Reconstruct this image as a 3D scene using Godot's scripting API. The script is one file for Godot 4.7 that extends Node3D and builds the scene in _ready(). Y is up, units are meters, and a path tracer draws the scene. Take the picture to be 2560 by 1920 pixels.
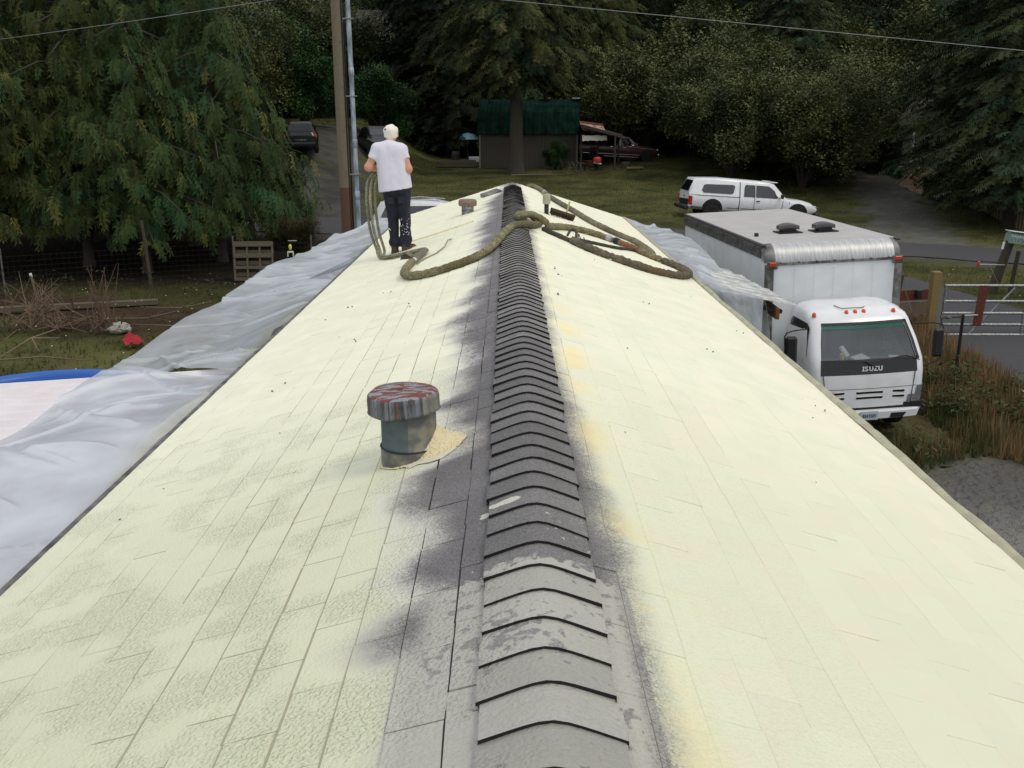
extends Node3D
# A spray-foam job on the roof of a long house: cream coated shingles, bare ridge caps, a worker, hoses, plastic sheets, a box truck, cedars and firs.

const RX := 0.095          # ridge line x
const RY := 4.0            # ridge height
const SL := 0.315          # roof slope
const ZN := 2.0            # near end of the roof
const ZF := -20.0          # far end
const CAPN := 0.15         # exposure of one ridge cap
var M := {}
var used := {}
var rng := RandomNumberGenerator.new()
var nz := FastNoiseLite.new()
var nz2 := FastNoiseLite.new()

func S(r: float, g: float, b: float) -> Color:
	return Color(r / 255.0, g / 255.0, b / 255.0)

func numbered(called: String, parent: Node) -> String:
	var k := str(parent.get_instance_id()) + called
	if not used.has(k):
		used[k] = 0
		return called
	used[k] += 1
	return "%s_%03d" % [called, used[k]]

func tag(o: Node, label := "", category := "", group := "", kind := "") -> Node:
	if label != "": o.set_meta("label", label)
	if category != "": o.set_meta("category", category)
	if group != "": o.set_meta("group", group)
	if kind != "": o.set_meta("kind", kind)
	return o

func thing(called: String, label: String, category: String, at := Vector3.ZERO, turn := 0.0, group := "") -> Node3D:
	var o := Node3D.new()
	o.name = numbered(called, self)
	add_child(o, true)
	o.position = at
	o.rotation.y = turn
	tag(o, label, category, group)
	return o

func dup(root: Node3D, at: Vector3, turn: float, label := "", sc := Vector3.ONE) -> Node3D:
	var r: Node3D = root.duplicate()
	var base := String(root.name)
	var re := RegEx.create_from_string("_\\d{3}$")
	r.name = numbered(re.sub(base, ""), self)
	add_child(r, true)
	r.position = at
	r.rotation.y = turn
	r.scale = sc
	if label != "": r.set_meta("label", label)
	return r

func put(called: String, mesh: Mesh, m: Material, parent: Node = null, t := Transform3D.IDENTITY) -> MeshInstance3D:
	var p: Node = parent if parent else self
	var o := MeshInstance3D.new()
	o.mesh = mesh
	if m: o.material_override = m
	o.name = numbered(called, p)
	p.add_child(o, true)
	o.transform = t
	return o

func obj(called: String, st: SurfaceTool, m: Material, parent: Node = null, t := Transform3D.IDENTITY) -> MeshInstance3D:
	st.generate_normals()
	var mesh := st.commit()
	if m: mesh.surface_set_material(0, m)
	return put(called, mesh, null, parent, t)

func mb() -> SurfaceTool:
	var st := SurfaceTool.new()
	st.begin(Mesh.PRIMITIVE_TRIANGLES)
	st.set_smooth_group(-1)
	return st

func many(called: String, mesh: Mesh, m: Material, where: Array, tint: Array, parent: Node = null, kind := "stuff") -> MultiMeshInstance3D:
	var mm := MultiMesh.new()
	mm.transform_format = MultiMesh.TRANSFORM_3D
	mm.use_colors = tint.size() > 0
	mm.mesh = mesh
	mm.instance_count = where.size()
	for i in where.size():
		mm.set_instance_transform(i, where[i])
		if tint.size() > 0:
			mm.set_instance_color(i, tint[i])
	var o := MultiMeshInstance3D.new()
	o.multimesh = mm
	o.material_override = m
	var p: Node = parent if parent else self
	o.name = numbered(called, p)
	p.add_child(o, true)
	if kind != "": o.set_meta("kind", kind)
	return o

# ---- shapes ----
func tri_out(st: SurfaceTool, a: Vector3, b: Vector3, c: Vector3, ctr: Vector3) -> void:
	var n := (c - a).cross(b - a)
	if n.dot((a + b + c) / 3.0 - ctr) < 0.0:
		st.add_vertex(a); st.add_vertex(c); st.add_vertex(b)
	else:
		st.add_vertex(a); st.add_vertex(b); st.add_vertex(c)

func quad(st: SurfaceTool, a: Vector3, b: Vector3, c: Vector3, d: Vector3) -> void:
	st.add_vertex(a); st.add_vertex(b); st.add_vertex(c)
	st.add_vertex(a); st.add_vertex(c); st.add_vertex(d)

func quad_out(st: SurfaceTool, a: Vector3, b: Vector3, c: Vector3, d: Vector3, ctr: Vector3) -> void:
	tri_out(st, a, b, c, ctr)
	tri_out(st, a, c, d, ctr)

func box(st: SurfaceTool, t: Transform3D, size: Vector3, bev := 0.0) -> void:
	var h := size / 2.0
	var b: float = minf(bev, minf(h.x, minf(h.y, h.z)) * 0.95)
	var ctr := t.origin
	st.set_smooth_group(-1)
	var P := func(sx: int, sy: int, sz: int, ax: int) -> Vector3:
		var v := Vector3(sx * h.x, sy * h.y, sz * h.z)
		if ax != 0: v.x -= sx * b
		if ax != 1: v.y -= sy * b
		if ax != 2: v.z -= sz * b
		return t * v
	for s in [-1, 1]:
		quad_out(st, P.call(s, -1, -1, 0), P.call(s, 1, -1, 0), P.call(s, 1, 1, 0), P.call(s, -1, 1, 0), ctr)
		quad_out(st, P.call(-1, s, -1, 1), P.call(1, s, -1, 1), P.call(1, s, 1, 1), P.call(-1, s, 1, 1), ctr)
		quad_out(st, P.call(-1, -1, s, 2), P.call(1, -1, s, 2), P.call(1, 1, s, 2), P.call(-1, 1, s, 2), ctr)
	if b <= 0.0: return
	for s in [-1, 1]:
		for q in [-1, 1]:
			quad_out(st, P.call(s, q, -1, 0), P.call(s, q, 1, 0), P.call(s, q, 1, 1), P.call(s, q, -1, 1), ctr)
			quad_out(st, P.call(s, -1, q, 0), P.call(s, 1, q, 0), P.call(s, 1, q, 2), P.call(s, -1, q, 2), ctr)
			quad_out(st, P.call(-1, s, q, 1), P.call(1, s, q, 1), P.call(1, s, q, 2), P.call(-1, s, q, 2), ctr)
			for r in [-1, 1]:
				tri_out(st, P.call(s, q, r, 0), P.call(s, q, r, 1), P.call(s, q, r, 2), ctr)

func bx(st: SurfaceTool, at: Vector3, size: Vector3, bev := 0.0, turn := 0.0) -> void:
	box(st, Transform3D(Basis(Vector3.UP, turn), at), size, bev)

func beam(st: SurfaceTool, a: Vector3, b: Vector3, w: float, h: float, bev := 0.0) -> void:
	var d := b - a
	var y := d.normalized()
	var x := y.cross(Vector3.UP if absf(y.y) < 0.9 else Vector3.BACK).normalized()
	box(st, Transform3D(Basis(x, y, x.cross(y)), (a + b) / 2.0), Vector3(w, d.length(), h), bev)

func ring(c: Vector3, x: Vector3, y: Vector3, rx: float, ry: float, n: int) -> PackedVector3Array:
	var out := PackedVector3Array()
	for i in n:
		var a := TAU * i / n
		out.append(c + x * cos(a) * rx + y * sin(a) * ry)
	return out

func loft(st: SurfaceTool, rings: Array, caps := true, closed := true, smooth := 1) -> void:
	st.set_smooth_group(smooth)
	var n: int = rings[0].size()
	for k in rings.size() - 1:
		var a: PackedVector3Array = rings[k]
		var b: PackedVector3Array = rings[k + 1]
		for i in (n if closed else n - 1):
			var j := (i + 1) % n
			quad(st, a[i], a[j], b[j], b[i])
	if caps:
		st.set_smooth_group(-1)
		for e in [0, rings.size() - 1]:
			var r: PackedVector3Array = rings[e]
			var c := Vector3.ZERO
			for v in r: c += v
			c /= n
			for i in n:
				var j := (i + 1) % n
				if e == 0:
					st.add_vertex(c); st.add_vertex(r[j]); st.add_vertex(r[i])
				else:
					st.add_vertex(c); st.add_vertex(r[i]); st.add_vertex(r[j])
	st.set_smooth_group(-1)

func tube(st: SurfaceTool, pts: Array, radii: Array, sides := 8, caps := true) -> void:
	var rings := []
	var x := Vector3.ZERO
	for i in pts.size():
		var d: Vector3 = (pts[mini(i + 1, pts.size() - 1)] - pts[maxi(i - 1, 0)]).normalized()
		if x == Vector3.ZERO:
			x = d.cross(Vector3.UP if absf(d.y) < 0.9 else Vector3.RIGHT).normalized()
		else:
			x = (x - d * x.dot(d)).normalized()
		var r: float = radii[i] if radii.size() > 1 else radii[0]
		rings.append(ring(pts[i], x, x.cross(d), r, r, sides))
	loft(st, rings, caps)

func rod(st: SurfaceTool, a: Vector3, b: Vector3, r0: float, r1 := -1.0, sides := 8) -> void:
	tube(st, [a, b], [r0, r0 if r1 < 0.0 else r1], sides)

func lathe(st: SurfaceTool, prof: Array, segs: int, t := Transform3D.IDENTITY, smooth := 1) -> void:
	var rings := []
	for p in prof:
		var rr := PackedVector3Array()
		for i in segs:
			var a := -TAU * i / segs
			rr.append(t * Vector3(cos(a) * p.x, p.y, sin(a) * p.x))
		rings.append(rr)
	loft(st, rings, true, true, smooth)

func prism(st: SurfaceTool, poly: Array, depth: float, t: Transform3D, smooth := -1) -> void:
	# polygon in x,y, thickness along z, centred
	var pts := PackedVector2Array()
	for p in poly: pts.append(p)
	var idx := Geometry2D.triangulate_polygon(pts)
	st.set_smooth_group(-1)
	var ctr2 := Vector2.ZERO
	for p in pts: ctr2 += p
	ctr2 /= pts.size()
	for i in range(0, idx.size(), 3):
		for s in [-1.0, 1.0]:
			var a := t * Vector3(pts[idx[i]].x, pts[idx[i]].y, s * depth / 2.0)
			var b := t * Vector3(pts[idx[i + 1]].x, pts[idx[i + 1]].y, s * depth / 2.0)
			var c := t * Vector3(pts[idx[i + 2]].x, pts[idx[i + 2]].y, s * depth / 2.0)
			tri_out(st, a, b, c, t * Vector3(ctr2.x, ctr2.y, 0))
	st.set_smooth_group(smooth)
	var cw := Geometry2D.is_polygon_clockwise(pts)
	for i in pts.size():
		var p := pts[i]
		var q := pts[(i + 1) % pts.size()]
		var a := t * Vector3(p.x, p.y, -depth / 2.0)
		var b := t * Vector3(q.x, q.y, -depth / 2.0)
		var c := t * Vector3(q.x, q.y, depth / 2.0)
		var d := t * Vector3(p.x, p.y, depth / 2.0)
		if cw: quad(st, a, d, c, b)
		else: quad(st, a, b, c, d)
	st.set_smooth_group(-1)

func rrect(w: float, h: float, r: float, n := 4) -> Array:
	var out := []
	for q in 4:
		var c := Vector2((w / 2 - r) * (1 if q == 0 or q == 3 else -1), (h / 2 - r) * (1 if q < 2 else -1))
		for i in n + 1:
			var a := PI / 2 * (q + float(i) / n)
			out.append(c + Vector2(cos(a), sin(a)) * r)
	return out

func T(x: float, y: float, z: float, turn := 0.0) -> Transform3D:
	return Transform3D(Basis(Vector3.UP, turn), Vector3(x, y, z))

func grid_mesh(nu: int, nv: int, f: Callable, col = null, uvf = null) -> ArrayMesh:
	var v := PackedVector3Array(); var nn := PackedVector3Array(); var cc := PackedColorArray(); var uu := PackedVector2Array(); var ix := PackedInt32Array()
	v.resize((nu + 1) * (nv + 1))
	for j in nv + 1:
		for i in nu + 1:
			var p: Vector3 = f.call(float(i) / nu, float(j) / nv)
			v[j * (nu + 1) + i] = p
			if col != null: cc.append(col.call(p, float(i) / nu, float(j) / nv))
			if uvf != null: uu.append(uvf.call(p))
	nn.resize(v.size())
	for j in nv + 1:
		for i in nu + 1:
			var a := v[j * (nu + 1) + mini(i + 1, nu)] - v[j * (nu + 1) + maxi(i - 1, 0)]
			var b := v[mini(j + 1, nv) * (nu + 1) + i] - v[maxi(j - 1, 0) * (nu + 1) + i]
			var n := a.cross(b).normalized()
			if n == Vector3.ZERO: n = Vector3.UP
			nn[j * (nu + 1) + i] = n
	var up := nn[(nv / 2) * (nu + 1) + nu / 2]
	var flip := up.y < 0.0
	if flip:
		for i in nn.size(): nn[i] = -nn[i]
	for j in nv:
		for i in nu:
			var a := j * (nu + 1) + i
			var b := a + 1
			var c := a + nu + 2
			var d := a + nu + 1
			if flip: ix.append_array([a, b, c, a, c, d])
			else: ix.append_array([a, c, b, a, d, c])
	var arr := []
	arr.resize(Mesh.ARRAY_MAX)
	arr[Mesh.ARRAY_VERTEX] = v; arr[Mesh.ARRAY_NORMAL] = nn; arr[Mesh.ARRAY_INDEX] = ix
	if cc.size(): arr[Mesh.ARRAY_COLOR] = cc
	if uu.size(): arr[Mesh.ARRAY_TEX_UV] = uu
	var m := ArrayMesh.new()
	m.add_surface_from_arrays(Mesh.PRIMITIVE_TRIANGLES, arr)
	return m

# ---- textures and materials ----
var N := {}
func noise_tex(key: String, freq: float, lo: float, hi: float, oct := 4, kind := FastNoiseLite.TYPE_SIMPLEX_SMOOTH, size := 256, contrast := 1.0) -> NoiseTexture2D:
	if N.has(key): return N[key]
	var f := FastNoiseLite.new()
	f.noise_type = kind; f.frequency = freq; f.fractal_octaves = oct; f.seed = N.size() + 3
	f.fractal_type = FastNoiseLite.FRACTAL_FBM if oct > 1 else FastNoiseLite.FRACTAL_NONE
	var t := NoiseTexture2D.new()
	t.width = size; t.height = size; t.seamless = true; t.noise = f
	var g := Gradient.new()
	var m := 0.5 / contrast
	g.offsets = PackedFloat32Array([0.5 - m, 0.5 + m])
	g.colors = PackedColorArray([Color(lo, lo, lo), Color(hi, hi, hi)])
	t.color_ramp = g
	N[key] = t
	return t

func mat(c: Color, rough := 0.7, metal := 0.0, tex: Texture2D = null, sc := Vector3.ONE, bump: Texture2D = null, bs := 0.3, world := false) -> StandardMaterial3D:
	var m := StandardMaterial3D.new()
	m.albedo_color = c
	m.roughness = rough
	m.metallic = metal
	if tex: m.albedo_texture = tex
	if bump:
		m.heightmap_enabled = true
		m.heightmap_texture = bump
		m.heightmap_scale = bs
	if tex or bump:
		m.uv1_triplanar = true
		m.uv1_world_triplanar = world
		m.uv1_scale = sc
	return m

func glass(c: Color, alpha := 0.25, rough := 0.03) -> StandardMaterial3D:
	var m := StandardMaterial3D.new()
	m.albedo_color = Color(c.r, c.g, c.b, alpha)
	m.transparency = BaseMaterial3D.TRANSPARENCY_ALPHA
	m.roughness = rough
	return m

func leafy(c := Color.WHITE, rough := 0.75, back := 0.25) -> StandardMaterial3D:
	var m := StandardMaterial3D.new()
	m.albedo_color = c
	m.vertex_color_use_as_albedo = true
	m.roughness = rough
	m.backlight_enabled = true
	m.backlight = Color(back, back, back * 0.6)
	m.metallic_specular = 0.25
	return m

func materials() -> void:
	nz.seed = 11; nz.frequency = 0.08; nz.fractal_octaves = 4
	nz2.seed = 29; nz2.frequency = 0.6; nz2.fractal_octaves = 3
	var fine := noise_tex("fine", 0.12, 0.78, 1.0, 3)
	var mott := noise_tex("mott", 0.03, 0.6, 1.0, 5, FastNoiseLite.TYPE_PERLIN, 256, 1.6)
	var rough := noise_tex("rough", 0.05, 0.0, 1.0, 5, FastNoiseLite.TYPE_PERLIN, 256, 1.5)
	var grain := noise_tex("grain", 0.25, 0.45, 1.0, 3, FastNoiseLite.TYPE_SIMPLEX_SMOOTH, 256, 1.4)
	M.white = mat(S(236, 238, 240), 0.3, 0.0, noise_tex("dust", 0.02, 0.93, 1.0, 5), Vector3(0.5, 0.5, 0.5))
	M.white.clearcoat_enabled = true; M.white.clearcoat = 0.4; M.white.clearcoat_roughness = 0.1
	M.boxwhite = mat(S(232, 236, 238), 0.45, 0.0, noise_tex("dust", 0.02, 0.93, 1.0, 5), Vector3(0.3, 0.3, 0.3))
	M.roofgrey = mat(S(182, 180, 178), 0.8, 0.0, noise_tex("dust", 0.02, 0.93, 1.0, 5), Vector3(0.25, 0.25, 0.25))
	M.alu = mat(S(212, 213, 214), 0.5, 0.55, noise_tex("streak", 0.06, 0.75, 1.0, 4), Vector3(1.5, 0.2, 0.2))
	M.dullalu = mat(S(150, 148, 145), 0.55, 0.6, mott, Vector3(0.8, 0.8, 0.8))
	M.greymetal = mat(S(112, 110, 108), 0.6, 0.2, mott, Vector3(1, 1, 1))
	M.black = mat(S(22, 22, 24), 0.55)
	M.gloss = mat(S(14, 14, 15), 0.12)
	M.rubber = mat(S(30, 30, 31), 0.9, 0.0, fine, Vector3(4, 4, 4))
	M.chrome = mat(S(225, 226, 228), 0.15, 1.0)
	M.amber = mat(S(226, 92, 30), 0.25)
	M.red = mat(S(178, 22, 28), 0.3)
	M.glass = glass(S(122, 130, 134), 0.4)
	M.clear = glass(S(235, 240, 240), 0.12)
	M.darkglass = mat(S(20, 24, 26), 0.06)
	M.darkglass.metallic_specular = 0.7
	M.wood = mat(S(150, 132, 106), 0.85, 0.0, grain, Vector3(7, 0.7, 7), rough, 0.2)
	M.woodx = mat(S(132, 122, 100), 0.85, 0.0, grain, Vector3(0.7, 7, 7), rough, 0.2)
	M.newwood = mat(S(176, 150, 92), 0.8, 0.0, grain, Vector3(9, 0.6, 9), rough, 0.1)
	M.polewood = mat(S(168, 156, 128), 0.9, 0.0, grain, Vector3(9, 0.35, 9), rough, 0.4)
	M.redwood = mat(S(128, 62, 40), 0.8, 0.0, grain, Vector3(5, 0.5, 5))
	M.plank = mat(S(120, 114, 100), 0.9, 0.0, grain, Vector3(4, 0.3, 4), rough, 0.5)
	M.greenroof = mat(S(24, 50, 42), 0.95, 0.0, mott, Vector3(0.3, 0.3, 0.3))
	M.greenroof.metallic_specular = 0.15
	M.bark = mat(S(86, 74, 62), 0.95, 0.0, grain, Vector3(5, 0.7, 5), rough, 3.0)
	M.greybark = mat(S(110, 100, 88), 0.95, 0.0, grain, Vector3(5, 0.7, 5), rough, 2.0)
	M.pvc = mat(S(176, 192, 200), 0.45, 0.0, mott, Vector3(1, 0.3, 1))
	M.galv = mat(S(168, 172, 172), 0.42, 0.7, mott, Vector3(3, 3, 3))
	M.plastic = mat(Color(0.9, 0.925, 0.95, 0.74), 0.27, 0.0, noise_tex("film", 0.015, 0.84, 1.0, 4), Vector3(0.4, 0.4, 0.4))
	M.plastic.backlight_enabled = true; M.plastic.backlight = Color(0.6, 0.62, 0.64)
	M.plastic.metallic_specular = 0.65
	M.plastic.transparency = BaseMaterial3D.TRANSPARENCY_ALPHA
	M.hem = mat(S(184, 181, 152), 0.55, 0.0, noise_tex("film", 0.015, 0.84, 1.0, 4), Vector3(2, 2, 2))
	M.skin = mat(S(206, 150, 122), 0.55)
	M.shirt = mat(S(226, 224, 236), 0.9, 0.0, noise_tex("cloth", 0.3, 0.95, 1.0, 2), Vector3(6, 6, 6), rough, 0.2)
	M.jeans = mat(S(38, 42, 56), 0.9, 0.0, fine, Vector3(5, 5, 5), rough, 0.8)
	M.cloth = mat(S(242, 238, 224), 0.95, 0.0, noise_tex("cloth", 0.3, 0.95, 1.0, 2), Vector3(5, 5, 5), rough, 0.15)
	M.boot = mat(S(92, 78, 58), 0.9, 0.0, mott, Vector3(8, 8, 8), rough, 0.4)
	M.wrap = mat(S(128, 120, 88), 0.9, 0.0, noise_tex("wrap", 0.04, 0.5, 1.0, 4, FastNoiseLite.TYPE_PERLIN, 256, 1.6), Vector3(4, 4, 4), rough, 1.0, true)
	M.wrapdark = mat(S(92, 82, 70), 0.9, 0.0, noise_tex("wrap", 0.04, 0.5, 1.0, 4, FastNoiseLite.TYPE_PERLIN, 256, 1.6), Vector3(4, 4, 4), rough, 1.0, true)
	M.foam = mat(S(240, 240, 205), 0.85, 0.0, null, Vector3(9, 9, 9), rough, 0.25)
	M.yellowfoam = mat(S(240, 226, 182), 0.9, 0.0, noise_tex("dust", 0.02, 0.93, 1.0, 5), Vector3(6, 6, 6), rough, 0.9)
	M.siding = mat(S(214, 212, 200), 0.7, 0.0, fine, Vector3(1, 1, 1))

# ---- the roof ----
func roof_y(x: float) -> float:
	return RY - SL * absf(x - RX)

func on_roof(x: float, z: float, up := 0.0) -> Vector3:
	return Vector3(x, roof_y(x) + up, z)

# how far the bare grey reaches beyond the caps on the left (z, metres), and on the right
const GL := [[1.9, 0.1], [2.2, 0.12], [2.42, 0.27], [2.6, 0.16], [2.78, 0.27], [2.94, 0.2], [3.16, 0.22], [3.4, 0.31], [3.7, 0.34], [3.8, 0.16], [4.05, 0.13], [4.29, 0.18], [4.5, 0.2], [4.66, 0.29], [4.79, 0.15], [5.15, 0.23], [5.47, 0.14], [6.07, 0.2], [6.73, 0.32], [7.2, 0.2], [7.7, 0.25], [8.2, 0.15], [8.82, 0.22], [9.6, 0.16], [10.5, 0.24], [11.58, 0.23], [13.0, 0.3], [14.0, 0.2], [16.7, 0.26], [17.6, 0.1], [18.5, 0.0]]
const GR := [[1.9, 0.1], [2.3, 0.09], [2.58, 0.09], [2.88, 0.1], [3.25, 0.09], [3.72, 0.06], [4.35, 0.05], [5.17, 0.0], [7.16, 0.0], [9.67, 0.02], [16.14, 0.03], [17.6, 0.0], [18.5, -0.05]]
const YB := [[1.9, 0.16, 0.55], [2.3, 0.14, 0.35], [2.53, 0.2, 0.9], [2.8, 0.15, 0.2], [3.1, 0.13, 0.9], [3.5, 0.1, 0.3], [4.07, 0.1, 1.0], [4.6, 0.1, 0.4], [5.33, 0.13, 1.0], [6.67, 0.14, 0.8], [7.5, 0.1, 0.3], [9.5, 0.1, 0.2], [20.0, 0.1, 0.0]]

func lut(tab: Array, d: float, k := 1) -> float:
	if d <= tab[0][0]: return tab[0][k]
	for i in tab.size() - 1:
		if d < tab[i + 1][0]:
			return lerpf(tab[i][k], tab[i + 1][k], (d - tab[i][0]) / (tab[i + 1][0] - tab[i][0]))
	return tab[tab.size() - 1][k]

func noise_bytes(size: int, freq: float, sd: int, oct: int, kind := FastNoiseLite.TYPE_SIMPLEX_SMOOTH) -> PackedByteArray:
	var f := FastNoiseLite.new()
	f.noise_type = kind; f.frequency = freq; f.seed = sd; f.fractal_octaves = oct
	f.fractal_type = FastNoiseLite.FRACTAL_FBM if oct > 1 else FastNoiseLite.FRACTAL_NONE
	return f.get_seamless_image(size, size).get_data()

func roof_maps(x0: float, x1: float, z0: float, z1: float, w: int, h: int, with_bump: bool) -> Array:
	var A := noise_bytes(512, 0.9, 5, 1, FastNoiseLite.TYPE_VALUE)       # grains
	var B := noise_bytes(512, 0.02, 6, 4)                               # broad
	var C := noise_bytes(512, 0.07, 7, 3)                               # orange peel / clumps
	var rgb := PackedByteArray(); rgb.resize(w * h * 3)
	var bump := PackedByteArray()
	if with_bump: bump.resize(w * h)
	var sx := (x1 - x0) / w
	var sz := (z1 - z0) / h
	for r in h:
		var z := z0 + (r + 0.5) * sz
		var d := -z
		var gl := lut(GL, d); var gr := lut(GR, d)
		var yd := lut(YB, d); var ys := lut(YB, d, 2)
		var zb := int(z * 100.0 + 4000.0)        # 1 cm cells for the broad noise
		var zc := int(z * 250.0 + 10000.0)       # 4 mm cells
		var zg := int(z * 400.0 + 20000.0)
		var rowb := (zb & 511) * 512
		var rowc := (zc & 511) * 512
		var rowg := (zg & 511) * 512
		var rowd := (int(z * 800.0 + 40000.0) & 511) * 512
		var far := smoothstep(5.0, 11.0, d)
		for c in w:
			var x := x0 + (c + 0.5) * sx
			var nb := B[rowb + (int(x * 100.0 + 4000.0) & 511)] / 255.0
			var nc := C[rowc + (int(x * 250.0 + 10000.0) & 511)] / 255.0
			var nd := C[rowd + (int(x * 900.0 + 30000.0) & 511)] / 255.0
			var ng := A[rowg + (int(x * 400.0 + 20000.0) & 511)] / 255.0
			var cov := 1.0
			var yel := 0.0
			var pale := 0.0
			if x < -0.07:
				var e := -0.07 - x - gl + (nb - 0.5) * 0.16
				if e < 0.2:
					cov = smoothstep(-0.12, 0.1, e)
					pale = 1.0 - smoothstep(0.02, 0.2, e)
			elif x > 0.26:
				var e := x - 0.26 - gr + (nb - 0.5) * 0.07
				if e < 0.5:
					cov = smoothstep(-0.1, 0.1, e)
					var q := (x - 0.26 - yd) / 0.085
					yel = 0.8 * ys * exp(-q * q) * smoothstep(0.35, 0.62, nb)
			else:
				cov = 0.05 + 0.2 * far + 0.3 * smoothstep(0.15, 0.27, x) * (0.25 + far) + 0.15 * smoothstep(-0.0, -0.07, x) * far
			# thin paint nearest the camera
			var painted := 1.0 - smoothstep(2.585, 2.615, d + (nc - 0.5) * 0.1)
			if painted > 0.0 and x > -0.3 and x < 0.36:
				var fade := smoothstep(-0.3, -0.2, x) * (1.0 - smoothstep(0.3, 0.36, x))
				var clump := smoothstep(0.6, 0.68, nc * 0.62 + nb * 0.45 - 0.04)
				cov = lerpf(cov, 0.9 - 0.75 * clump * smoothstep(0.3, 0.8, ng + 0.3 * nb) - 0.4 * smoothstep(0.72, 0.95, ng), painted * fade)
				pale = lerpf(pale, 1.0, painted * fade)
			# brush stroke and dabs of paint on the bare caps
			if d > 2.6 and d < 4.4 and x > -0.2 and x < 0.26:
				var bx_ := (x + 0.02) / 0.085
				var bz := (d - 3.085 - 0.12 * (x + 0.02)) / 0.03
				if bx_ * bx_ + bz * bz + (nc - 0.5) * 1.6 < 0.8: cov = 0.85; pale = 0.6
				if d < 3.0 and nc > 0.83 and nb > 0.5: cov = 0.8; pale = 1.0
			var t := cov + (ng - 0.5) * 0.75 * (1.0 - absf(2.0 * cov - 1.0)) + (nc - 0.5) * 0.3 * (1.0 - absf(2.0 * cov - 1.0))
			var m := clampf(t, 0.0, 1.0)
			var gv := 78.0 + 46.0 * ng + 16.0 * nb + 10.0 * far
			if painted > 0.0 and x > -0.3 and x < 0.36: pale = 1.0
			var tone := 0.965 + 0.05 * nb
			var thin := (1.0 - smoothstep(2.2, 6.5, d)) * (1.0 if x < 0.1 else 0.6) * (0.7 + 0.6 * nb)  # shading of the near slope put into the foam colour, darker towards the camera
			var fr := lerpf(240.0 - 27.0 * thin, 214.0 - 26.0 * painted, pale) + 6.0 * yel
			var fg := lerpf(240.0 - 24.0 * thin, 213.0 - 26.0 * painted, pale) - 12.0 * yel
			var fb := lerpf(214.0 - 28.0 * thin, 200.0 - 24.0 * painted, pale) - 40.0 * yel
			if x > 0.5:
				var pk := smoothstep(0.45, 0.75, nb) * 0.6 + smoothstep(1.9, 2.4, x) * 0.5
				fr += 2.0 * pk; fg -= 5.0 * pk; fb -= 2.0 * pk
			var o := (r * w + c) * 3
			rgb[o] = clampi(int(lerpf(gv, fr * tone, m)), 0, 255)
			rgb[o + 1] = clampi(int(lerpf(gv * 0.98, fg * tone, m)), 0, 255)
			rgb[o + 2] = clampi(int(lerpf(gv * 0.985, fb * tone, m)), 0, 255)
			if with_bump:
				var patch := smoothstep(0.38, 0.66, nb + 0.12 * (1.0 - smoothstep(2.0, 4.0, d))) if x < 0.0 else 0.12
				bump[r * w + c] = clampi(int(118.0 + (nd - 0.5) * (60.0 + 200.0 * patch) * m + (ng - 0.5) * (70.0 - 45.0 * m)), 0, 255)
	var out := [ImageTexture.create_from_image(Image.create_from_data(w, h, false, Image.FORMAT_RGB8, rgb)), null]
	if with_bump:
		out[1] = ImageTexture.create_from_image(Image.create_from_data(w, h, false, Image.FORMAT_L8, bump))
	return out

const NX0 := -2.4
const NX1 := 1.1
const NZ0 := -5.6
const NZ1 := -1.3
const FX0 := -2.5
const FX1 := 2.6
const FZ0 := -20.4
const FZ1 := 2.1
func near_uv(p: Vector3) -> Vector2: return Vector2((p.x - NX0) / (NX1 - NX0), (p.z - NZ0) / (NZ1 - NZ0))
func far_uv(p: Vector3) -> Vector2: return Vector2((p.x - FX0) / (FX1 - FX0), (p.z - FZ0) / (FZ1 - FZ0))

func in_near(x0: float, x1: float, z0: float, z1: float) -> bool:
	return minf(x0, x1) > NX0 and maxf(x0, x1) < NX1 and minf(z0, z1) > NZ0 and maxf(z0, z1) < NZ1

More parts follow.
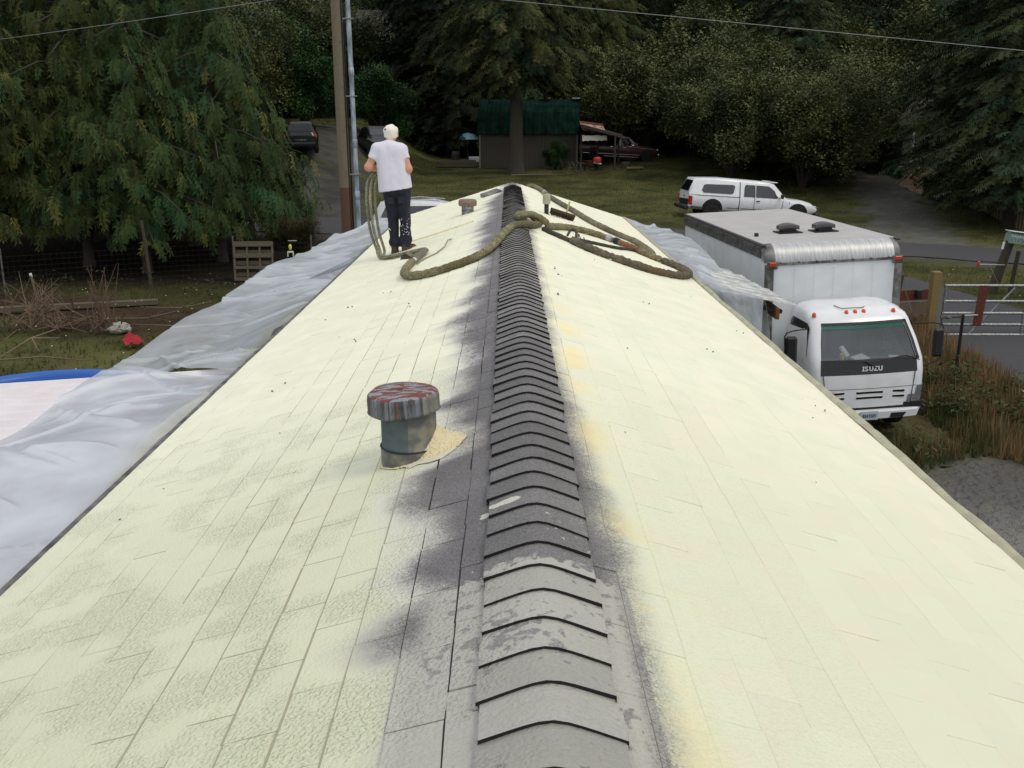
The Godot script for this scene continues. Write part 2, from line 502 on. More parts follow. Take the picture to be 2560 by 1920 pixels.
# one shingle tab, added to st with its uv; low = lower edge x, s = side
func shingle(st: SurfaceTool, s: int, low: float, high: float, za: float, zb: float, near: bool, lift: float, thick: float, shade_strip: SurfaceTool) -> void:
	st.set_smooth_group(-1)
	var tone := rng.randf_range(0.965, 1.0)
	var q := func(p: Vector3) -> void:
		st.set_uv(near_uv(p) if near else far_uv(p))
		st.set_color(Color(tone, tone, tone))
		st.add_vertex(p)
	var j := rng.randf_range(-0.0015, 0.0015)
	var a := on_roof(low + s * rng.randf_range(-0.003, 0.003), za, lift + j)
	var b := on_roof(low + s * rng.randf_range(-0.003, 0.003), zb, lift - j)
	var c := on_roof(high, zb, lift * 0.35)
	var d := on_roof(high, za, lift * 0.35)
	var mid := on_roof((low + high) / 2, (za + zb) / 2, lift * 0.75 + 0.001)
	for e in [[a, b], [b, c], [c, d], [d, a]]:
		var p: Vector3 = e[0]; var r: Vector3 = e[1]
		if (r - p).cross(mid - p).y > 0: q.call(p); q.call(mid); q.call(r)
		else: q.call(p); q.call(r); q.call(mid)
	var dn := Vector3(0, -thick, 0)
	for e in [[a, b], [b, c], [d, a]]:
		var p: Vector3 = e[0]; var r: Vector3 = e[1]
		for v in [p, r, r + dn, p, r + dn, p + dn]:
			q.call(v)
	# the shade line under the butt edge, put in as a darker strip
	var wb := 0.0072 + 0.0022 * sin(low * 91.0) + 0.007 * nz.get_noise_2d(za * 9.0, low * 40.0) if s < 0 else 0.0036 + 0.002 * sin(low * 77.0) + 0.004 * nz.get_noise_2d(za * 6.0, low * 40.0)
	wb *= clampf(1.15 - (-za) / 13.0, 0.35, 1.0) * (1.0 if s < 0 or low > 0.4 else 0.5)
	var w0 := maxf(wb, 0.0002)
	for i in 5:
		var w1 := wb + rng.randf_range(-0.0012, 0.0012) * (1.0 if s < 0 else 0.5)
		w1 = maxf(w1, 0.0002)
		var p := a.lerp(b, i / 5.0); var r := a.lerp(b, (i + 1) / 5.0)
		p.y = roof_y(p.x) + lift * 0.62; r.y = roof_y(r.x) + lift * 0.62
		quad(shade_strip, p, r, r + Vector3(s * w1, -SL * w1, 0), p + Vector3(s * w0, -SL * w0, 0))
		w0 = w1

func ridge_cap(st: SurfaceTool, zn: float, zf: float, near: bool, jit: float) -> Array:
	# bent over the ridge; its near end lies on the next one, a little proud
	var n := 10
	var prof := func(t: float, lift: float, z: float) -> Vector3:
		var x := RX - 0.168 + 0.333 * t + jit
		var dx := x - RX
		var y := RY + 0.022 - (sqrt(dx * dx + 0.0016) - 0.04) * 0.42
		return Vector3(x, y + lift, z)
	st.set_smooth_group(2)
	var sk := rng.randf_range(-0.009, 0.009)
	var tone := rng.randf_range(0.72, 1.0)
	st.set_color(Color(tone, tone, tone))
	var curl := [rng.randf_range(-0.002, 0.007), rng.randf_range(-0.002, 0.007)]
	for i in n:
		var t0 := float(i) / n
		var t1 := float(i + 1) / n
		var a: Vector3 = prof.call(t0, 0.013 + curl[0] * pow(1.0 - t0, 3.0) + curl[1] * pow(t0, 3.0), zn + sk * (t0 - 0.5) * 2.0)
		var b: Vector3 = prof.call(t1, 0.013 + curl[0] * pow(1.0 - t1, 3.0) + curl[1] * pow(t1, 3.0), zn + sk * (t1 - 0.5) * 2.0)
		var c: Vector3 = prof.call(t1, 0.002, zf)
		var d: Vector3 = prof.call(t0, 0.002, zf)
		for v in [a, d, c, a, c, b]:
			st.set_uv(near_uv(v) if near else far_uv(v))
			st.add_vertex(v)
	st.set_smooth_group(-1)
	for e in [0.0, 1.0]:
		var a: Vector3 = prof.call(e, 0.013, zn); var b: Vector3 = prof.call(e, 0.002, zf)
		var dn := Vector3(0, -0.02, 0)
		for v in [a, b, b + dn, a, b + dn, a + dn]:
			st.set_uv(near_uv(v) if near else far_uv(v)); st.add_vertex(v)
	return [sk, curl[0], curl[1]]

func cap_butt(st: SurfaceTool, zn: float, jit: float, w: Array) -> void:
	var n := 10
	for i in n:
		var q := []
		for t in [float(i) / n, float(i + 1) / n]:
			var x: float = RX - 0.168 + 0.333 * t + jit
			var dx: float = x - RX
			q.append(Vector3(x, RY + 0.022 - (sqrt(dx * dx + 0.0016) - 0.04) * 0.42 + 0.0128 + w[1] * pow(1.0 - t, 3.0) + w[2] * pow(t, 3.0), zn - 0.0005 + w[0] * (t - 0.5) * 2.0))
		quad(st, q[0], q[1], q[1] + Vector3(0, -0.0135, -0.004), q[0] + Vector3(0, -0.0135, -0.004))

func build_house() -> void:
	var near := roof_maps(NX0, NX1, NZ0, NZ1, 1400, 1720, true)
	var far := roof_maps(FX0, FX1, FZ0, FZ1, 640, 2048, false)
	var mn := StandardMaterial3D.new()
	mn.albedo_texture = near[0]; mn.roughness = 0.85; mn.texture_repeat = false
	mn.vertex_color_use_as_albedo = true
	mn.heightmap_enabled = true; mn.heightmap_texture = near[1]; mn.heightmap_scale = 1.3
	var mf := StandardMaterial3D.new()
	mf.albedo_texture = far[0]; mf.roughness = 0.85; mf.texture_repeat = false
	mf.vertex_color_use_as_albedo = true
	M.roofnear = mn
	M.rooffar = mf
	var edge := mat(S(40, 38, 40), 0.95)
	var house := thing("house", "long low house whose shingle roof is being coated with cream spray foam", "house")
	# the deck
	var st := mb()
	var xl := RX - 2.31
	var xr := RX + 2.31
	for s in [-1, 1]:
		var xe := xl if s < 0 else xr
		var prev := []
		for i in 41:
			var z := lerpf(ZN, ZF, i / 40.0)
			var a := on_roof(RX, z, -0.004); var b := on_roof(xe, z, -0.004)
			if prev.size():
				for v in [prev[0], prev[1], b, prev[0], b, a]:
					st.set_color(Color(0.55, 0.55, 0.55)); st.set_uv(far_uv(v)); st.add_vertex(v)
			prev = [a, b]
	var roof := obj("roof", st, mf, house)
	st = mb()
	for s in [-1, 1]:
		var xe := xl if s < 0 else xr
		var a := on_roof(RX, 0, -0.012); var b := on_roof(xe, 0, -0.012)
		for zz in [ZN, ZF]:
			pass
		quad(st, a + Vector3(0, -0.12, ZN), b + Vector3(0, -0.12, ZN), b + Vector3(0, -0.12, ZF), a + Vector3(0, -0.12, ZF))
		for zz in [ZN, ZF]:
			quad(st, a + Vector3(0, 0, zz), b + Vector3(0, 0, zz), b + Vector3(0, -0.12, zz), a + Vector3(0, -0.12, zz))
	obj("fascia", st, M.siding, house)
	# walls
	st = mb()
	var bot := 0.35
	for s in [-1, 1]:
		var x: float = RX + s * 2.1
		bx(st, Vector3(x, (bot + 3.2) / 2, (ZN + ZF) / 2), Vector3(0.12, 3.2 - bot, ZN - ZF - 0.4))
	for zz in [ZN - 0.2, ZF + 0.2]:
		prism(st, [Vector2(-2.03, bot), Vector2(2.03, bot), Vector2(2.03, 3.2), Vector2(0, 3.82), Vector2(-2.03, 3.2)], 0.1, T(RX, 0, zz))
	obj("wall", st, M.siding, house)
	# gutter strip along the left eave, dark, and its bits
	st = mb()
	bx(st, Vector3(xl - 0.035, roof_y(xl) - 0.055, (ZN + ZF) / 2), Vector3(0.075, 0.09, ZN - ZF - 0.1), 0.01)
	obj("gutter", st, M.greymetal, house)
	# shingles
	var all := []
	for s in [-1, 1]:
		for k in 16:
			var low := -0.147 - 0.146 * k if s < 0 else 0.337 + 0.146 * k
			if s < 0 and low < xl - 0.01: low = xl - 0.012
			if s > 0 and low > xr + 0.01: low = xr + 0.012
			var high: float = low - s * 0.168
			if (s < 0 and high < xl + 0.02) or (s > 0 and high > xr - 0.02): continue
			var z := ZN - rng.randf_range(0.0, 0.1) - (0.167 if k % 2 else 0.0)
			while z > ZF:
				var zb := maxf(z - 0.335, ZF)
				var gap := (0.0024 if rng.randf() < 0.55 or k < 2 else 0.0004) if s < 0 else (0.0012 if k < 1 else 0.0002)
				var cz := -(z + zb) / 2.0
				var cx := (low + high) / 2.0
				# rough test of what the photograph frames, and how big it is there
				var zc := cz * 0.9625 + (5.3 - roof_y(cx)) * 0.2714
				var v := ((5.3 - roof_y(cx)) * 0.9625 - cz * 0.2714) / maxf(zc, 0.1)
				var score := 0.0
				if zc > 0.5 and v < 0.43 and absf(cx / zc) < 0.56: score = 1.0 / (zc * zc)
				if s > 0: score *= 0.45
				all.append([score, s, low, high, z - gap, zb + gap])
				z = zb
	all.sort_custom(func(a, b): return a[0] > b[0])
	var shade_left := mat(S(164, 160, 136), 0.95)  # course shadow tones, painted as strips below the shingle butts
	var shade_right := mat(S(206, 204, 174), 0.95)
	var shade_dark := mat(S(44, 42, 44), 0.95)
	var shade_grey := mat(S(104, 102, 100), 0.95)
	var shade_strips := [mb(), mb(), mb(), mb()]
	var rest_n := mb()
	var rest_f := mb()
	for i in all.size():
		var e: Array = all[i]
		var isn := in_near(e[2], e[3], e[4], e[5])
		var lift: float = 0.0085 if e[1] < 0 else 0.0045
		if rng.randf() < 0.08: lift += 0.0025
		var th: float = lift + 0.001
		if i < 300:
			var one := mb()
			var shade_strip := mb()
			shingle(one, e[1], e[2], e[3], e[4], e[5], isn, lift, th, shade_strip)
			one.generate_normals()
			var me := one.commit()
			shade_strip.generate_normals()
			me = shade_strip.commit(me)
			me.surface_set_material(0, mn if isn else mf)
			me.surface_set_material(1, shade_dark if e[2] > -0.3 and e[2] < 0.1 else (shade_left if e[1] < 0 else (shade_grey if e[2] < 0.4 else shade_right)))
			put("shingle", me, null, roof)
		else:
			shingle(rest_n if isn else rest_f, e[1], e[2], e[3], e[4], e[5], isn, lift, th, shade_strips[2 if e[2] > -0.3 and e[2] < 0.1 else (0 if e[1] < 0 else (3 if e[2] < 0.4 else 1))])
	rest_n.generate_normals(); rest_f.generate_normals()
	rest_n.index(); rest_f.index()
	var am := rest_f.commit()
	am.surface_set_material(0, mf)
	var am2 := rest_n.commit(am)
	am2.surface_set_material(1, mn)
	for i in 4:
		shade_strips[i].generate_normals()
		am2 = shade_strips[i].commit(am2)
		am2.surface_set_material(2 + i, [shade_left, shade_right, shade_dark, shade_grey][i])
	tag(put("shingle", am2, null, roof), "", "", "", "stuff")
	# ridge caps
	var z2 := ZN
	while z2 > -18.75:
		var zf := z2 - CAPN + rng.randf_range(-0.006, 0.006)
		var isn := in_near(-0.1, 0.3, z2, zf - 0.02)
		var jit := rng.randf_range(-0.007, 0.007)
		var one := mb()
		var w := ridge_cap(one, z2, zf - 0.02, isn, jit)
		one.generate_normals()
		var m := one.commit()
		m.surface_set_material(0, mn if isn else mf)
		one = mb()
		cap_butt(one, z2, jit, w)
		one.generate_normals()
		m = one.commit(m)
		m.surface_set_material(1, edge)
		put("ridge_cap", m, null, roof)
		z2 = zf
	# yellow spray line across the left slope
	st = mb()
	var pts := []
	for i in 15:
		var t := i / 14.0
		pts.append(on_roof(lerpf(-1.75, -0.5, t), -14.05 + 0.12 * sin(t * 3.0), 0.006))
	tube(st, pts, [0.022], 6)
	obj("foam_ridge", st, M.yellowfoam, house)
	vents(house)
	masking(house)

func vents(house: Node3D) -> void:
	# the big capped pipe
	var o := Node3D.new()
	o.name = "roof_vent"
	house.add_child(o)
	o.position = Vector3(-0.44, 3.795, -4.0)
	tag(o, "fat round vent pipe with rusty flat cap beside the bare ridge")
	var tex := Image.create(256, 128, false, Image.FORMAT_RGB8)
	var f := FastNoiseLite.new(); f.seed = 4; f.frequency = 0.025; f.fractal_octaves = 4
	for y in 128:
		for x in 256:
			var a := TAU * x / 256.0
			var n := f.get_noise_3d(cos(a) * 45, sin(a) * 45, y * 1.2)
			var c := S(92, 94, 90).lerp(S(132, 128, 112), clampf(0.5 + n * 1.6, 0, 1))
			if y < 70 and sin(a - 0.9) > 0.55: c = c.lerp(S(64, 84, 86), 0.7)
			c = c.lerp(S(206, 202, 172), smoothstep(95, 128, y + n * 40) * 0.8)
			tex.set_pixel(x, y, c)
	var pm := mat(Color.WHITE, 0.6, 0.15)
	pm.albedo_texture = ImageTexture.create_from_image(tex)
	var st := mb()
	st.set_smooth_group(1)
	var seg := 40
	var R := [[0.127, -0.06], [0.127, 0.098], [0.1265, 0.101], [0.122, 0.103], [0.122, 0.275]]
	for k in R.size() - 1:
		for i in seg:
			var q := func(ii: int, kk: int) -> void:
				var a := TAU * ii / seg
				st.set_uv(Vector2(float(ii) / seg, 1.0 - (R[kk][1] + 0.06) / 0.335))
				st.add_vertex(Vector3(cos(a) * R[kk][0], R[kk][1], sin(a) * R[kk][0]))
			q.call(i, k); q.call(i, k + 1); q.call(i + 1, k + 1)
			q.call(i, k); q.call(i + 1, k + 1); q.call(i + 1, k)
	obj("pipe", st, pm, o)
	st = mb()
	tube(st, ring_pts(0.1265, 0.1, 40), [0.004], 6, false)
	obj("seam", st, M.black, o)
	# cap with crimped rim, red and grey peeling paint
	tex = Image.create(256, 256, false, Image.FORMAT_RGB8)
	for y in 256:
		for x in 256:
			var u := (x - 128) / 128.0; var v := (y - 128) / 128.0
			var rr := sqrt(u * u + v * v)
			var n := f.get_noise_2d(x * 0.45, y * 1.5) * 1.3
			var c := S(112, 58, 46) if n + 0.08 - maxf(0, rr - 0.72) * 1.2 > 0.0 else S(136, 140, 148)
			if n > -0.05 and n < -0.02: c = S(170, 172, 172)
			if rr > 0.86:
				var a := atan2(v, u)
				var st2 := f.get_noise_3d(cos(a) * 130.0, sin(a) * 130.0, rr * 60.0)
				var dr := f.get_noise_3d(cos(a) * 210.0, sin(a) * 210.0, rr * 40.0)
				c = S(98, 102, 104).lerp(S(62, 62, 60), smoothstep(0.02, 0.26, dr - (rr - 0.95) * 1.5))
				c = c.lerp(S(118, 121, 123), smoothstep(0.1, 0.3, -dr))
				if f.get_noise_3d(cos(a) * 90.0, sin(a) * 90.0, 90.0) > 0.27 and dr < 0.1: c = c.lerp(S(108, 56, 44), 0.75)
				if cos(a - 0.2) > 0.75: c = c.lerp(S(148, 144, 124), 0.6)
			if f.get_noise_2d(x * 5, y * 5) > 0.42: c = c.darkened(0.35)
			tex.set_pixel(x, y, c)
	var cm := mat(Color.WHITE, 0.55, 0.1)
	cm.albedo_texture = ImageTexture.create_from_image(tex)
	st = mb()
	st.set_smooth_group(1)
	var P := [[0.0, 0.433, 0.0], [0.08, 0.432, 0.5], [0.142, 0.428, 0.84], [0.155, 0.418, 0.9], [0.158, 0.4, 0.93], [0.158, 0.352, 0.98], [0.161, 0.345, 1.0], [0.156, 0.34, 1.0], [0.12, 0.337, 0.98]]
	for k in P.size() - 1:
		for i in 80:
			var q := func(ii: int, kk: int) -> void:
				var a := TAU * ii / 80.0
				var cr: float = 1.0 + (0.004 * (ii % 2) if kk >= 3 and kk <= 6 else 0.0) + 0.012 * sin(ii * 0.55) * (1.0 if kk > 1 else 0.0)
				st.set_uv(Vector2(0.5 + cos(a) * P[kk][2] * 0.49, 0.5 + sin(a) * P[kk][2] * 0.49))
				st.add_vertex(Vector3(cos(a) * P[kk][0] * cr, P[kk][1] + 0.004 * sin(a * 2.0), sin(a) * P[kk][0] * cr))
			q.call(i, k); q.call(i, k + 1); q.call(i + 1, k + 1)
			q.call(i, k); q.call(i + 1, k + 1); q.call(i + 1, k)
	var cap := obj("cap", st, cm, o)
	cap.position.y = -0.078
	cap.rotation.z = 0.05
	# foam heaped at its foot, thicker towards the ridge
	var fm := grid_mesh(48, 10, func(u: float, v: float) -> Vector3:
		var a := u * TAU
		var right := maxf(0.0, cos(a + 0.35))
		var reach := 0.018 + 0.12 * pow(right, 1.5) + 0.012 * nz2.get_noise_2d(cos(a) * 4, sin(a) * 4)
		var hgt := (0.004 + 0.1 * right) * pow(1.0 - v, 1.5)
		var rr := 0.12 + reach * v
		var x := cos(a) * rr; var z := sin(a) * rr
		var lump := 0.007 * nz2.get_noise_3d(x * 50, v * 8, z * 50)
		return Vector3(x, roof_y(-0.44 + x) - 3.795 + 0.011 + hgt + lump * (1.0 - v * 0.5), z))
	put("foam_collar", fm, M.yellowfoam, o)
	var sm := grid_mesh(30, 6, func(u: float, v: float) -> Vector3:
		var a := u * TAU
		var rr := (0.12 + 0.11 * maxf(0.0, cos(a - 0.3))) * v * (1.0 + 0.18 * nz2.get_noise_2d(cos(a) * 5, sin(a) * 5)) + 0.1 * (1.0 - v)
		var x := cos(a) * rr; var z := sin(a) * rr
		return Vector3(x, roof_y(-0.44 + x) - 3.795 + 0.0115 + 0.003 * (1.0 - v), z))
	put("foam_spill", sm, mat(S(230, 224, 200), 0.8, 0.0, N.dust, Vector3(4, 4, 4)), o)
	# small far ones
	o = Node3D.new(); o.name = "flue_vent"; house.add_child(o); o.position = Vector3(-0.66, 3.72, -15.8)
	tag(o, "small grey flue with rusty cap far along the left slope")
	st = mb(); lathe(st, [Vector2(0.1, 0), Vector2(0.1, 0.2)], 24); obj("pipe", st, M.galv, o)
	st = mb(); lathe(st, [Vector2(0.14, 0.17), Vector2(0.15, 0.18), Vector2(0.15, 0.25), Vector2(0.13, 0.275), Vector2(0.0, 0.285)], 24)
	obj("cap", st, mat(S(150, 128, 116), 0.6, 0.1, N.mott, Vector3(6, 6, 6)), o)
	o = Node3D.new(); o.name = "box_vent"; house.add_child(o); o.position = Vector3(-0.3, 3.83, -18.3)
	tag(o, "low square vent near the far end of the ridge")
	o.rotation = Vector3(0, 0.25, 0.3)
	st = mb(); bx(st, Vector3(0, 0.06, 0), Vector3(0.36, 0.1, 0.34), 0.02); obj("hood", st, M.dullalu, o)
	st = mb(); bx(st, Vector3(0, 0.01, 0), Vector3(0.46, 0.012, 0.44)); obj("flange", st, M.hem, o)
	o = Node3D.new(); o.name = "stack_pipe"; house.add_child(o); o.position = Vector3(0.6, 3.78, -14.9)
	tag(o, "thin plumbing pipe sticking out of the right slope, dark streak below")
	st = mb(); lathe(st, [Vector2(0.035, 0), Vector2(0.035, 0.34), Vector2(0.028, 0.34), Vector2(0.028, 0.1)], 16); obj("pipe", st, M.black, o)
	st = mb(); lathe(st, [Vector2(0.06, 0.22), Vector2(0.06, 0.36), Vector2(0.05, 0.37), Vector2(0.036, 0.37)], 16); obj("collar", st, M.hem, o)

func ring_pts(r: float, y: float, n: int) -> Array:
	var out := []
	for i in n + 1:
		var a := TAU * i / n
		out.append(Vector3(cos(a) * r, y, sin(a) * r))
	return out

func masking(house: Node3D) -> void:
	# tape and film strip left along the right eave
	var xr := RX + 2.31
	var m := grid_mesh(300, 5, func(u: float, v: float) -> Vector3:
		var z := lerpf(ZN, ZF + 0.1, u)
		var w := 0.09 + 0.03 * nz.get_noise_1d(z * 9.0)
		var x := xr - 0.02 + 0.01 * nz.get_noise_1d(z * 20.0 + 90.0) + w * v
		var y := roof_y(xr) + 0.016 + 0.02 * sin(v * PI) - 0.035 * v * v + 0.01 * nz2.get_noise_2d(z * 1.5, v * 0.7) - 0.02 * exp(-pow((z + 6.05) / 0.03, 2)) * v
		return Vector3(x, y, z))
	tag(put("masking_strip", m, M.hem, house), "sprayed masking film strip along the right eave")

# a plastic sheet between an inner and an outer line
func sheet(called: String, label: String, inner: Array, outer: Array, drop: float, nu: int, nv: int, amp: float, fu: float, fv: float, sd: float, tint = null, sag := 0.0) -> MeshInstance3D:
	var ci := Curve3D.new(); for p in inner: ci.add_point(p)
	var co := Curve3D.new(); for p in outer: co.add_point(p)
	var li := ci.get_baked_length(); var lo := co.get_baked_length()
	var f := FastNoiseLite.new(); f.seed = int(sd); f.frequency = 1.0; f.fractal_type = FastNoiseLite.FRACTAL_NONE
	var k := 0.8 if drop > 0.0 else 1.0
	var fr := RandomNumberGenerator.new(); fr.seed = int(sd) * 13 + 1
	var folds := []
	for i in 46:
		var b := fr.randf_range(-0.1, 0.5)
		folds.append([fr.randf_range(-0.1, 1.1), fr.randf_range(-0.16, 0.16), fr.randf_range(-0.1, 0.1), fr.randf_range(0.0025, 0.011) * (8.0 / fu), fr.randf_range(-0.25, 0.75), b, b + fr.randf_range(0.35, 0.9)])
	var m := grid_mesh(nu, nv, func(u: float, v: float) -> Vector3:
		var a := ci.sample_baked(u * li, true)
		var b := co.sample_baked(u * lo, true)
		var p: Vector3
		if v <= k:
			var t := v / k
			p = a.lerp(b, t)
			p.y -= sag * sin(t * PI)
			p.y += 0.04 * t * t * (1.0 if drop > 0 else 0.0)
		else:
			var t := (v - k) / (1.0 - k)
			var out := (b - a); out.y = 0; out = out.normalized()
			p = b + out * (0.12 * sin(t * PI / 2)) + Vector3(0, 0.04 - drop * t, 0)
		# long tension folds running away from the eave, on a slow swell
		var e := smoothstep(0.0, 0.07, v)
		var h := f.get_noise_2d(u * fu * 0.35 + 90.0, v * fv * 0.6) * 1.9
		for q in folds:
			var d: float = (u - q[0] - q[1] * v - q[2] * v * v) / (q[3] * (0.6 + 0.8 * v))
			if absf(d) < 2.5 and v > q[5] and v < q[6]:
				h += q[4] * exp(-d * d) * smoothstep(q[5], q[5] + 0.12, v) * (1.0 - smoothstep(q[6] - 0.15, q[6], v))
		p.y += amp * h * e
		return p, tint)
	var o := put(called, m, M.plastic)
	tag(o, label, "plastic sheet")
	return o

func build_sheets() -> void:
	M.plastic.vertex_color_use_as_albedo = true
	var xl := RX - 2.37
	var y0 := 3.235
	var white := func(_p: Vector3, _u: float, _v: float) -> Color: return Color.WHITE
	var hemmed := func(p: Vector3, _u: float, v: float) -> Color:
		var c := Color(0.86, 0.84, 0.66).lerp(Color.WHITE, smoothstep(0.02, 0.12, v + 0.03 * nz2.get_noise_2d(p.z * 2.0, p.x * 2.0)))
		var d := Vector2(p.x + 2.98, p.z + 4.35)
		if p.z > -5.2: c = c.lerp(Color(1.0, 0.86, 0.46), 1.0 - smoothstep(0.22, 0.42, d.length() + 0.1 * nz2.get_noise_2d(p.x * 3, p.z * 3)))
		return c
	var inner := []
	for i in 40:
		var z := lerpf(0.6, -8.0, i / 39.0)
		var w := nz.get_noise_1d(z * 14.0 + 30.0)
		inner.append(Vector3(xl - 0.02 - 0.03 * absf(w) - 0.09 * exp(-pow((z + 5.9) / 0.12, 2)) + 0.02, y0 - 0.01 + 0.012 * w, z))
	sheet("plastic_sheet", "white plastic sheet draped over the corrugated porch roof nearest the camera", inner, [Vector3(-4.9, 3.03, 0.6), Vector3(-4.3, 3.06, -3.6), Vector3(-3.62, 3.11, -6.1), Vector3(-3.6, 3.11, -7.3), Vector3(-3.55, 3.115, -8.36)], 0.0, 460, 120, 0.055, 9.0, 1.3, 5, hemmed, 0.02)
	inner = []
	for i in 40:
		var z := lerpf(-7.75, -15.6, i / 39.0)
		var w := nz.get_noise_1d(z * 12.0)
		inner.append(Vector3(xl - 0.03 * absf(w) - 0.07 * exp(-pow((z + 9.3) / 0.3, 2)), y0 + 0.012 * w, z))
	sheet("plastic_sheet", "greyish plastic sheet running along the left eave behind the nearest one", inner, [Vector3(-4.38, 2.62, -10.2), Vector3(-4.33, 2.62, -10.7), Vector3(-4.28, 2.66, -12.36), Vector3(-4.0, 2.72, -13.1), Vector3(-3.37, 2.87, -13.25), Vector3(-2.8, 3.02, -13.4), Vector3(-2.32, 3.2, -15.65)], 0.0, 340, 90, 0.06, 6.0, 1.4, 8, hemmed, 0.05)
	inner = []
	for i in 40:
		var z := lerpf(-12.9, -19.9, i / 39.0)
		var w := nz.get_noise_1d(z * 12.0)
		inner.append(Vector3(xl - 0.03 * absf(w) + (-0.75 * smoothstep(-15.4, -12.9, z)), y0 - 0.24 * smoothstep(-15.4, -12.9, z) + 0.012 * w, z))
	sheet("plastic_sheet", "pale plastic sheet bulging out beside the roof by the worker", inner, [Vector3(-4.0, 2.68, -13.0), Vector3(-4.09, 2.7, -13.63), Vector3(-4.05, 2.78, -15.21), Vector3(-3.98, 2.83, -16.37), Vector3(-3.71, 2.93, -18.75), Vector3(-3.25, 3.06, -19.35), Vector3(-2.83, 3.13, -19.8)], 1.3, 340, 100, 0.07, 5.0, 1.5, 21, white, 0.03)
	# right side
	var xr := RX + 2.36
	inner = []
	for i in 40:
		var z := lerpf(-12.35, -20.1, i / 39.0)
		inner.append(Vector3(xr + 0.03 * absf(nz.get_noise_1d(z * 14.0)), y0 + 0.01, z))
	sheet("plastic_sheet", "bright white plastic sheet hanging off the right eave beside the box truck", inner, [Vector3(3.42, 2.96, -12.4), Vector3(3.38, 2.98, -13.37), Vector3(3.36, 2.98, -14.7), Vector3(3.4, 3.0, -17.32), Vector3(3.17, 3.05, -19.02), Vector3(2.71, 3.12, -20.3), Vector3(2.53, 3.18, -20.6)], 0.9, 340, 90, 0.06, 5.0, 1.5, 33, white, 0.0)
	# its near end hangs straight down
	var m := grid_mesh(60, 40, func(u: float, v: float) -> Vector3:
		var x := lerpf(xr + 0.02, 3.38, u)
		var y := lerpf(y0, 3.0, u) - v * lerpf(0.25, 0.85, u)
		return Vector3(x + 0.03 * v * nz.get_noise_1d(u * 60), y, -12.36 + 0.03 * sin(u * 9.0 + v) * v + 0.02 * nz2.get_noise_2d(u * 6, v * 2)), white)
	var flap := put("plastic_sheet", m, M.plastic)
	tag(flap, "hanging end flap of plastic in front of the translucent awning", "plastic sheet")

func build_lean_tos() -> void:
	# corrugated porch roof on the left
	var o := thing("porch_roof", "white corrugated metal porch roof at the left, partly under plastic", "roof", Vector3(0, 0, 0))
	var pm := mat(S(232, 226, 228), 0.5, 0.0, noise_tex("dust", 0.02, 0.9, 1.0, 5), Vector3(0.5, 0.5, 0.5))
	var yy := func(x: float) -> float: return 3.16 + 0.067 * (x + 2.35) - 0.085
	var z := 1.0
	while z > -8.38:
		var st := mb()
		var zb := maxf(z - 0.86, -8.4)
		var prof := []
		var n := 4
		for i in n:
			var z0 := lerpf(z, zb, float(i) / n); var z1 := lerpf(z, zb, float(i + 1) / n); var w := z1 - z0
			prof.append_array([Vector2(z0, 0.0), Vector2(z0 + w * 0.55, 0.0), Vector2(z0 + w * 0.65, 0.028), Vector2(z0 + w * 0.9, 0.028)])
		prof.append(Vector2(zb, 0.0))
		for i in prof.size() - 1:
			var p: Vector2 = prof[i]; var q: Vector2 = prof[i + 1]
			quad(st, Vector3(-2.38, yy.call(-2.38) + p.y, p.x), Vector3(-7.2, yy.call(-7.2) + p.y, p.x), Vector3(-7.2, yy.call(-7.2) + q.y, q.x), Vector3(-2.38, yy.call(-2.38) + q.y, q.x))
		obj("roof_panel", st, pm, o)
		z = zb
	var st := mb()
	for zz in [0.8, -3.6, -8.2]:
		beam(st, Vector3(-2.1, 3.02, zz), Vector3(-7.1, 2.7, zz), 0.045, 0.14)
	for zz in [0.8, -3.6, -8.2]:
		beam(st, Vector3(-6.9, 2.7, zz), Vector3(-6.9, -0.1, zz), 0.09, 0.09)
	obj("frame", st, M.wood, o)
	st = mb()
	var screw := []
	for p in [Vector2(-4.4, -7.1), Vector2(-3.4, -5.0)]:
		lathe(st, [Vector2(0.012, 0), Vector2(0.01, 0.02), Vector2(0, 0.024)], 8, T(p.x, yy.call(p.x) + 0.0, p.y))
	obj("screw", st, M.black, o)
	# awning on the right
	o = thing("awning", "translucent corrugated awning between the house and the box truck", "awning")
	var am := mat(S(222, 224, 220), 0.4, 0.0, N.mott, Vector3(0.8, 0.8, 0.8))
	am.backlight_enabled = true; am.backlight = Color(0.5, 0.5, 0.48)
	z = -12.42
	for k in 5:
		st = mb()
		var zb := z - 0.62
		st.set_smooth_group(1)
		var xo := 3.84 - 0.05 * k + rng.randf_range(-0.03, 0.03)
		var lift := 0.012 * (k % 2)
		for i in 16:
			var z0 := lerpf(z + 0.03, zb, i / 16.0); var z1 := lerpf(z + 0.03, zb, (i + 1) / 16.0)
			var h0 := 0.014 * sin(i * PI / 2) + lift; var h1 := 0.014 * sin((i + 1) * PI / 2) + lift
			quad(st, Vector3(2.38, 3.16 + h0, z0), Vector3(xo, 2.88 + h0, z0), Vector3(xo, 2.88 + h1, z1), Vector3(2.38, 3.16 + h1, z1))
		obj("panel", st, am, o)
		z = zb
	st = mb()
	beam(st, Vector3(2.3, 3.1, -12.5), Vector3(3.66, 2.79, -12.5), 0.14, 0.05)
	beam(st, Vector3(2.3, 3.1, -15.3), Vector3(3.6, 2.79, -15.3), 0.14, 0.05)
	obj("rafter", st, mat(S(64, 54, 46), 0.9, 0.0, N.grain, Vector3(3, 3, 3)), o)
	st = mb()
	beam(st, Vector3(3.58, 2.78, -12.35), Vector3(3.58, 2.78, -15.5), 0.05, 0.15, 0.004)
	obj("beam", st, mat(S(150, 104, 48), 0.8, 0.0, N.grain, Vector3(6, 6, 1)), o)

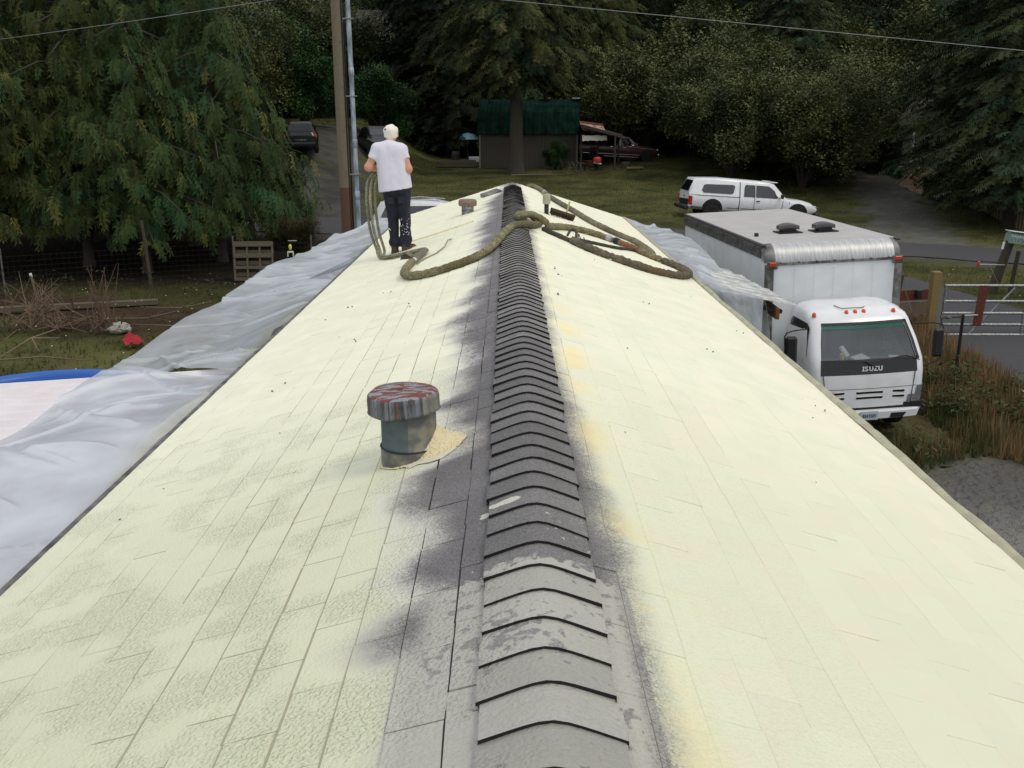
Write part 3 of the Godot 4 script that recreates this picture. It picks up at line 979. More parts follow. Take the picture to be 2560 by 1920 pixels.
# ---- hoses ----
func hose_mesh(pts: Array, r: float, ridged: float, cols: Array, step := 0.03, sides := 12) -> ArrayMesh:
	var cu := Curve3D.new()
	for i in pts.size():
		var p: Vector3 = pts[i]
		var a: Vector3 = pts[maxi(i - 1, 0)]
		var b: Vector3 = pts[mini(i + 1, pts.size() - 1)]
		var tn := (b - a) / 6.0
		cu.add_point(p, -tn, tn)
	cu.bake_interval = 0.02
	var L := cu.get_baked_length()
	var n := int(L / step)
	var x := Vector3.ZERO
	return grid_mesh(sides, n, func(u: float, v: float) -> Vector3:
		var s := v * L
		var p := cu.sample_baked(s, true)
		var d := (cu.sample_baked(minf(s + 0.02, L), true) - cu.sample_baked(maxf(s - 0.02, 0.0), true)).normalized()
		var sx := d.cross(Vector3.UP).normalized()
		var sy := sx.cross(d)
		var a := -TAU * u
		var w := 1.0 + ridged * nz2.get_noise_2d(s * 14.0 + 0.35 * sin(a), 3.0) + ridged * 0.6 * nz2.get_noise_3d(s * 30.0, cos(a) * 1.2, sin(a) * 1.2) + ridged * 1.2 * (fmod(s * 14.0 + a / TAU, 1.0) - 0.5)
		if v < 0.001 or v > 0.999: w = 0.25
		return p + (sx * cos(a) + sy * sin(a)) * r * w,
	func(_p: Vector3, u: float, v: float) -> Color:
		var q := nz.get_noise_2d(floorf(v * L * 14.0 + u) * 37.0, sin(TAU * u) * 3.0) * 0.7 + 0.5
		var c: Color = cols[0].lerp(cols[1], clampf(q * 1.6 - 0.3, 0, 1))
		if cols.size() > 2:
			var g := smoothstep(0.1, 0.35, nz.get_noise_1d(v * L * 6.0 + 50.0))
			c = c.lerp(cols[2], g)
		return c.srgb_to_linear())

func hose_mat() -> StandardMaterial3D:
	var m := mat(Color.WHITE, 0.9, 0.0, N.wrap, Vector3(7, 7, 7), N.rough, 0.6, true)
	m.vertex_color_use_as_albedo = true
	return m

func build_hoses() -> void:
	var hm := hose_mat()
	var r := 0.043
	var lay := func(list: Array, rr: float) -> Array:
		var out := []
		for p in list:
			out.append(Vector3(p[0], roof_y(p[0]) + rr + 0.008 + (0.02 if absf(p[0] - RX) < 0.2 else 0.0) + (p[2] if p.size() > 2 else 0.0), p[1]))
		return out
	var olive := [S(150, 142, 104), S(190, 180, 142), S(132, 124, 86)]
	var o := thing("spray_hose", "long tape-wrapped spray hose snaking from the worker over the ridge to the right eave", "hose")
	var left: Array = lay.call([[-1.12, -11.15], [-1.14, -10.75], [-1.14, -10.42], [-1.11, -10.12], [-1.0, -9.82], [-0.86, -9.66], [-0.7, -9.58], [-0.5, -9.6], [-0.36, -9.66], [-0.26, -9.82], [-0.17, -10.08], [-0.09, -10.5], [-0.02, -10.93], [0.07, -11.28], [0.21, -11.7], [0.34, -12.19], [0.42, -12.66], [0.42, -12.98], [0.36, -13.16], [0.27, -13.1], [0.18, -12.9], [0.13, -12.5, 0.0], [0.16, -12.25, 0.02], [0.28, -12.3, 0.085], [0.4, -12.45, 0.09], [0.52, -12.62, 0.03]], r)
	put("wrapped_hose", hose_mesh(left, r, 0.16, olive), hm, o)
	var mid: Array = lay.call([[0.5, -12.6], [0.62, -12.8], [0.8, -13.25], [1.02, -13.55], [1.24, -13.66], [1.39, -13.66], [1.55, -13.58], [1.74, -13.4], [1.94, -13.1], [2.1, -12.9]], r)
	put("wrapped_hose", hose_mesh(mid, r * 0.98, 0.2, [S(150, 140, 104), S(184, 172, 134), S(176, 118, 84)]), hm, o)
	var right: Array = lay.call([[2.08, -12.92], [2.2, -12.83], [2.33, -12.66], [2.37, -12.36], [2.29, -11.98], [2.13, -11.66], [1.91, -11.4], [1.67, -11.26], [1.46, -11.27], [1.26, -11.33], [1.08, -11.42], [0.9, -11.58], [0.78, -11.8]], r)
	put("wrapped_hose", hose_mesh(right, r * 1.04, 0.27, [S(116, 106, 88), S(150, 138, 114), S(140, 116, 88)]), hm, o)
	# tape label on the hose
	var lm := mat(S(232, 236, 240), 0.4)
	var bm := mat(S(36, 58, 92), 0.4)
	put("tape_label", hose_mesh([mid[5], mid[5].lerp(mid[6], 0.7)], r * 1.1, 0.02, [S(224, 228, 234), S(236, 238, 240)]), hm, o)
	put("tape_label", hose_mesh([mid[5].lerp(mid[6], 0.7), mid[6].lerp(mid[7], 0.25)], r * 1.12, 0.02, [S(36, 52, 78), S(58, 78, 104)]), hm, o)
	# torn wrap at the left end, three lines to the worker's hand
	var tw := grid_mesh(14, 12, func(u: float, v: float) -> Vector3:
		var a := TAU * u
		var p: Vector3 = left[0].lerp(Vector3(-1.02, roof_y(-1.02) + 0.06, -11.75), v)
		var rr := lerpf(0.058, 0.04, v) * (1.0 + 0.35 * nz2.get_noise_2d(v * 8.0, cos(a) * 3.0))
		if v < 0.2 and absf(u - 0.5) < 0.15: rr += 0.1
		return p + Vector3(cos(a) * rr, absf(sin(a)) * rr * 0.9 - 0.01, sin(a) * 0.02))
	put("torn_wrap", tw, mat(S(150, 142, 124), 0.95, 0.0, N.wrap, Vector3(6, 6, 6)), o)
	var sm := hose_mat()
	var kx := [[-0.44, 0.0], [-0.385, 0.04], [-0.33, -0.03]]
	for k in 3:
		var dx: float = kx[k][0]; var dz: float = kx[k][1]
		var pts := []
		for q in [[dx + 0.07, 1.06, -0.24], [dx + 0.0, 0.96, -0.12], [dx - 0.01, 0.75, dz], [dx + 0.005, 0.5, dz + 0.02], [dx + 0.04, 0.27, dz + 0.05], [dx + 0.11, 0.09 - 0.02 * k, dz + 0.12]]:
			pts.append(Vector3(-1.47, 3.49, -13.1) + Vector3(q[0], q[1], q[2]))
		for q in [[-1.72 + 0.03 * k, -12.8 + 0.05 * k], [-1.52, -12.55 + 0.06 * k], [-1.3, -12.35 + 0.06 * k], [-1.12, -12.2 + 0.05 * k], [-1.03, -11.95], [-1.04, -11.6]]:
			pts.append(on_roof(q[0], q[1], 0.03 + 0.012 * k))
		put("strand", hose_mesh(pts, 0.019, 0.14, [S(160, 158, 124), S(194, 192, 158)]), sm, o)
	# the loose string and small wires
	var st := mb()
	tube(st, [on_roof(-1.06, -11.0, 0.02), on_roof(-0.98, -11.25, 0.02), on_roof(-0.86, -11.42, 0.02), on_roof(-0.78, -11.75, 0.03), on_roof(-0.77, -12.2, 0.05), on_roof(-0.74, -12.5, 0.02)], [0.008], 6)
	obj("string", st, mat(S(140, 132, 104), 0.9), o)
	var dk := [S(74, 70, 62), S(106, 98, 84)]
	put("cable", hose_mesh(lay.call([[0.44, -12.25], [0.52, -12.12], [0.6, -12.02], [0.7, -11.9], [0.8, -11.78]], 0.025), 0.03, 0.15, dk), hm, o)
	put("cable", hose_mesh(lay.call([[0.78, -11.95], [0.95, -12.35], [1.26, -12.65], [1.5, -12.9], [1.68, -13.2], [1.8, -13.3]], 0.018), 0.021, 0.15, dk), hm, o)
	put("cable", hose_mesh(lay.call([[0.85, -11.7, 0.02], [0.88, -11.9, 0.08], [0.9, -12.1, 0.1], [0.94, -12.22, 0.03], [0.98, -12.1, 0.02], [0.95, -11.95, 0.1]], 0.01), 0.007, 0.05, dk, 0.02, 6), hm, o)
	put("cable", hose_mesh(lay.call([[0.74, -11.9, 0.04], [0.8, -12.05, 0.12], [0.86, -12.0, 0.12], [0.84, -11.8, 0.03]], 0.02), 0.018, 0.05, dk, 0.02, 6), hm, o)
	var o2 := thing("spray_hose", "second wrapped hose lying straight from the far end of the roof down the right slope", "hose")
	var far: Array = lay.call([[2.02, -13.15], [2.05, -13.6], [2.02, -14.1], [1.92, -14.6], [1.66, -14.94], [1.36, -15.72], [1.15, -16.8], [0.92, -17.8], [0.76, -18.8], [0.71, -19.4], [0.64, -19.85], [0.5, -20.02], [0.4, -20.06, -0.1], [0.34, -20.12, -0.5]], r)
	put("wrapped_hose", hose_mesh(far, r, 0.13, [S(150, 142, 114), S(182, 172, 142), S(138, 130, 104)]), hm, o2)
	put("tape_label", hose_mesh([far[8].lerp(far[9], 0.2), far[8].lerp(far[9], 0.8)], r * 1.1, 0.02, [S(206, 208, 204), S(224, 224, 220)]), hm, o2)
	st = mb()
	beam(st, on_roof(0.98, -15.6, 0.09), on_roof(1.0, -15.0, 0.05), 0.03, 0.03)
	# the push broom head
	var b := thing("broom_head", "dirty wooden broom head lying on the right slope under the straight hose", "broom", on_roof(0.84, -15.0, 0.02), 0.0)
	b.rotation = Vector3(0.1, 0.42, -0.31)
	st = mb(); box(st, T(0, 0.07, 0), Vector3(0.44, 0.05, 0.07), 0.01); obj("block", st, mat(S(96, 82, 60), 0.9, 0.0, N.grain, Vector3(2, 8, 8)), b)
	st = mb()
	for i in 46:
		var x := -0.21 + 0.42 * i / 45.0
		beam(st, Vector3(x, 0.05, 0.02 * sin(i * 1.7)), Vector3(x + 0.008 * sin(i * 2.3), -0.0, 0.03 * sin(i * 1.1)), 0.009, 0.05)
	tag(obj("bristles", st, mat(S(58, 48, 38), 0.95), b), "", "", "", "stuff")
	st = mb(); rod(st, Vector3(0.06, 0.08, 0.0), Vector3(0.12, 0.26, -0.12), 0.014); obj("handle_stub", st, mat(S(170, 158, 96), 0.7), b)
	# crumbs of foam and debris lying about
	var wh := []; var tn := []
	rng.seed = 77
	var pick := [[-1.55, -9.2], [-1.25, -7.3], [0.4, -9.1], [0.47, -8.7], [-1.2, -9.4], [1.6, -7.2], [1.3, -8.6], [-0.9, -8.2], [-1.6, -6.4], [0.42, -7.6], [-0.42, -4.9], [2.2, -8.7], [2.15, -6.2]]
	for p in pick:
		for q in 2:
			var x: float = p[0] + rng.randf_range(-0.06, 0.06); var zz: float = p[1] + rng.randf_range(-0.1, 0.1)
			wh.append(Transform3D(Basis.from_euler(Vector3(rng.randf() * 6, rng.randf() * 6, rng.randf() * 6)).scaled(Vector3.ONE * rng.randf_range(0.4, 1.0)), on_roof(x, zz, 0.014)))
	for q in 16:
		var x := rng.randf_range(-2.0, 2.2); var zz := rng.randf_range(-12.5, -2.4)
		wh.append(Transform3D(Basis.from_euler(Vector3(rng.randf() * 6, rng.randf() * 6, 0)).scaled(Vector3.ONE * rng.randf_range(0.25, 0.7)), on_roof(x, zz, 0.013)))
	var cm := BoxMesh.new(); cm.size = Vector3(0.02, 0.006, 0.011)
	var ob := many("debris", cm, mat(S(56, 46, 38), 0.95), wh, [])
	tag(ob, "dark crumbs and bits of bark scattered over the sprayed roof", "debris")

# ---- bodies: distance fields meshed with surface nets ----
func field(bones: Array, cell: float, k: float, cuts: Array = [], rough := 0.0, rs := 9.0) -> Array:
	var lo := Vector3.ONE * 1e9; var hi := -lo
	for b in bones:
		for e in [[b[0], b[2]], [b[1], b[3]]]:
			var p: Vector3 = e[0]; var rr: float = e[1] + k + cell * 2
			lo = lo.min(p - Vector3.ONE * rr); hi = hi.max(p + Vector3.ONE * rr)
	var nx := int((hi.x - lo.x) / cell) + 2; var ny := int((hi.y - lo.y) / cell) + 2; var nzz := int((hi.z - lo.z) / cell) + 2
	var g := PackedFloat32Array(); g.resize(nx * ny * nzz); g.fill(0.3)
	for b in bones:
		var a: Vector3 = b[0]; var e: Vector3 = b[1]; var ra: float = b[2]; var rb: float = b[3]
		var flat: bool = b.size() > 4 and b[4]
		var ab := e - a; var l2 := maxf(ab.length_squared(), 1e-9); var len := sqrt(l2)
		var m := maxf(ra, rb) + k + cell * 2.0
		var bl := (a.min(e) - Vector3.ONE * m - lo) / cell; var bh := (a.max(e) + Vector3.ONE * m - lo) / cell
		for z in range(maxi(0, int(bl.z)), mini(nzz - 1, int(bh.z) + 1) + 1):
			for y in range(maxi(0, int(bl.y)), mini(ny - 1, int(bh.y) + 1) + 1):
				var row := (z * ny + y) * nx
				for x in range(maxi(0, int(bl.x)), mini(nx - 1, int(bh.x) + 1) + 1):
					var p := lo + Vector3(x, y, z) * cell
					var tr := (p - a).dot(ab) / l2
					var t := clampf(tr, 0.0, 1.0)
					var d := (p - a - ab * t).length() - (ra + (rb - ra) * t)
					if flat: d = maxf(d, (tr - 1.0) * len)
					var o := g[row + x]
					var h := maxf(k - absf(o - d), 0.0) / k
					g[row + x] = minf(o, d) - h * h * k * 0.25
	if cuts.size() or rough > 0.0:
		for z in nzz:
			for y in ny:
				var row := (z * ny + y) * nx
				for x in nx:
					var d := g[row + x]
					if d > 0.06: continue
					var p := lo + Vector3(x, y, z) * cell
					if rough > 0.0: d += rough * nz2.get_noise_3d(p.x * rs, p.y * rs * 0.7, p.z * rs)
					for c in cuts: d = maxf(d, c[0].dot(p) - c[1])
					g[row + x] = d
	# surface nets
	var at := PackedInt32Array(); at.resize(nx * ny * nzz); at.fill(-1)
	var v := PackedVector3Array()
	var off := [0, 1, nx, nx + 1, nx * ny, nx * ny + 1, nx * ny + nx, nx * ny + nx + 1]
	var co := [Vector3(0, 0, 0), Vector3(1, 0, 0), Vector3(0, 1, 0), Vector3(1, 1, 0), Vector3(0, 0, 1), Vector3(1, 0, 1), Vector3(0, 1, 1), Vector3(1, 1, 1)]
	var ed := [[0, 1], [2, 3], [4, 5], [6, 7], [0, 2], [1, 3], [4, 6], [5, 7], [0, 4], [1, 5], [2, 6], [3, 7]]
	for z in nzz - 1:
		for y in ny - 1:
			var row := (z * ny + y) * nx
			for x in nx - 1:
				var i := row + x
				var s0 := g[i] < 0.0
				if (g[i + 1] < 0.0) == s0 and (g[i + nx] < 0.0) == s0 and (g[i + nx + 1] < 0.0) == s0 and (g[i + nx * ny] < 0.0) == s0 and (g[i + nx * ny + 1] < 0.0) == s0 and (g[i + nx * ny + nx] < 0.0) == s0 and (g[i + nx * ny + nx + 1] < 0.0) == s0: continue
				var sum := Vector3.ZERO; var n := 0
				for e in ed:
					var da := g[i + off[e[0]]]; var db := g[i + off[e[1]]]
					if (da < 0.0) != (db < 0.0):
						sum += co[e[0]].lerp(co[e[1]], da / (da - db)); n += 1
				at[i] = v.size()
				v.append(lo + (Vector3(x, y, z) + sum / n) * cell)
	var ix := PackedInt32Array()
	var dx := [[1, nx, nx * ny], [nx, nx * ny, 1], [nx * ny, 1, nx]]
	for z in range(1, nzz - 1):
		for y in range(1, ny - 1):
			for x in range(1, nx - 1):
				var i := (z * ny + y) * nx + x
				for e in dx:
					var sa := g[i] < 0.0
					if sa == (g[i + e[0]] < 0.0): continue
					var a := at[i]; var b := at[i - e[1]]; var c := at[i - e[1] - e[2]]; var d := at[i - e[2]]
					if a < 0 or b < 0 or c < 0 or d < 0: continue
					if sa: ix.append_array([a, c, b, a, d, c])
					else: ix.append_array([a, b, c, a, c, d])
	var nn := PackedVector3Array(); nn.resize(v.size())
	for i in range(0, ix.size(), 3):
		var n := (v[ix[i + 2]] - v[ix[i]]).cross(v[ix[i + 1]] - v[ix[i]])
		nn[ix[i]] += n; nn[ix[i + 1]] += n; nn[ix[i + 2]] += n
	for i in nn.size(): nn[i] = nn[i].normalized()
	return [v, nn, ix]

func net_mesh(parts: Array) -> ArrayMesh:
	var v := PackedVector3Array(); var n := PackedVector3Array(); var ix := PackedInt32Array()
	for p in parts:
		var base := v.size()
		v.append_array(p[0]); n.append_array(p[1])
		for i in p[2]: ix.append(i + base)
	var arr := []; arr.resize(Mesh.ARRAY_MAX)
	arr[Mesh.ARRAY_VERTEX] = v; arr[Mesh.ARRAY_NORMAL] = n; arr[Mesh.ARRAY_INDEX] = ix
	var m := ArrayMesh.new()
	m.add_surface_from_arrays(Mesh.PRIMITIVE_TRIANGLES, arr)
	return m

func hand(wrist: Vector3, dir: Vector3, up: Vector3, side: float) -> Array:
	# dir: along the palm, up: back of the hand
	var y := dir.normalized(); var z := (up - y * up.dot(y)).normalized(); var x := y.cross(z) * side
	var P := func(a: float, b: float, c: float) -> Vector3: return wrist + x * a + y * b + z * c
	var bones := [[P.call(-0.022, 0.02, 0), P.call(-0.026, 0.085, 0), 0.017, 0.015], [P.call(0.0, 0.02, 0), P.call(0.0, 0.088, 0.002), 0.018, 0.015], [P.call(0.022, 0.02, 0), P.call(0.026, 0.08, 0), 0.016, 0.014], [P.call(0, -0.04, 0), P.call(0, 0.03, 0), 0.028, 0.024]]
	var fx := [-0.03, -0.01, 0.01, 0.029]; var fl := [0.038, 0.044, 0.04, 0.031]
	for i in 4:
		var b0: Vector3 = P.call(fx[i], 0.088, 0.0)
		var b1: Vector3 = P.call(fx[i] * 1.1, 0.088 + fl[i] * 0.75, -fl[i] * 0.6)
		var b2: Vector3 = P.call(fx[i] * 1.1, 0.088 + fl[i] * 0.55, -fl[i] * 1.35)
		var b3: Vector3 = P.call(fx[i] * 1.05, 0.088 + fl[i] * 0.0, -fl[i] * 1.6)
		bones.append([b0, b1, 0.0095, 0.0088]); bones.append([b1, b2, 0.0088, 0.008]); bones.append([b2, b3, 0.008, 0.0068])
	bones.append([P.call(-0.025, 0.02, -0.005), P.call(-0.05, 0.05, -0.022), 0.013, 0.011])
	bones.append([P.call(-0.05, 0.05, -0.022), P.call(-0.042, 0.075, -0.048), 0.0105, 0.008])
	return field(bones, 0.005, 0.006)

func build_person() -> void:
	var o := thing("person", "man in white t-shirt, dark jeans and white cap, back turned, holding the hose", "person", Vector3(-1.47, 3.49, -13.1))
	var V := func(x: float, y: float, z: float) -> Vector3: return Vector3(x, y, z)
	var hl := Vector3(-0.12, 0.9, -0.02); var kl := Vector3(-0.105, 0.5, -0.07); var al := Vector3(-0.088, 0.09, -0.04)
	var hr := Vector3(0.045, 0.9, 0.0); var kr := Vector3(0.058, 0.5, -0.03); var ar := Vector3(0.066, 0.12, 0.03)
	var shl := Vector3(-0.28, 1.395, -0.02); var shr := Vector3(0.05, 1.385, -0.02)
	var el := Vector3(-0.405, 1.155, 0.02); var er := Vector3(0.135, 1.13, 0.03)
	var wl := Vector3(-0.24, 1.1, -0.24); var wr := Vector3(0.05, 1.0, -0.22)
	var head := Vector3(-0.098, 1.585, -0.115)
	var body := [
		[Vector3(-0.19, 1.34, -0.02), Vector3(-0.12, 0.95, 0), 0.09, 0.1], [Vector3(-0.03, 1.34, -0.02), Vector3(0.03, 0.95, 0), 0.09, 0.1],
		[hl, kl, 0.085, 0.055], [kl, al, 0.055, 0.042], [hr, kr, 0.085, 0.055], [kr, ar, 0.055, 0.042],
		[Vector3(-0.11, 1.4, -0.03), Vector3(-0.105, 1.53, -0.09), 0.07, 0.06],
		[shl, el, 0.058, 0.047], [el, wl, 0.049, 0.031], [shr, er, 0.058, 0.047], [er, wr, 0.048, 0.031], [Vector3(-0.2, 1.4, -0.02), shl, 0.07, 0.06], [Vector3(-0.03, 1.4, -0.02), shr, 0.07, 0.06]]
	var face := [[head + Vector3(0, 0.02, 0.02), head + Vector3(0, -0.01, -0.02), 0.082, 0.078], [head + Vector3(0, -0.05, -0.04), head + Vector3(0, -0.075, -0.055), 0.055, 0.04],
		[head + Vector3(0, -0.01, -0.095), head + Vector3(0, -0.035, -0.108), 0.012, 0.017], [head + Vector3(-0.03, 0.012, -0.085), head + Vector3(0.03, 0.012, -0.085), 0.016, 0.016],
		[head + Vector3(-0.02, -0.065, -0.095), head + Vector3(0.02, -0.065, -0.095), 0.01, 0.01],
		[head + Vector3(-0.08, 0.01, 0.0), head + Vector3(-0.088, -0.03, 0.0), 0.014, 0.011], [head + Vector3(0.08, 0.01, 0.0), head + Vector3(0.088, -0.03, 0.0), 0.014, 0.011],
		[Vector3(-0.105, 1.49, -0.06), head + Vector3(0, -0.04, 0.01), 0.062, 0.06]]
	var bm := net_mesh([field(body, 0.014, 0.04), field(face, 0.007, 0.02), hand(wl + (wl - el).normalized() * 0.03, wl - el, Vector3(0, 0.8, -0.5), 1.0), hand(wr + (wr - er).normalized() * 0.03, wr - er, Vector3(0, 0.8, -0.5), -1.0)])
	put("body", bm, M.skin, o)
	var st := mb()
	for s in [-1, 1]:
		var e := head + Vector3(s * 0.03, -0.004, -0.088)
		lathe(st, [Vector2(0.001, -0.011), Vector2(0.009, -0.006), Vector2(0.011, 0.0), Vector2(0.009, 0.006), Vector2(0.001, 0.011)], 10, Transform3D(Basis.IDENTITY, e))
	obj("eyes", st, M.white, o)
	# shirt
	var se := shl.lerp(el, 0.56); var sr := shr.lerp(er, 0.5)
	var shirt := [[Vector3(-0.2, 1.36, -0.02), Vector3(-0.135, 0.84, 0.0), 0.112, 0.14], [Vector3(-0.015, 1.36, -0.02), Vector3(0.04, 0.84, 0.0), 0.112, 0.138], [Vector3(-0.11, 1.41, -0.02), Vector3(-0.05, 0.84, 0.02), 0.1, 0.135],
		[Vector3(-0.11, 1.42, -0.035), Vector3(-0.107, 1.475, -0.06), 0.09, 0.068, true],
		[Vector3(-0.19, 1.4, -0.02), shl, 0.085, 0.075], [Vector3(-0.03, 1.4, -0.02), shr, 0.085, 0.073], [shl, se, 0.077, 0.073, true], [shr, sr, 0.076, 0.07, true]]
	put("shirt", net_mesh([field(shirt, 0.011, 0.03, [[Vector3(0.14, -1, 0), -0.862]], 0.01, 9.0)]), M.shirt, o)
	var jeans := [[Vector3(-0.105, 0.93, -0.005), Vector3(0.025, 0.93, 0.0), 0.122, 0.122], [hl, kl, 0.108, 0.077], [kl, al, 0.077, 0.068], [hr, kr, 0.106, 0.077], [kr, ar, 0.077, 0.068],
		[al + Vector3(-0.01, 0.06, 0), al + Vector3(0.01, 0.05, 0.01), 0.074, 0.074], [ar + Vector3(-0.01, 0.05, 0), ar + Vector3(0.01, 0.07, 0), 0.076, 0.076], [Vector3(-0.11, 0.84, 0.03), Vector3(0.03, 0.84, 0.035), 0.092, 0.092]]
	put("jeans", net_mesh([field(jeans, 0.011, 0.025, [[Vector3(0, -1, 0), -0.085], [Vector3(0, 1, 0), 0.99]], 0.02, 11.0)]), M.jeans, o)
	# paint splashes and pocket edges on the jeans
	st = mb()
	rng.seed = 5
	for i in 22:
		var y := rng.randf_range(0.2, 0.48)
		var x := 0.063 + rng.randf_range(-0.05, 0.06)
		var zc := kr.lerp(ar, clampf((0.5 - y) / 0.4, 0, 1)).z + sqrt(maxf(0.0, 0.0066 - (x - 0.061) * (x - 0.061)))
		box(st, Transform3D(Basis.from_euler(Vector3(0, (x - 0.06) * 12.0, rng.randf() * 3)), Vector3(x, y, zc)), Vector3(rng.randf_range(0.003, 0.008), rng.randf_range(0.006, 0.02), 0.008))
	for p in [[-0.175, 0.33], [-0.165, 0.32]]:
		box(st, Transform3D(Basis.from_euler(Vector3(0, -0.8, 1.2)), Vector3(p[0] + 0.02, p[1], 0.005)), Vector3(0.01, 0.03, 0.012))
	obj("paint_splash", st, mat(S(222, 222, 226), 0.8), o)
	st = mb()
	for s in [[-0.115, 0.82], [0.035, 0.825]]:
		box(st, Transform3D(Basis.from_euler(Vector3(-0.15, 0, 0.1)), Vector3(s[0], s[1] - 0.035, 0.117)), Vector3(0.1, 0.006, 0.012))
		box(st, Transform3D(Basis.from_euler(Vector3(-0.1, 0, 0)), Vector3(s[0], s[1] - 0.095, 0.113)), Vector3(0.09, 0.1, 0.01), 0.004)
	obj("pocket", st, mat(S(32, 38, 46), 0.9), o)
	# belt
	# boots
	for s in [-1, 1]:
		var a: Vector3 = al if s < 0 else ar
		var g := -0.035 if s < 0 else 0.02
		var d := Vector3(-0.1, 0, -0.99) if s < 0 else Vector3(0.5, 0.06, -0.85)
		var heel := Vector3(a.x, g + 0.045, a.z + 0.02); var toe := heel + d * 0.17
		var bt := [[heel, toe, 0.045, 0.042], [heel + Vector3(0, 0.005, 0), heel + Vector3(0, 0.1, -0.005), 0.045, 0.05], [heel + Vector3(0, 0.06, 0), heel + d * 0.09, 0.045, 0.04], [heel + Vector3(0.012, -0.01, 0), toe + Vector3(0.015, -0.01, 0), 0.04, 0.038], [heel - Vector3(0.012, 0.01, 0), toe - Vector3(0.015, 0.01, 0), 0.04, 0.038]]
		var b := put("boot", net_mesh([field(bt, 0.009, 0.02, [[Vector3(0.0, -1, 0), -(g + 0.004)]])]), M.boot, o)
	# cap: soft crown bunched to the top, hem round the neck
	var hb := [[head + Vector3(0, 0.02, 0.025), head + Vector3(0, 0.035, -0.015), 0.09, 0.084], [head + Vector3(-0.005, 0.06, 0.01), head + Vector3(0.012, 0.118, 0.0), 0.058, 0.012], [head + Vector3(0.0, -0.035, 0.02), head + Vector3(0, -0.01, 0.0), 0.088, 0.088], [head + Vector3(-0.06, 0.05, 0.03), head + Vector3(-0.04, 0.085, 0.02), 0.04, 0.02], [head + Vector3(0.055, 0.06, 0.02), head + Vector3(0.03, 0.09, 0.03), 0.035, 0.018]]
	put("cap", net_mesh([field(hb, 0.008, 0.025, [[Vector3(0, -0.93, -0.36), -(1.535 * 0.93 - 0.115 * 0.36 + 0.022)]], 0.016, 16.0)]), M.cloth, o)
	st = mb()
	box(st, Transform3D(Basis.from_euler(Vector3(-0.3, -0.6, 0.75)), head + Vector3(-0.07, 0.062, 0.078)), Vector3(0.026, 0.026, 0.006), 0.002)
	obj("cap_patch", st, mat(S(50, 50, 50), 0.8), o)

# ---- vehicles ----
func wheel(parent: Node3D, at: Vector3, r: float, w: float, rim_m: Material, out := 1.0, axis_x := true) -> void:
	var o := Node3D.new(); o.name = numbered("wheel", parent); parent.add_child(o, true)
	o.position = at
	var b := Basis(Vector3.UP, 0.0 if axis_x else PI / 2) * Basis(Vector3.BACK, -PI / 2 * out)
	var t := Transform3D(b, Vector3.ZERO)
	var st := mb()
	lathe(st, [Vector2(r * 0.6, -w / 2), Vector2(r * 0.93, -w / 2), Vector2(r, -w * 0.35), Vector2(r, w * 0.35), Vector2(r * 0.93, w / 2), Vector2(r * 0.62, w / 2), Vector2(r * 0.6, w * 0.3)], 28, t)
	obj("tyre", st, M.rubber, o)
	st = mb()
	lathe(st, [Vector2(r * 0.61, w * 0.3), Vector2(r * 0.58, w * 0.36), Vector2(r * 0.5, w * 0.22), Vector2(r * 0.25, w * 0.2), Vector2(r * 0.2, w * 0.42), Vector2(0.001, w * 0.44)], 20, t)
	for k in 5:
		var a := TAU * k / 5
		beam(st, t * Vector3(cos(a) * r * 0.2, w * 0.32, sin(a) * r * 0.2), t * Vector3(cos(a) * r * 0.58, w * 0.34, sin(a) * r * 0.58), r * 0.14, 0.02)
	obj("rim", st, rim_m, o)

# ring at height y for the cab: 12 across the front, rounded corners, sides, back
const CAB := [[0.62, 0.95, 0.0], [0.95, 0.985, 0.0], [1.2, 0.995, -0.02], [1.4, 0.985, -0.06], [1.7, 0.94, -0.23], [2.0, 0.87, -0.42], [2.08, 0.845, -0.5], [2.15, 0.8, -0.62], [2.2, 0.7, -0.82], [2.225, 0.5, -1.0]]
func cab_ring(y: float, off := 0.0) -> PackedVector3Array:
	var w := 0.0; var f := 0.0
	for i in CAB.size() - 1:
		if y >= CAB[i][0]:
			var t := clampf((y - CAB[i][0]) / (CAB[i + 1][0] - CAB[i][0]), 0, 1)
			w = lerpf(CAB[i][1], CAB[i + 1][1], t); f = lerpf(CAB[i][2], CAB[i + 1][2], t)
	var b := -1.5 + maxf(0.0, y - 2.1) * 0.6
	w += off; f += off
	var r := 0.17 if y < 2.1 else 0.25
	var out := PackedVector3Array()
	for i in 13:
		var s := -1.0 + 2.0 * i / 12
		out.append(Vector3(s * (w - r), y, f - 0.05 * s * s))
	for i in range(1, 6):
		var a := PI / 2 * (1 - i / 5.0)
		out.append(Vector3(w - r + cos(a) * r, y, f - 0.05 - r + sin(a) * r))
	for i in range(1, 7): out.append(Vector3(w, y, lerpf(f - 0.05 - r, b + 0.06, i / 6.0)))
	out.append(Vector3(w - 0.06, y, b)); out.append(Vector3(0, y, b)); out.append(Vector3(-w + 0.06, y, b))
	for i in range(0, 6): out.append(Vector3(-w, y, lerpf(b + 0.06, f - 0.05 - r, i / 6.0)))
	for i in range(1, 6):
		var a := PI / 2 * i / 5.0
		out.append(Vector3(-w + r - cos(a - 0.0) * r, y, f - 0.05 - r + sin(a) * r))
	return out

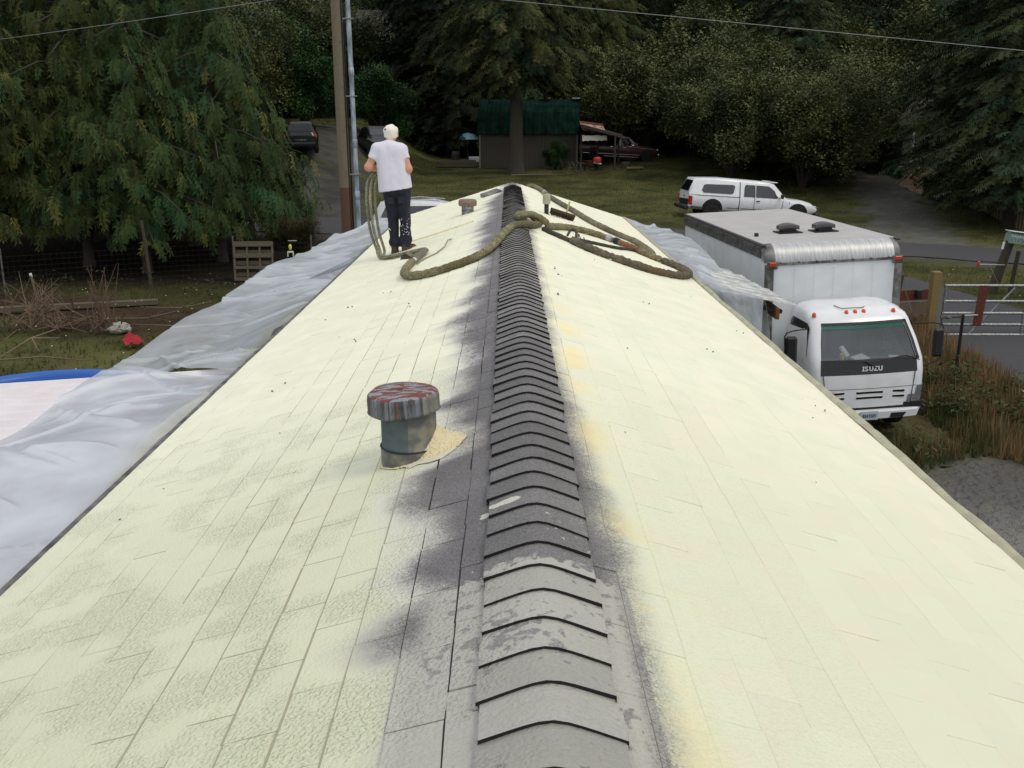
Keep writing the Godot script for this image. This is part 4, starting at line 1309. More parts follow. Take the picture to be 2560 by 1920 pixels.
func cab_patch(st: SurfaceTool, i0: int, i1: int, y0: float, y1: float, ny: int, off: float) -> void:
	# indices may be negative: wraps round the ring
	st.set_smooth_group(1)
	var prev := PackedVector3Array()
	for k in ny + 1:
		var r := cab_ring(lerpf(y0, y1, float(k) / ny), off)
		if k > 0:
			for i in range(i0, i1):
				var a := posmod(i, r.size()); var b := posmod(i + 1, r.size())
				quad(st, prev[a], prev[b], r[b], r[a])
		prev = r
	st.set_smooth_group(-1)

func build_box_truck() -> void:
	var o := thing("box_truck", "white box truck parked nose towards the house beside its right eave", "truck", Vector3(6.097, -0.026, -15.236))
	o.basis = Basis(Vector3.UP, 0.069) * Basis(Vector3.BACK, 0.042)
	var wm: StandardMaterial3D = M.white
	# cab shell; the windscreen is left open for its pane
	var st := mb()
	var ys := [0.62, 0.8, 0.95, 1.1, 1.2, 1.3, 1.4, 1.5, 1.6, 1.7, 1.8, 1.9, 2.0, 2.04, 2.08, 2.12, 2.15, 2.18, 2.2, 2.225]
	var prev := PackedVector3Array()
	st.set_smooth_group(1)
	for k in ys.size():
		var r := cab_ring(ys[k])
		if k > 0:
			for i in r.size():
				if i < 12 and ys[k] > 1.41 and ys[k] <= 2.0: continue
				var j := (i + 1) % r.size()
				quad(st, prev[i], prev[j], r[j], r[i])
		prev = r
	var cz := Vector3(0, 2.232, -1.2)
	for i in prev.size(): 
		st.add_vertex(prev[i]); st.add_vertex(prev[(i + 1) % prev.size()]); st.add_vertex(cz)
	obj("cab", st, wm, o)
	# windscreen with black border
	st = mb(); cab_patch(st, 0, 12, 1.43, 1.965, 8, -0.012); obj("windscreen", st, M.glass, o)
	st = mb()
	cab_patch(st, -1, 13, 1.4, 1.44, 1, 0.006); cab_patch(st, -1, 13, 1.96, 2.0, 1, 0.006); cab_patch(st, -1, 0, 1.4, 2.0, 8, 0.006); cab_patch(st, 12, 13, 1.4, 2.0, 8, 0.006)
	obj("windscreen_seal", st, M.black, o)
	st = mb(); cab_patch(st, 0, 12, 1.9, 1.962, 2, 0.001); obj("sun_band", st, glass(S(40, 120, 104), 0.5), o)
	# interior
	st = mb()
	bx(st, Vector3(0, 1.05, -0.75), Vector3(1.8, 0.1, 1.3))
	bx(st, Vector3(0, 1.31, -0.3), Vector3(1.78, 0.14, 0.34), 0.03)
	bx(st, Vector3(0, 1.65, -1.45), Vector3(1.6, 0.9, 0.04))
	obj("dashboard", st, mat(S(88, 96, 100), 0.8), o)
	for x in [-0.52, -0.08, 0.5]:
		st = mb()
		bx(st, Vector3(x, 1.55, -1.15), Vector3(0.42, 0.62, 0.14), 0.05)
		bx(st, Vector3(x, 1.24, -0.95), Vector3(0.44, 0.16, 0.44), 0.05)
		obj("seat", st, mat(S(96, 104, 116), 0.9), o)
	st = mb()
	var wt := Transform3D(Basis(Vector3.RIGHT, 0.9), Vector3(0.48, 1.45, -0.58))
	var rp := []
	for p in ring_pts(0.2, 0.0, 24): rp.append(wt * p)
	tube(st, rp, [0.014], 6, false)
	beam(st, wt * Vector3(-0.2, 0, 0), wt * Vector3(0.2, 0, 0), 0.03, 0.02)
	rod(st, wt * Vector3.ZERO, wt * Vector3(0, -0.3, 0), 0.03)
	obj("steering_wheel", st, M.black, o)
	st = mb()
	box(st, Transform3D(Basis.from_euler(Vector3(0.2, 0.4, 0.1)), Vector3(-0.08, 1.41, -0.27)), Vector3(0.26, 0.03, 0.2))
	box(st, Transform3D(Basis.from_euler(Vector3(-0.5, 0.2, 0.4)), Vector3(-0.33, 1.52, -0.34)), Vector3(0.1, 0.22, 0.05), 0.02)
	box(st, Transform3D(Basis.from_euler(Vector3(0.1, -0.3, 0)), Vector3(0.5, 1.4, -0.27)), Vector3(0.16, 0.03, 0.1))
	obj("papers", st, mat(S(196, 204, 216), 0.7), o)
	st = mb(); lathe(st, [Vector2(0.03, 0), Vector2(0.04, 0.13)], 14, T(-0.4, 1.38, -0.26)); obj("cup", st, mat(S(206, 178, 96), 0.6), o)
	# black panel under the windscreen, its letters
	st = mb(); cab_patch(st, 0, 12, 1.2, 1.405, 3, 0.005); obj("front_panel", st, M.gloss, o)
	var tm := TextMesh.new()
	var sf := SystemFont.new(); sf.font_names = PackedStringArray(["Droid Sans"]); sf.font_weight = 700
	tm.font = sf; tm.text = "ISUZU"; tm.font_size = 32; tm.pixel_size = 0.0034; tm.depth = 0.012
	var tx := put("lettering", tm, mat(S(226, 228, 230), 0.3), o, Transform3D(Basis(Vector3.RIGHT, -0.1), Vector3(0.03, 1.285, -0.022)))
	tx.scale = Vector3(1.15, 1.0, 1.0)
	# shut lines
	st = mb(); cab_patch(st, 0, 12, 0.945, 0.953, 1, 0.003); cab_patch(st, 0, 12, 1.192, 1.2, 1, 0.003)
	for s in [-1, 1]:
		beam(st, Vector3(s * 0.79, 1.2, -0.06), Vector3(s * 0.72, 0.64, -0.035), 0.006, 0.03)
		for q in [[0.66, -0.5], [0.66, -1.3]]:
			beam(st, Vector3(s * 0.962, 0.7, q[1] + 0.1), Vector3(s * 0.985, 1.38, q[1]), 0.008, 0.012)
	obj("shut_line", st, M.black, o)
	# grille slots
	st = mb()
	for q in [[-0.53, 0.22], [0.0, 0.46], [0.5, 0.22]]:
		for y in [0.79, 0.88]:
			bx(st, Vector3(q[0], y, -0.012 - 0.06 * q[0] * q[0]), Vector3(q[1], 0.05, 0.03), 0.008)
	obj("grille", st, M.gloss, o)
	# door windows and quarter glass
	for s in [-1, 1]:
		st = mb()
		var poly := [Vector2(-0.5, 1.93), Vector2(-0.62, 1.98), Vector2(-1.3, 1.98), Vector2(-1.34, 1.93), Vector2(-1.36, 1.5), Vector2(-1.3, 1.44), Vector2(-0.98, 1.33), Vector2(-0.88, 1.22), Vector2(-0.8, 1.04), Vector2(-0.7, 0.97), Vector2(-0.5, 1.0), Vector2(-0.44, 1.08), Vector2(-0.36, 1.5)]
		var pts := PackedVector2Array(poly)
		var idx := Geometry2D.triangulate_polygon(pts)
		for k in range(0, idx.size(), 3):
			var tri := []
			for m in 3:
				var p := pts[idx[k + m]]
				tri.append(Vector3(s * (cab_w(p.y) + 0.005), p.y, p.x))
			tri_out(st, tri[0], tri[1], tri[2], Vector3(0, 1.5, -0.8))
		obj("door_window", st, M.darkglass, o)
		st = mb()
		beam(st, Vector3(s * 0.99, 1.16, -1.12), Vector3(s * 1.0, 1.16, -1.28), 0.03, 0.03, 0.008); obj("door_handle", st, M.black, o)
	# lamps on the roof
	for x in [-0.78, -0.22, -0.07, 0.08, 0.6]:
		st = mb(); lathe(st, [Vector2(0.036, 0), Vector2(0.036, 0.02), Vector2(0.03, 0.05), Vector2(0.015, 0.066), Vector2(0.0, 0.068)], 16, T(x, 2.115 - 0.02 * absf(x), -0.6))
		obj("marker_lamp", st, M.amber, o)
	st = mb()
	tube(st, [Vector3(-0.34, 2.215, -0.85), Vector3(-0.27, 2.19, -0.7), Vector3(0.1, 2.19, -0.68), Vector3(0.14, 2.2, -0.72)], [0.008], 6)
	obj("roof_rail", st, M.greymetal, o)
	# headlamps
	for s in [-1, 1]:
		st = mb()
		cab_patch(st, 12 if s > 0 else -5, 18 if s > 0 else 0, 0.66, 0.95, 3, 0.012)
		cab_patch(st, 11 if s > 0 else 0, 12 if s > 0 else 1, 0.66, 0.8, 3, 0.012)
		obj("headlamp", st, mat(S(178, 182, 186), 0.12, 0.5, N.mott, Vector3(6, 6, 6)), o)
	# bumper
	st = mb()
	var rr := []
	for q in [[0.40, -0.02], [0.42, 0.03], [0.54, 0.045], [0.57, 0.03], [0.58, -0.08], [0.4, -0.08]]:
		var ring_ := PackedVector3Array()
		rr.append(q)
	st.set_smooth_group(-1)
	for i in 24:
		var s0 := -1.0 + 2.0 * i / 24; var s1 := -1.0 + 2.0 * (i + 1) / 24
		for k in rr.size():
			var a: Array = rr[k]; var b: Array = rr[(k + 1) % rr.size()]
			var z0 := -0.06 * s0 * s0 - 0.16 * pow(absf(s0), 14); var z1 := -0.06 * s1 * s1 - 0.16 * pow(absf(s1), 14)
			quad(st, Vector3(s0 * 1.0, a[0], a[1] + z0), Vector3(s1 * 1.0, a[0], a[1] + z1), Vector3(s1 * 1.0, b[0], b[1] + z1), Vector3(s0 * 1.0, b[0], b[1] + z0))
	obj("bumper", st, wm, o)
	st = mb()
	bx(st, Vector3(0, 0.62, -0.1), Vector3(1.86, 0.1, 0.14))
	for s in [-1, 1]:
		prism(st, [Vector2(0.36 * s, 0.43), Vector2(0.58 * s, 0.43), Vector2(0.64 * s, 0.51), Vector2(0.38 * s, 0.51)], 0.012, T(0, 0, 0.033))
	for y in [0.44, 0.475, 0.51]: beam(st, Vector3(0.76, y, -0.015), Vector3(0.94, y + 0.01, -0.06), 0.008, 0.05)
	obj("bumper_opening", st, M.black, o)
	st = mb(); bx(st, Vector3(0.985, 0.555, -0.1), Vector3(0.06, 0.07, 0.12), 0.015); bx(st, Vector3(0.94, 0.52, -0.06), Vector3(0.04, 0.03, 0.05), 0.01)
	obj("bumper_scrape", st, M.black, o)
	st = mb(); bx(st, Vector3(-0.01, 0.488, 0.052), Vector3(0.31, 0.155, 0.008), 0.003); obj("number_plate", st, mat(S(186, 194, 200), 0.5), o)
	tm = TextMesh.new(); tm.font = sf; tm.text = "B84158V"; tm.font_size = 32; tm.pixel_size = 0.0021; tm.depth = 0.004
	tx = put("plate_lettering", tm, mat(S(58, 74, 92), 0.6), o, T(-0.01, 0.482, 0.058))
	tx.scale = Vector3(0.9, 1.25, 1)
	# wipers
	for q in [[[0.08, 1.31, 0.0], [-0.1, 1.42, -0.03], [-0.78, 1.45, -0.1]], [[0.86, 1.38, -0.1], [0.62, 1.47, -0.1], [0.18, 1.43, -0.05]]]:
		st = mb()
		tube(st, [Vector3(q[0][0], q[0][1], q[0][2] + 0.02), Vector3(q[1][0], q[1][1], q[1][2] + 0.03), Vector3(q[2][0], q[2][1], q[2][2] + 0.04)], [0.01], 6)
		obj("wiper", st, M.black, o)
	# mirrors on bent arms
	for s in [-1, 1]:
		var mo := Node3D.new(); mo.name = numbered("mirror", o); o.add_child(mo, true)
		var mx: float = 1.27 * s
		st = mb(); bx(st, Vector3(mx, 1.6, -0.3), Vector3(0.2, 0.5, 0.09), 0.04, 0.15 * s); obj("mirror_head", st, M.black, mo)
		st = mb()
		tube(st, [Vector3(0.88 * s, 1.9, -0.55), Vector3(1.2 * s, 1.93, -0.36), Vector3(1.34 * s, 1.9, -0.34), Vector3(1.37 * s, 1.84, -0.34), Vector3(1.35 * s, 1.3, -0.34), Vector3(1.3 * s, 1.27, -0.34), Vector3(0.97 * s, 1.1, -0.42)], [0.012], 8)
		bx(st, Vector3(0.98 * s, 1.1, -0.42), Vector3(0.05, 0.1, 0.08), 0.015)
		obj("mirror_arm", st, M.black, mo)
	st = mb(); tube(st, [Vector3(0.9, 2.1, -0.55), Vector3(0.84, 2.5, -0.75)], [0.006, 0.003], 6); obj("aerial", st, M.greymetal, o)
	# cargo box
	var bf := -1.709; var bw := 1.25; var bt := 3.168; var bl := 5.872; var bb := 0.98; var nr := 0.32
	st = mb()
	bx(st, Vector3(0, (bb + bt - nr) / 2, bf - bl / 2), Vector3(2 * bw - 0.02, bt - nr - bb, bl - 0.02), 0.0)
	bx(st, Vector3(0, bt - nr / 2 - 0.075, bf - nr - (bl - nr) / 2), Vector3(2 * bw - 0.024, nr - 0.15, bl - nr - 0.02), 0.0)
	obj("cargo_box", st, M.boxwhite, o)
	st = mb()
	bx(st, Vector3(0, bt - 0.075, bf - nr - (bl - nr) / 2), Vector3(2 * bw - 0.05, 0.15, bl - nr - 0.01), 0.0)
	obj("cargo_roof", st, M.roofgrey, o)
	# bright rolled nose panel
	st = mb(); st.set_smooth_group(1)
	for i in 14:
		var a0 := PI / 2 * i / 14; var a1 := PI / 2 * (i + 1) / 14
		var p0 := Vector2(sin(a0), cos(a0)) * nr; var p1 := Vector2(sin(a1), cos(a1)) * nr
		var c := Vector3(0, bt - nr + 0.004, bf - nr + 0.012)
		quad(st, c + Vector3(-bw + 0.16, p0.y, p0.x), c + Vector3(bw - 0.16, p0.y, p0.x), c + Vector3(bw - 0.16, p1.y, p1.x), c + Vector3(-bw + 0.16, p1.y, p1.x))
	obj("nose_panel", st, M.alu, o)
	for s in [-1, 1]:
		st = mb(); st.set_smooth_group(1)
		var rings := []
		for i in 11:
			var a := PI / 2 * i / 10
			var c := Vector3(0, bt - nr, bf - nr)
			var rg := PackedVector3Array()
			for k in 8:
				var b := PI / 2 * k / 7
				var q := nr + 0.006 - 0.14 * (1 - cos(b))
				rg.append(c + Vector3(s * (bw - 0.16 + 0.165 * sin(b)), cos(a) * q, sin(a) * q + 0.004))
			rings.append(rg)
		loft(st, rings, false, false)
		obj("corner_cap", st, M.dullalu, o)
		st = mb(); bx(st, Vector3(s * (bw - 0.07), (bb + bt - nr) / 2, bf - 0.045), Vector3(0.155, bt - nr - bb, 0.12), 0.03); obj("corner_post", st, M.dullalu, o)
		st = mb()
		bx(st, Vector3(s * (bw + 0.002), bt - 0.16, bf - nr - (bl - nr) / 2), Vector3(0.03, 0.2, bl - nr), 0.006)
		obj("top_rail", st, M.greymetal, o)
		st = mb(); bx(st, Vector3(s * (bw - 0.01), bt - 0.02, bf - nr - (bl - nr) / 2 + 0.05), Vector3(0.07, 0.035, bl - nr + 0.2), 0.012); obj("gutter", st, mat(S(66, 64, 64), 0.8), o)
		st = mb(); bx(st, Vector3(s * (bw + 0.004), bb + 0.05, bf - bl / 2), Vector3(0.03, 0.16, bl), 0.006); obj("bottom_rail", st, M.greymetal, o)
		st = mb(); bx(st, Vector3(s * (bw - 0.1), bt - nr - 0.03, bf + 0.02), Vector3(0.2, 0.14, 0.03), 0.02); obj("lamp_mount", st, M.greymetal, o)
		st = mb(); bx(st, Vector3(s * (bw - 0.1), bt - nr - 0.01, bf + 0.043), Vector3(0.13, 0.07, 0.03), 0.01); obj("clearance_lamp", st, mat(S(190, 62, 24), 0.3), o)
	st = mb(); bx(st, Vector3(0, bt - nr - 0.01, bf + 0.006), Vector3(2 * bw - 0.3, 0.05, 0.02), 0.004); obj("nose_trim", st, M.dullalu, o)
	var rm := BoxMesh.new(); rm.size = Vector3(0.016, 0.016, 0.012)
	var wh := []
	for x in [-0.72, -0.36, 0.0, 0.36, 0.72, -1.07, 1.07]:
		for k in 26: wh.append(T(x, 1.05 + k * 0.07, bf + (0.001 if absf(x) < 1.05 else 0.012)))
	many("rivets", rm, M.boxwhite, wh, [], o)
	st = mb()
	for k in 7: bx(st, Vector3(-1.0 + k * 0.33, bt - nr + 0.012, bf + 0.02), Vector3(0.03, 0.02, 0.012))
	obj("nose_bolts", st, M.black, o)
	for q in [[-0.28, -3.37], [0.4, -3.3]]:
		var v := Node3D.new(); v.name = numbered("roof_ventilator", o); o.add_child(v, true)
		v.position = Vector3(q[0], bt, q[1])
		st = mb(); bx(st, Vector3(0, 0.012, 0), Vector3(0.46, 0.02, 0.4)); obj("ventilator_base", st, M.black, v)
		st = mb(); bx(st, Vector3(0, 0.055, 0), Vector3(0.26, 0.07, 0.22)); obj("ventilator_neck", st, M.black, v)
		st = mb()
		var hood := []
		for k in 9:
			var u := -1.0 + k * 0.25
			var rg := PackedVector3Array()
			for e in rrect(0.3 - 0.06 * u * u, 0.115 - 0.02 * u * u, 0.03, 3): rg.append(Vector3(u * 0.19, e.y * (1.0 if e.y > 0 else 0.6) + 0.12 - 0.03 * u * u, e.x))
			hood.append(rg)
		loft(st, hood)
		obj("ventilator_hood", st, mat(S(78, 76, 76), 0.6), v)
	st = mb(); bx(st, Vector3(-1.01, bt + 0.03, -3.04), Vector3(0.07, 0.07, 0.07), 0.01); obj("roof_knob", st, M.black, o)
	# chassis and wheels
	st = mb()
	bx(st, Vector3(0, 0.8, -4.1), Vector3(0.9, 0.22, 6.6)); bx(st, Vector3(0, 0.75, -0.9), Vector3(1.6, 0.3, 1.3))
	obj("chassis", st, M.black, o)
	for s in [-1, 1]:
		wheel(o, Vector3(s * 0.84, 0.38, -0.95), 0.38, 0.22, M.white, s)
		wheel(o, Vector3(s * 0.95, 0.38, -5.0), 0.38, 0.22, M.white, s)
		wheel(o, Vector3(s * 0.7, 0.38, -5.0), 0.38, 0.22, M.white, s)

func cab_w(y: float) -> float:
	for i in CAB.size() - 1:
		if y <= CAB[i + 1][0]:
			return lerpf(CAB[i][1], CAB[i + 1][1], clampf((y - CAB[i][0]) / (CAB[i + 1][0] - CAB[i][0]), 0, 1))
	return 0.5

# a car body: stations along x (front is +x): [x, half width low, half width belt, half width roof, bottom, belt, top]
func body_w(sts: Array, x: float, y: float) -> float:
	for i in sts.size() - 1:
		var a: Array = sts[i]; var b: Array = sts[i + 1]
		if x >= a[0] and x <= b[0]:
			var t: float = (x - a[0]) / (b[0] - a[0])
			var v := []
			for k in 7: v.append(lerpf(a[k], b[k], t))
			if y > v[5]: return lerpf(v[2], v[3], clampf((y - v[5]) / maxf(v[6] - 0.1 - v[5], 0.01), 0, 1))
			return lerpf(v[1], v[2], clampf((y - v[4]) / (v[5] - v[4]) * 2.0, 0, 1))
	return sts[0][2]

func car_body(sts: Array, m: Material, parent: Node3D) -> void:
	var rings := []
	for s in sts:
		var r := PackedVector3Array()
		var yb: float = s[4]; var ym: float = lerpf(s[4], s[5], 0.5); var yt: float = s[6]
		var half := [Vector2(s[1] - 0.06, yb), Vector2(s[1], yb + 0.07), Vector2(s[2], ym), Vector2(s[2], s[5] - 0.05), Vector2(s[2] - 0.02, s[5])]
		if yt > s[5] + 0.12:
			half.append_array([Vector2(lerpf(s[2], s[3], 0.6) - 0.01, lerpf(s[5], yt - 0.1, 0.6)), Vector2(s[3], yt - 0.1), Vector2(s[3] - 0.05, yt - 0.03), Vector2(s[3] - 0.2, yt)])
		else:
			half.append_array([Vector2(s[2] - 0.05, lerpf(s[5], yt, 0.3)), Vector2(s[2] - 0.12, lerpf(s[5], yt, 0.6)), Vector2(s[2] - 0.22, lerpf(s[5], yt, 0.85)), Vector2(s[2] - 0.45, yt)])
		for p in half: r.append(Vector3(s[0], p.y, p.x))
		for i in range(half.size() - 1, -1, -1): r.append(Vector3(s[0], half[i].y, -half[i].x))
		rings.append(r)
	var st := mb()
	loft(st, rings)
	obj("body", st, m, parent)

func side_panel(called: String, sts: Array, poly: Array, m: Material, parent: Node3D, off := 0.006, sides := [-1, 1]) -> void:
	# a flat-sided shape that follows the body's flank, cut into slices
	var x0 := 1e9; var x1 := -1e9
	for p in poly: x0 = minf(x0, p.x); x1 = maxf(x1, p.x)
	var n := 18
	var cols := []
	for i in n + 1:
		var x := lerpf(x0 + 0.001, x1 - 0.001, float(i) / n)
		var lo := 1e9; var hi := -1e9
		for k in poly.size():
			var a: Vector2 = poly[k]; var b: Vector2 = poly[(k + 1) % poly.size()]
			if (a.x <= x and b.x >= x) or (b.x <= x and a.x >= x):
				var y := a.y if absf(b.x - a.x) < 1e-6 else lerpf(a.y, b.y, (x - a.x) / (b.x - a.x))
				lo = minf(lo, y); hi = maxf(hi, y)
		cols.append([x, lo, hi])
	for s in sides:
		var st := mb()
		for i in n:
			for k in 4:
				var q := []
				for e in [[i, k], [i + 1, k], [i + 1, k + 1], [i, k + 1]]:
					var c: Array = cols[e[0]]
					var y: float = lerpf(c[1], c[2], e[1] / 4.0)
					q.append(Vector3(c[0], y, s * (body_w(sts, c[0], y) + off)))
				quad_out(st, q[0], q[1], q[2], q[3], Vector3(q[0].x, q[0].y, 0))
		obj(called, st, m, parent)

func arch(x: float, y: float, r: float) -> Array:
	var out := []
	for i in 13:
		var a := PI * i / 12
		out.append(Vector2(x + cos(a) * r, y + sin(a) * r))
	return out

func side_bars(called: String, sts: Array, list: Array, m: Material, parent: Node3D, th := 0.02) -> void:
	for s in [-1, 1]:
		var st := mb()
		for q in list:
			for k in 6:
				var x0: float = lerpf(q[0], q[2], k / 6.0); var y0: float = lerpf(q[1], q[3], k / 6.0)
				var x1: float = lerpf(q[0], q[2], (k + 1) / 6.0); var y1: float = lerpf(q[1], q[3], (k + 1) / 6.0)
				beam(st, Vector3(x0, y0, s * (body_w(sts, x0, y0) + 0.004)), Vector3(x1, y1, s * (body_w(sts, x1, y1) + 0.004)), q[4], th)
		obj(called, st, m, parent)

func build_white_pickup() -> void:
	var o := thing("pickup_truck", "white pickup with white canopy over its bed parked on the grass behind the box truck", "pickup", Vector3(11.25, 0.54, -45.5))
	o.basis = Basis(Vector3.UP, 0.09) * Basis(Vector3.BACK, -0.065)
	var P := [[-3.05, 0.86, 0.9, 0.8, 0.55, 1.1, 1.24], [-2.96, 0.9, 0.96, 0.74, 0.5, 1.12, 1.5], [-2.8, 0.93, 0.98, 0.74, 0.48, 1.12, 1.85], [-1.5, 0.94, 0.99, 0.75, 0.48, 1.12, 1.92], [-0.72, 0.94, 0.99, 0.75, 0.45, 1.12, 1.9], [-0.66, 0.94, 0.98, 0.73, 0.45, 1.12, 1.9], [0.4, 0.94, 0.99, 0.72, 0.45, 1.12, 1.88], [0.95, 0.94, 0.98, 0.7, 0.45, 1.12, 1.84], [1.55, 0.94, 0.97, 0.68, 0.45, 1.12, 1.24], [1.7, 0.94, 0.96, 0.6, 0.45, 1.05, 1.17], [2.5, 0.94, 0.97, 0.6, 0.5, 0.98, 1.12], [2.95, 0.9, 0.93, 0.5, 0.55, 0.88, 1.02], [3.12, 0.8, 0.82, 0.5, 0.6, 0.8, 0.85]]
	car_body(P, M.white, o)
	side_panel("side_window", P, [Vector2(-2.45, 1.25), Vector2(-2.5, 1.35), Vector2(-2.42, 1.58), Vector2(-2.3, 1.63), Vector2(-1.0, 1.66), Vector2(-0.92, 1.6), Vector2(-0.95, 1.34), Vector2(-1.05, 1.25)], M.darkglass, o)
	side_panel("side_window", P, [Vector2(-0.5, 1.17), Vector2(-0.46, 1.66), Vector2(-0.4, 1.7), Vector2(0.05, 1.7), Vector2(0.05, 1.17)], M.darkglass, o)
	side_panel("side_window", P, [Vector2(0.09, 1.17), Vector2(0.09, 1.7), Vector2(0.7, 1.69), Vector2(0.85, 1.6), Vector2(1.3, 1.25), Vector2(1.3, 1.17)], M.darkglass, o)
	side_bars("trim", P, [[-0.69, 0.5, -0.69, 1.8, 0.03], [0.02, 0.55, 0.02, 1.15, 0.012], [1.35, 0.5, 1.4, 1.15, 0.012], [-3.0, 1.13, -0.7, 1.13, 0.02], [-1.25, 0.62, -0.72, 0.62, 0.05], [-0.6, 0.62, 1.5, 0.62, 0.05], [1.72, 1.05, 1.72, 0.95, 0.012]], M.black, o)
	side_bars("door_handle", P, [[0.1, 1.0, 0.28, 1.0, 0.06]], M.black, o, 0.04)
	for x in [-1.95, 2.15]:
		side_panel("wheel_arch", P, arch(x, 0.5, 0.5), M.black, o, 0.014)
		for s in [-1, 1]: wheel(o, Vector3(x, 0.38, s * 0.86), 0.38, 0.26, M.dullalu, s, false)
	side_panel("sill", P, [Vector2(-3.0, 0.48), Vector2(-2.5, 0.48), Vector2(-2.45, 0.6), Vector2(-2.95, 0.62)], M.greymetal, o, 0.007)
	# tail: rear glass, dark lower tailgate, lamps, bumper
	var st := mb()
	prism(st, [Vector2(-0.62, 1.2), Vector2(0.62, 1.2), Vector2(0.54, 1.72), Vector2(-0.54, 1.72)], 0.02, Transform3D(Basis(Vector3.UP, PI / 2) * Basis(Vector3.RIGHT, 0.42), Vector3(-2.955, 1.52, 0)) * Transform3D(Basis.IDENTITY, Vector3(0, -1.47, 0.0)))
	obj("rear_window", st, M.darkglass, o)
	st = mb(); prism(st, [Vector2(-0.74, 0.62), Vector2(0.74, 0.62), Vector2(0.74, 0.86), Vector2(-0.74, 0.92)], 0.02, Transform3D(Basis(Vector3.UP, PI / 2), Vector3(-3.055, 0, 0))); obj("tailgate_panel", st, M.black, o)
	st = mb(); bx(st, Vector3(-3.058, 1.02, 0), Vector3(0.02, 0.05, 0.16), 0.004); obj("tailgate_handle", st, M.black, o)
	for s in [-1, 1]:
		st = mb(); bx(st, Vector3(-2.98, 0.88, s * 0.87), Vector3(0.17, 0.4, 0.2), 0.03); obj("tail_lamp", st, M.red, o)
		st = mb(); bx(st, Vector3(3.02, 0.84, s * 0.72), Vector3(0.12, 0.16, 0.24), 0.03); obj("headlamp", st, M.alu, o)
		st = mb(); bx(st, Vector3(1.28, 1.28, s * 1.1), Vector3(0.1, 0.2, 0.24), 0.03); obj("mirror", st, M.black, o)
	st = mb(); bx(st, Vector3(-3.15, 0.52, 0), Vector3(0.22, 0.18, 1.8), 0.04); obj("rear_bumper", st, M.black, o)
	st = mb(); bx(st, Vector3(3.12, 0.5, 0), Vector3(0.2, 0.2, 1.86), 0.05); obj("front_bumper", st, M.black, o)
	st = mb(); bx(st, Vector3(3.1, 0.78, 0), Vector3(0.06, 0.26, 0.9), 0.02); obj("grille", st, M.black, o)
	st = mb()
	prism(st, [Vector2(-0.66, 1.22), Vector2(0.66, 1.22), Vector2(0.58, 1.76), Vector2(-0.58, 1.76)], 0.02, Transform3D(Basis(Vector3.UP, PI / 2) * Basis(Vector3.RIGHT, -0.79), Vector3(1.28, 1.5, 0)) * Transform3D(Basis.IDENTITY, Vector3(0, -1.49, 0.0)))
	obj("windscreen", st, M.darkglass, o)
	st = mb(); bx(st, Vector3(0.98, 1.87, 0), Vector3(0.3, 0.04, 1.36), 0.02); obj("visor", st, M.white, o)
	st = mb(); rod(st, Vector3(3.2, 0.62, -0.6), Vector3(3.2, 0.62, 0.7), 0.03); bx(st, Vector3(3.3, 0.75, 0.2), Vector3(0.14, 0.2, 0.5), 0.03); obj("winch", st, M.greymetal, o)

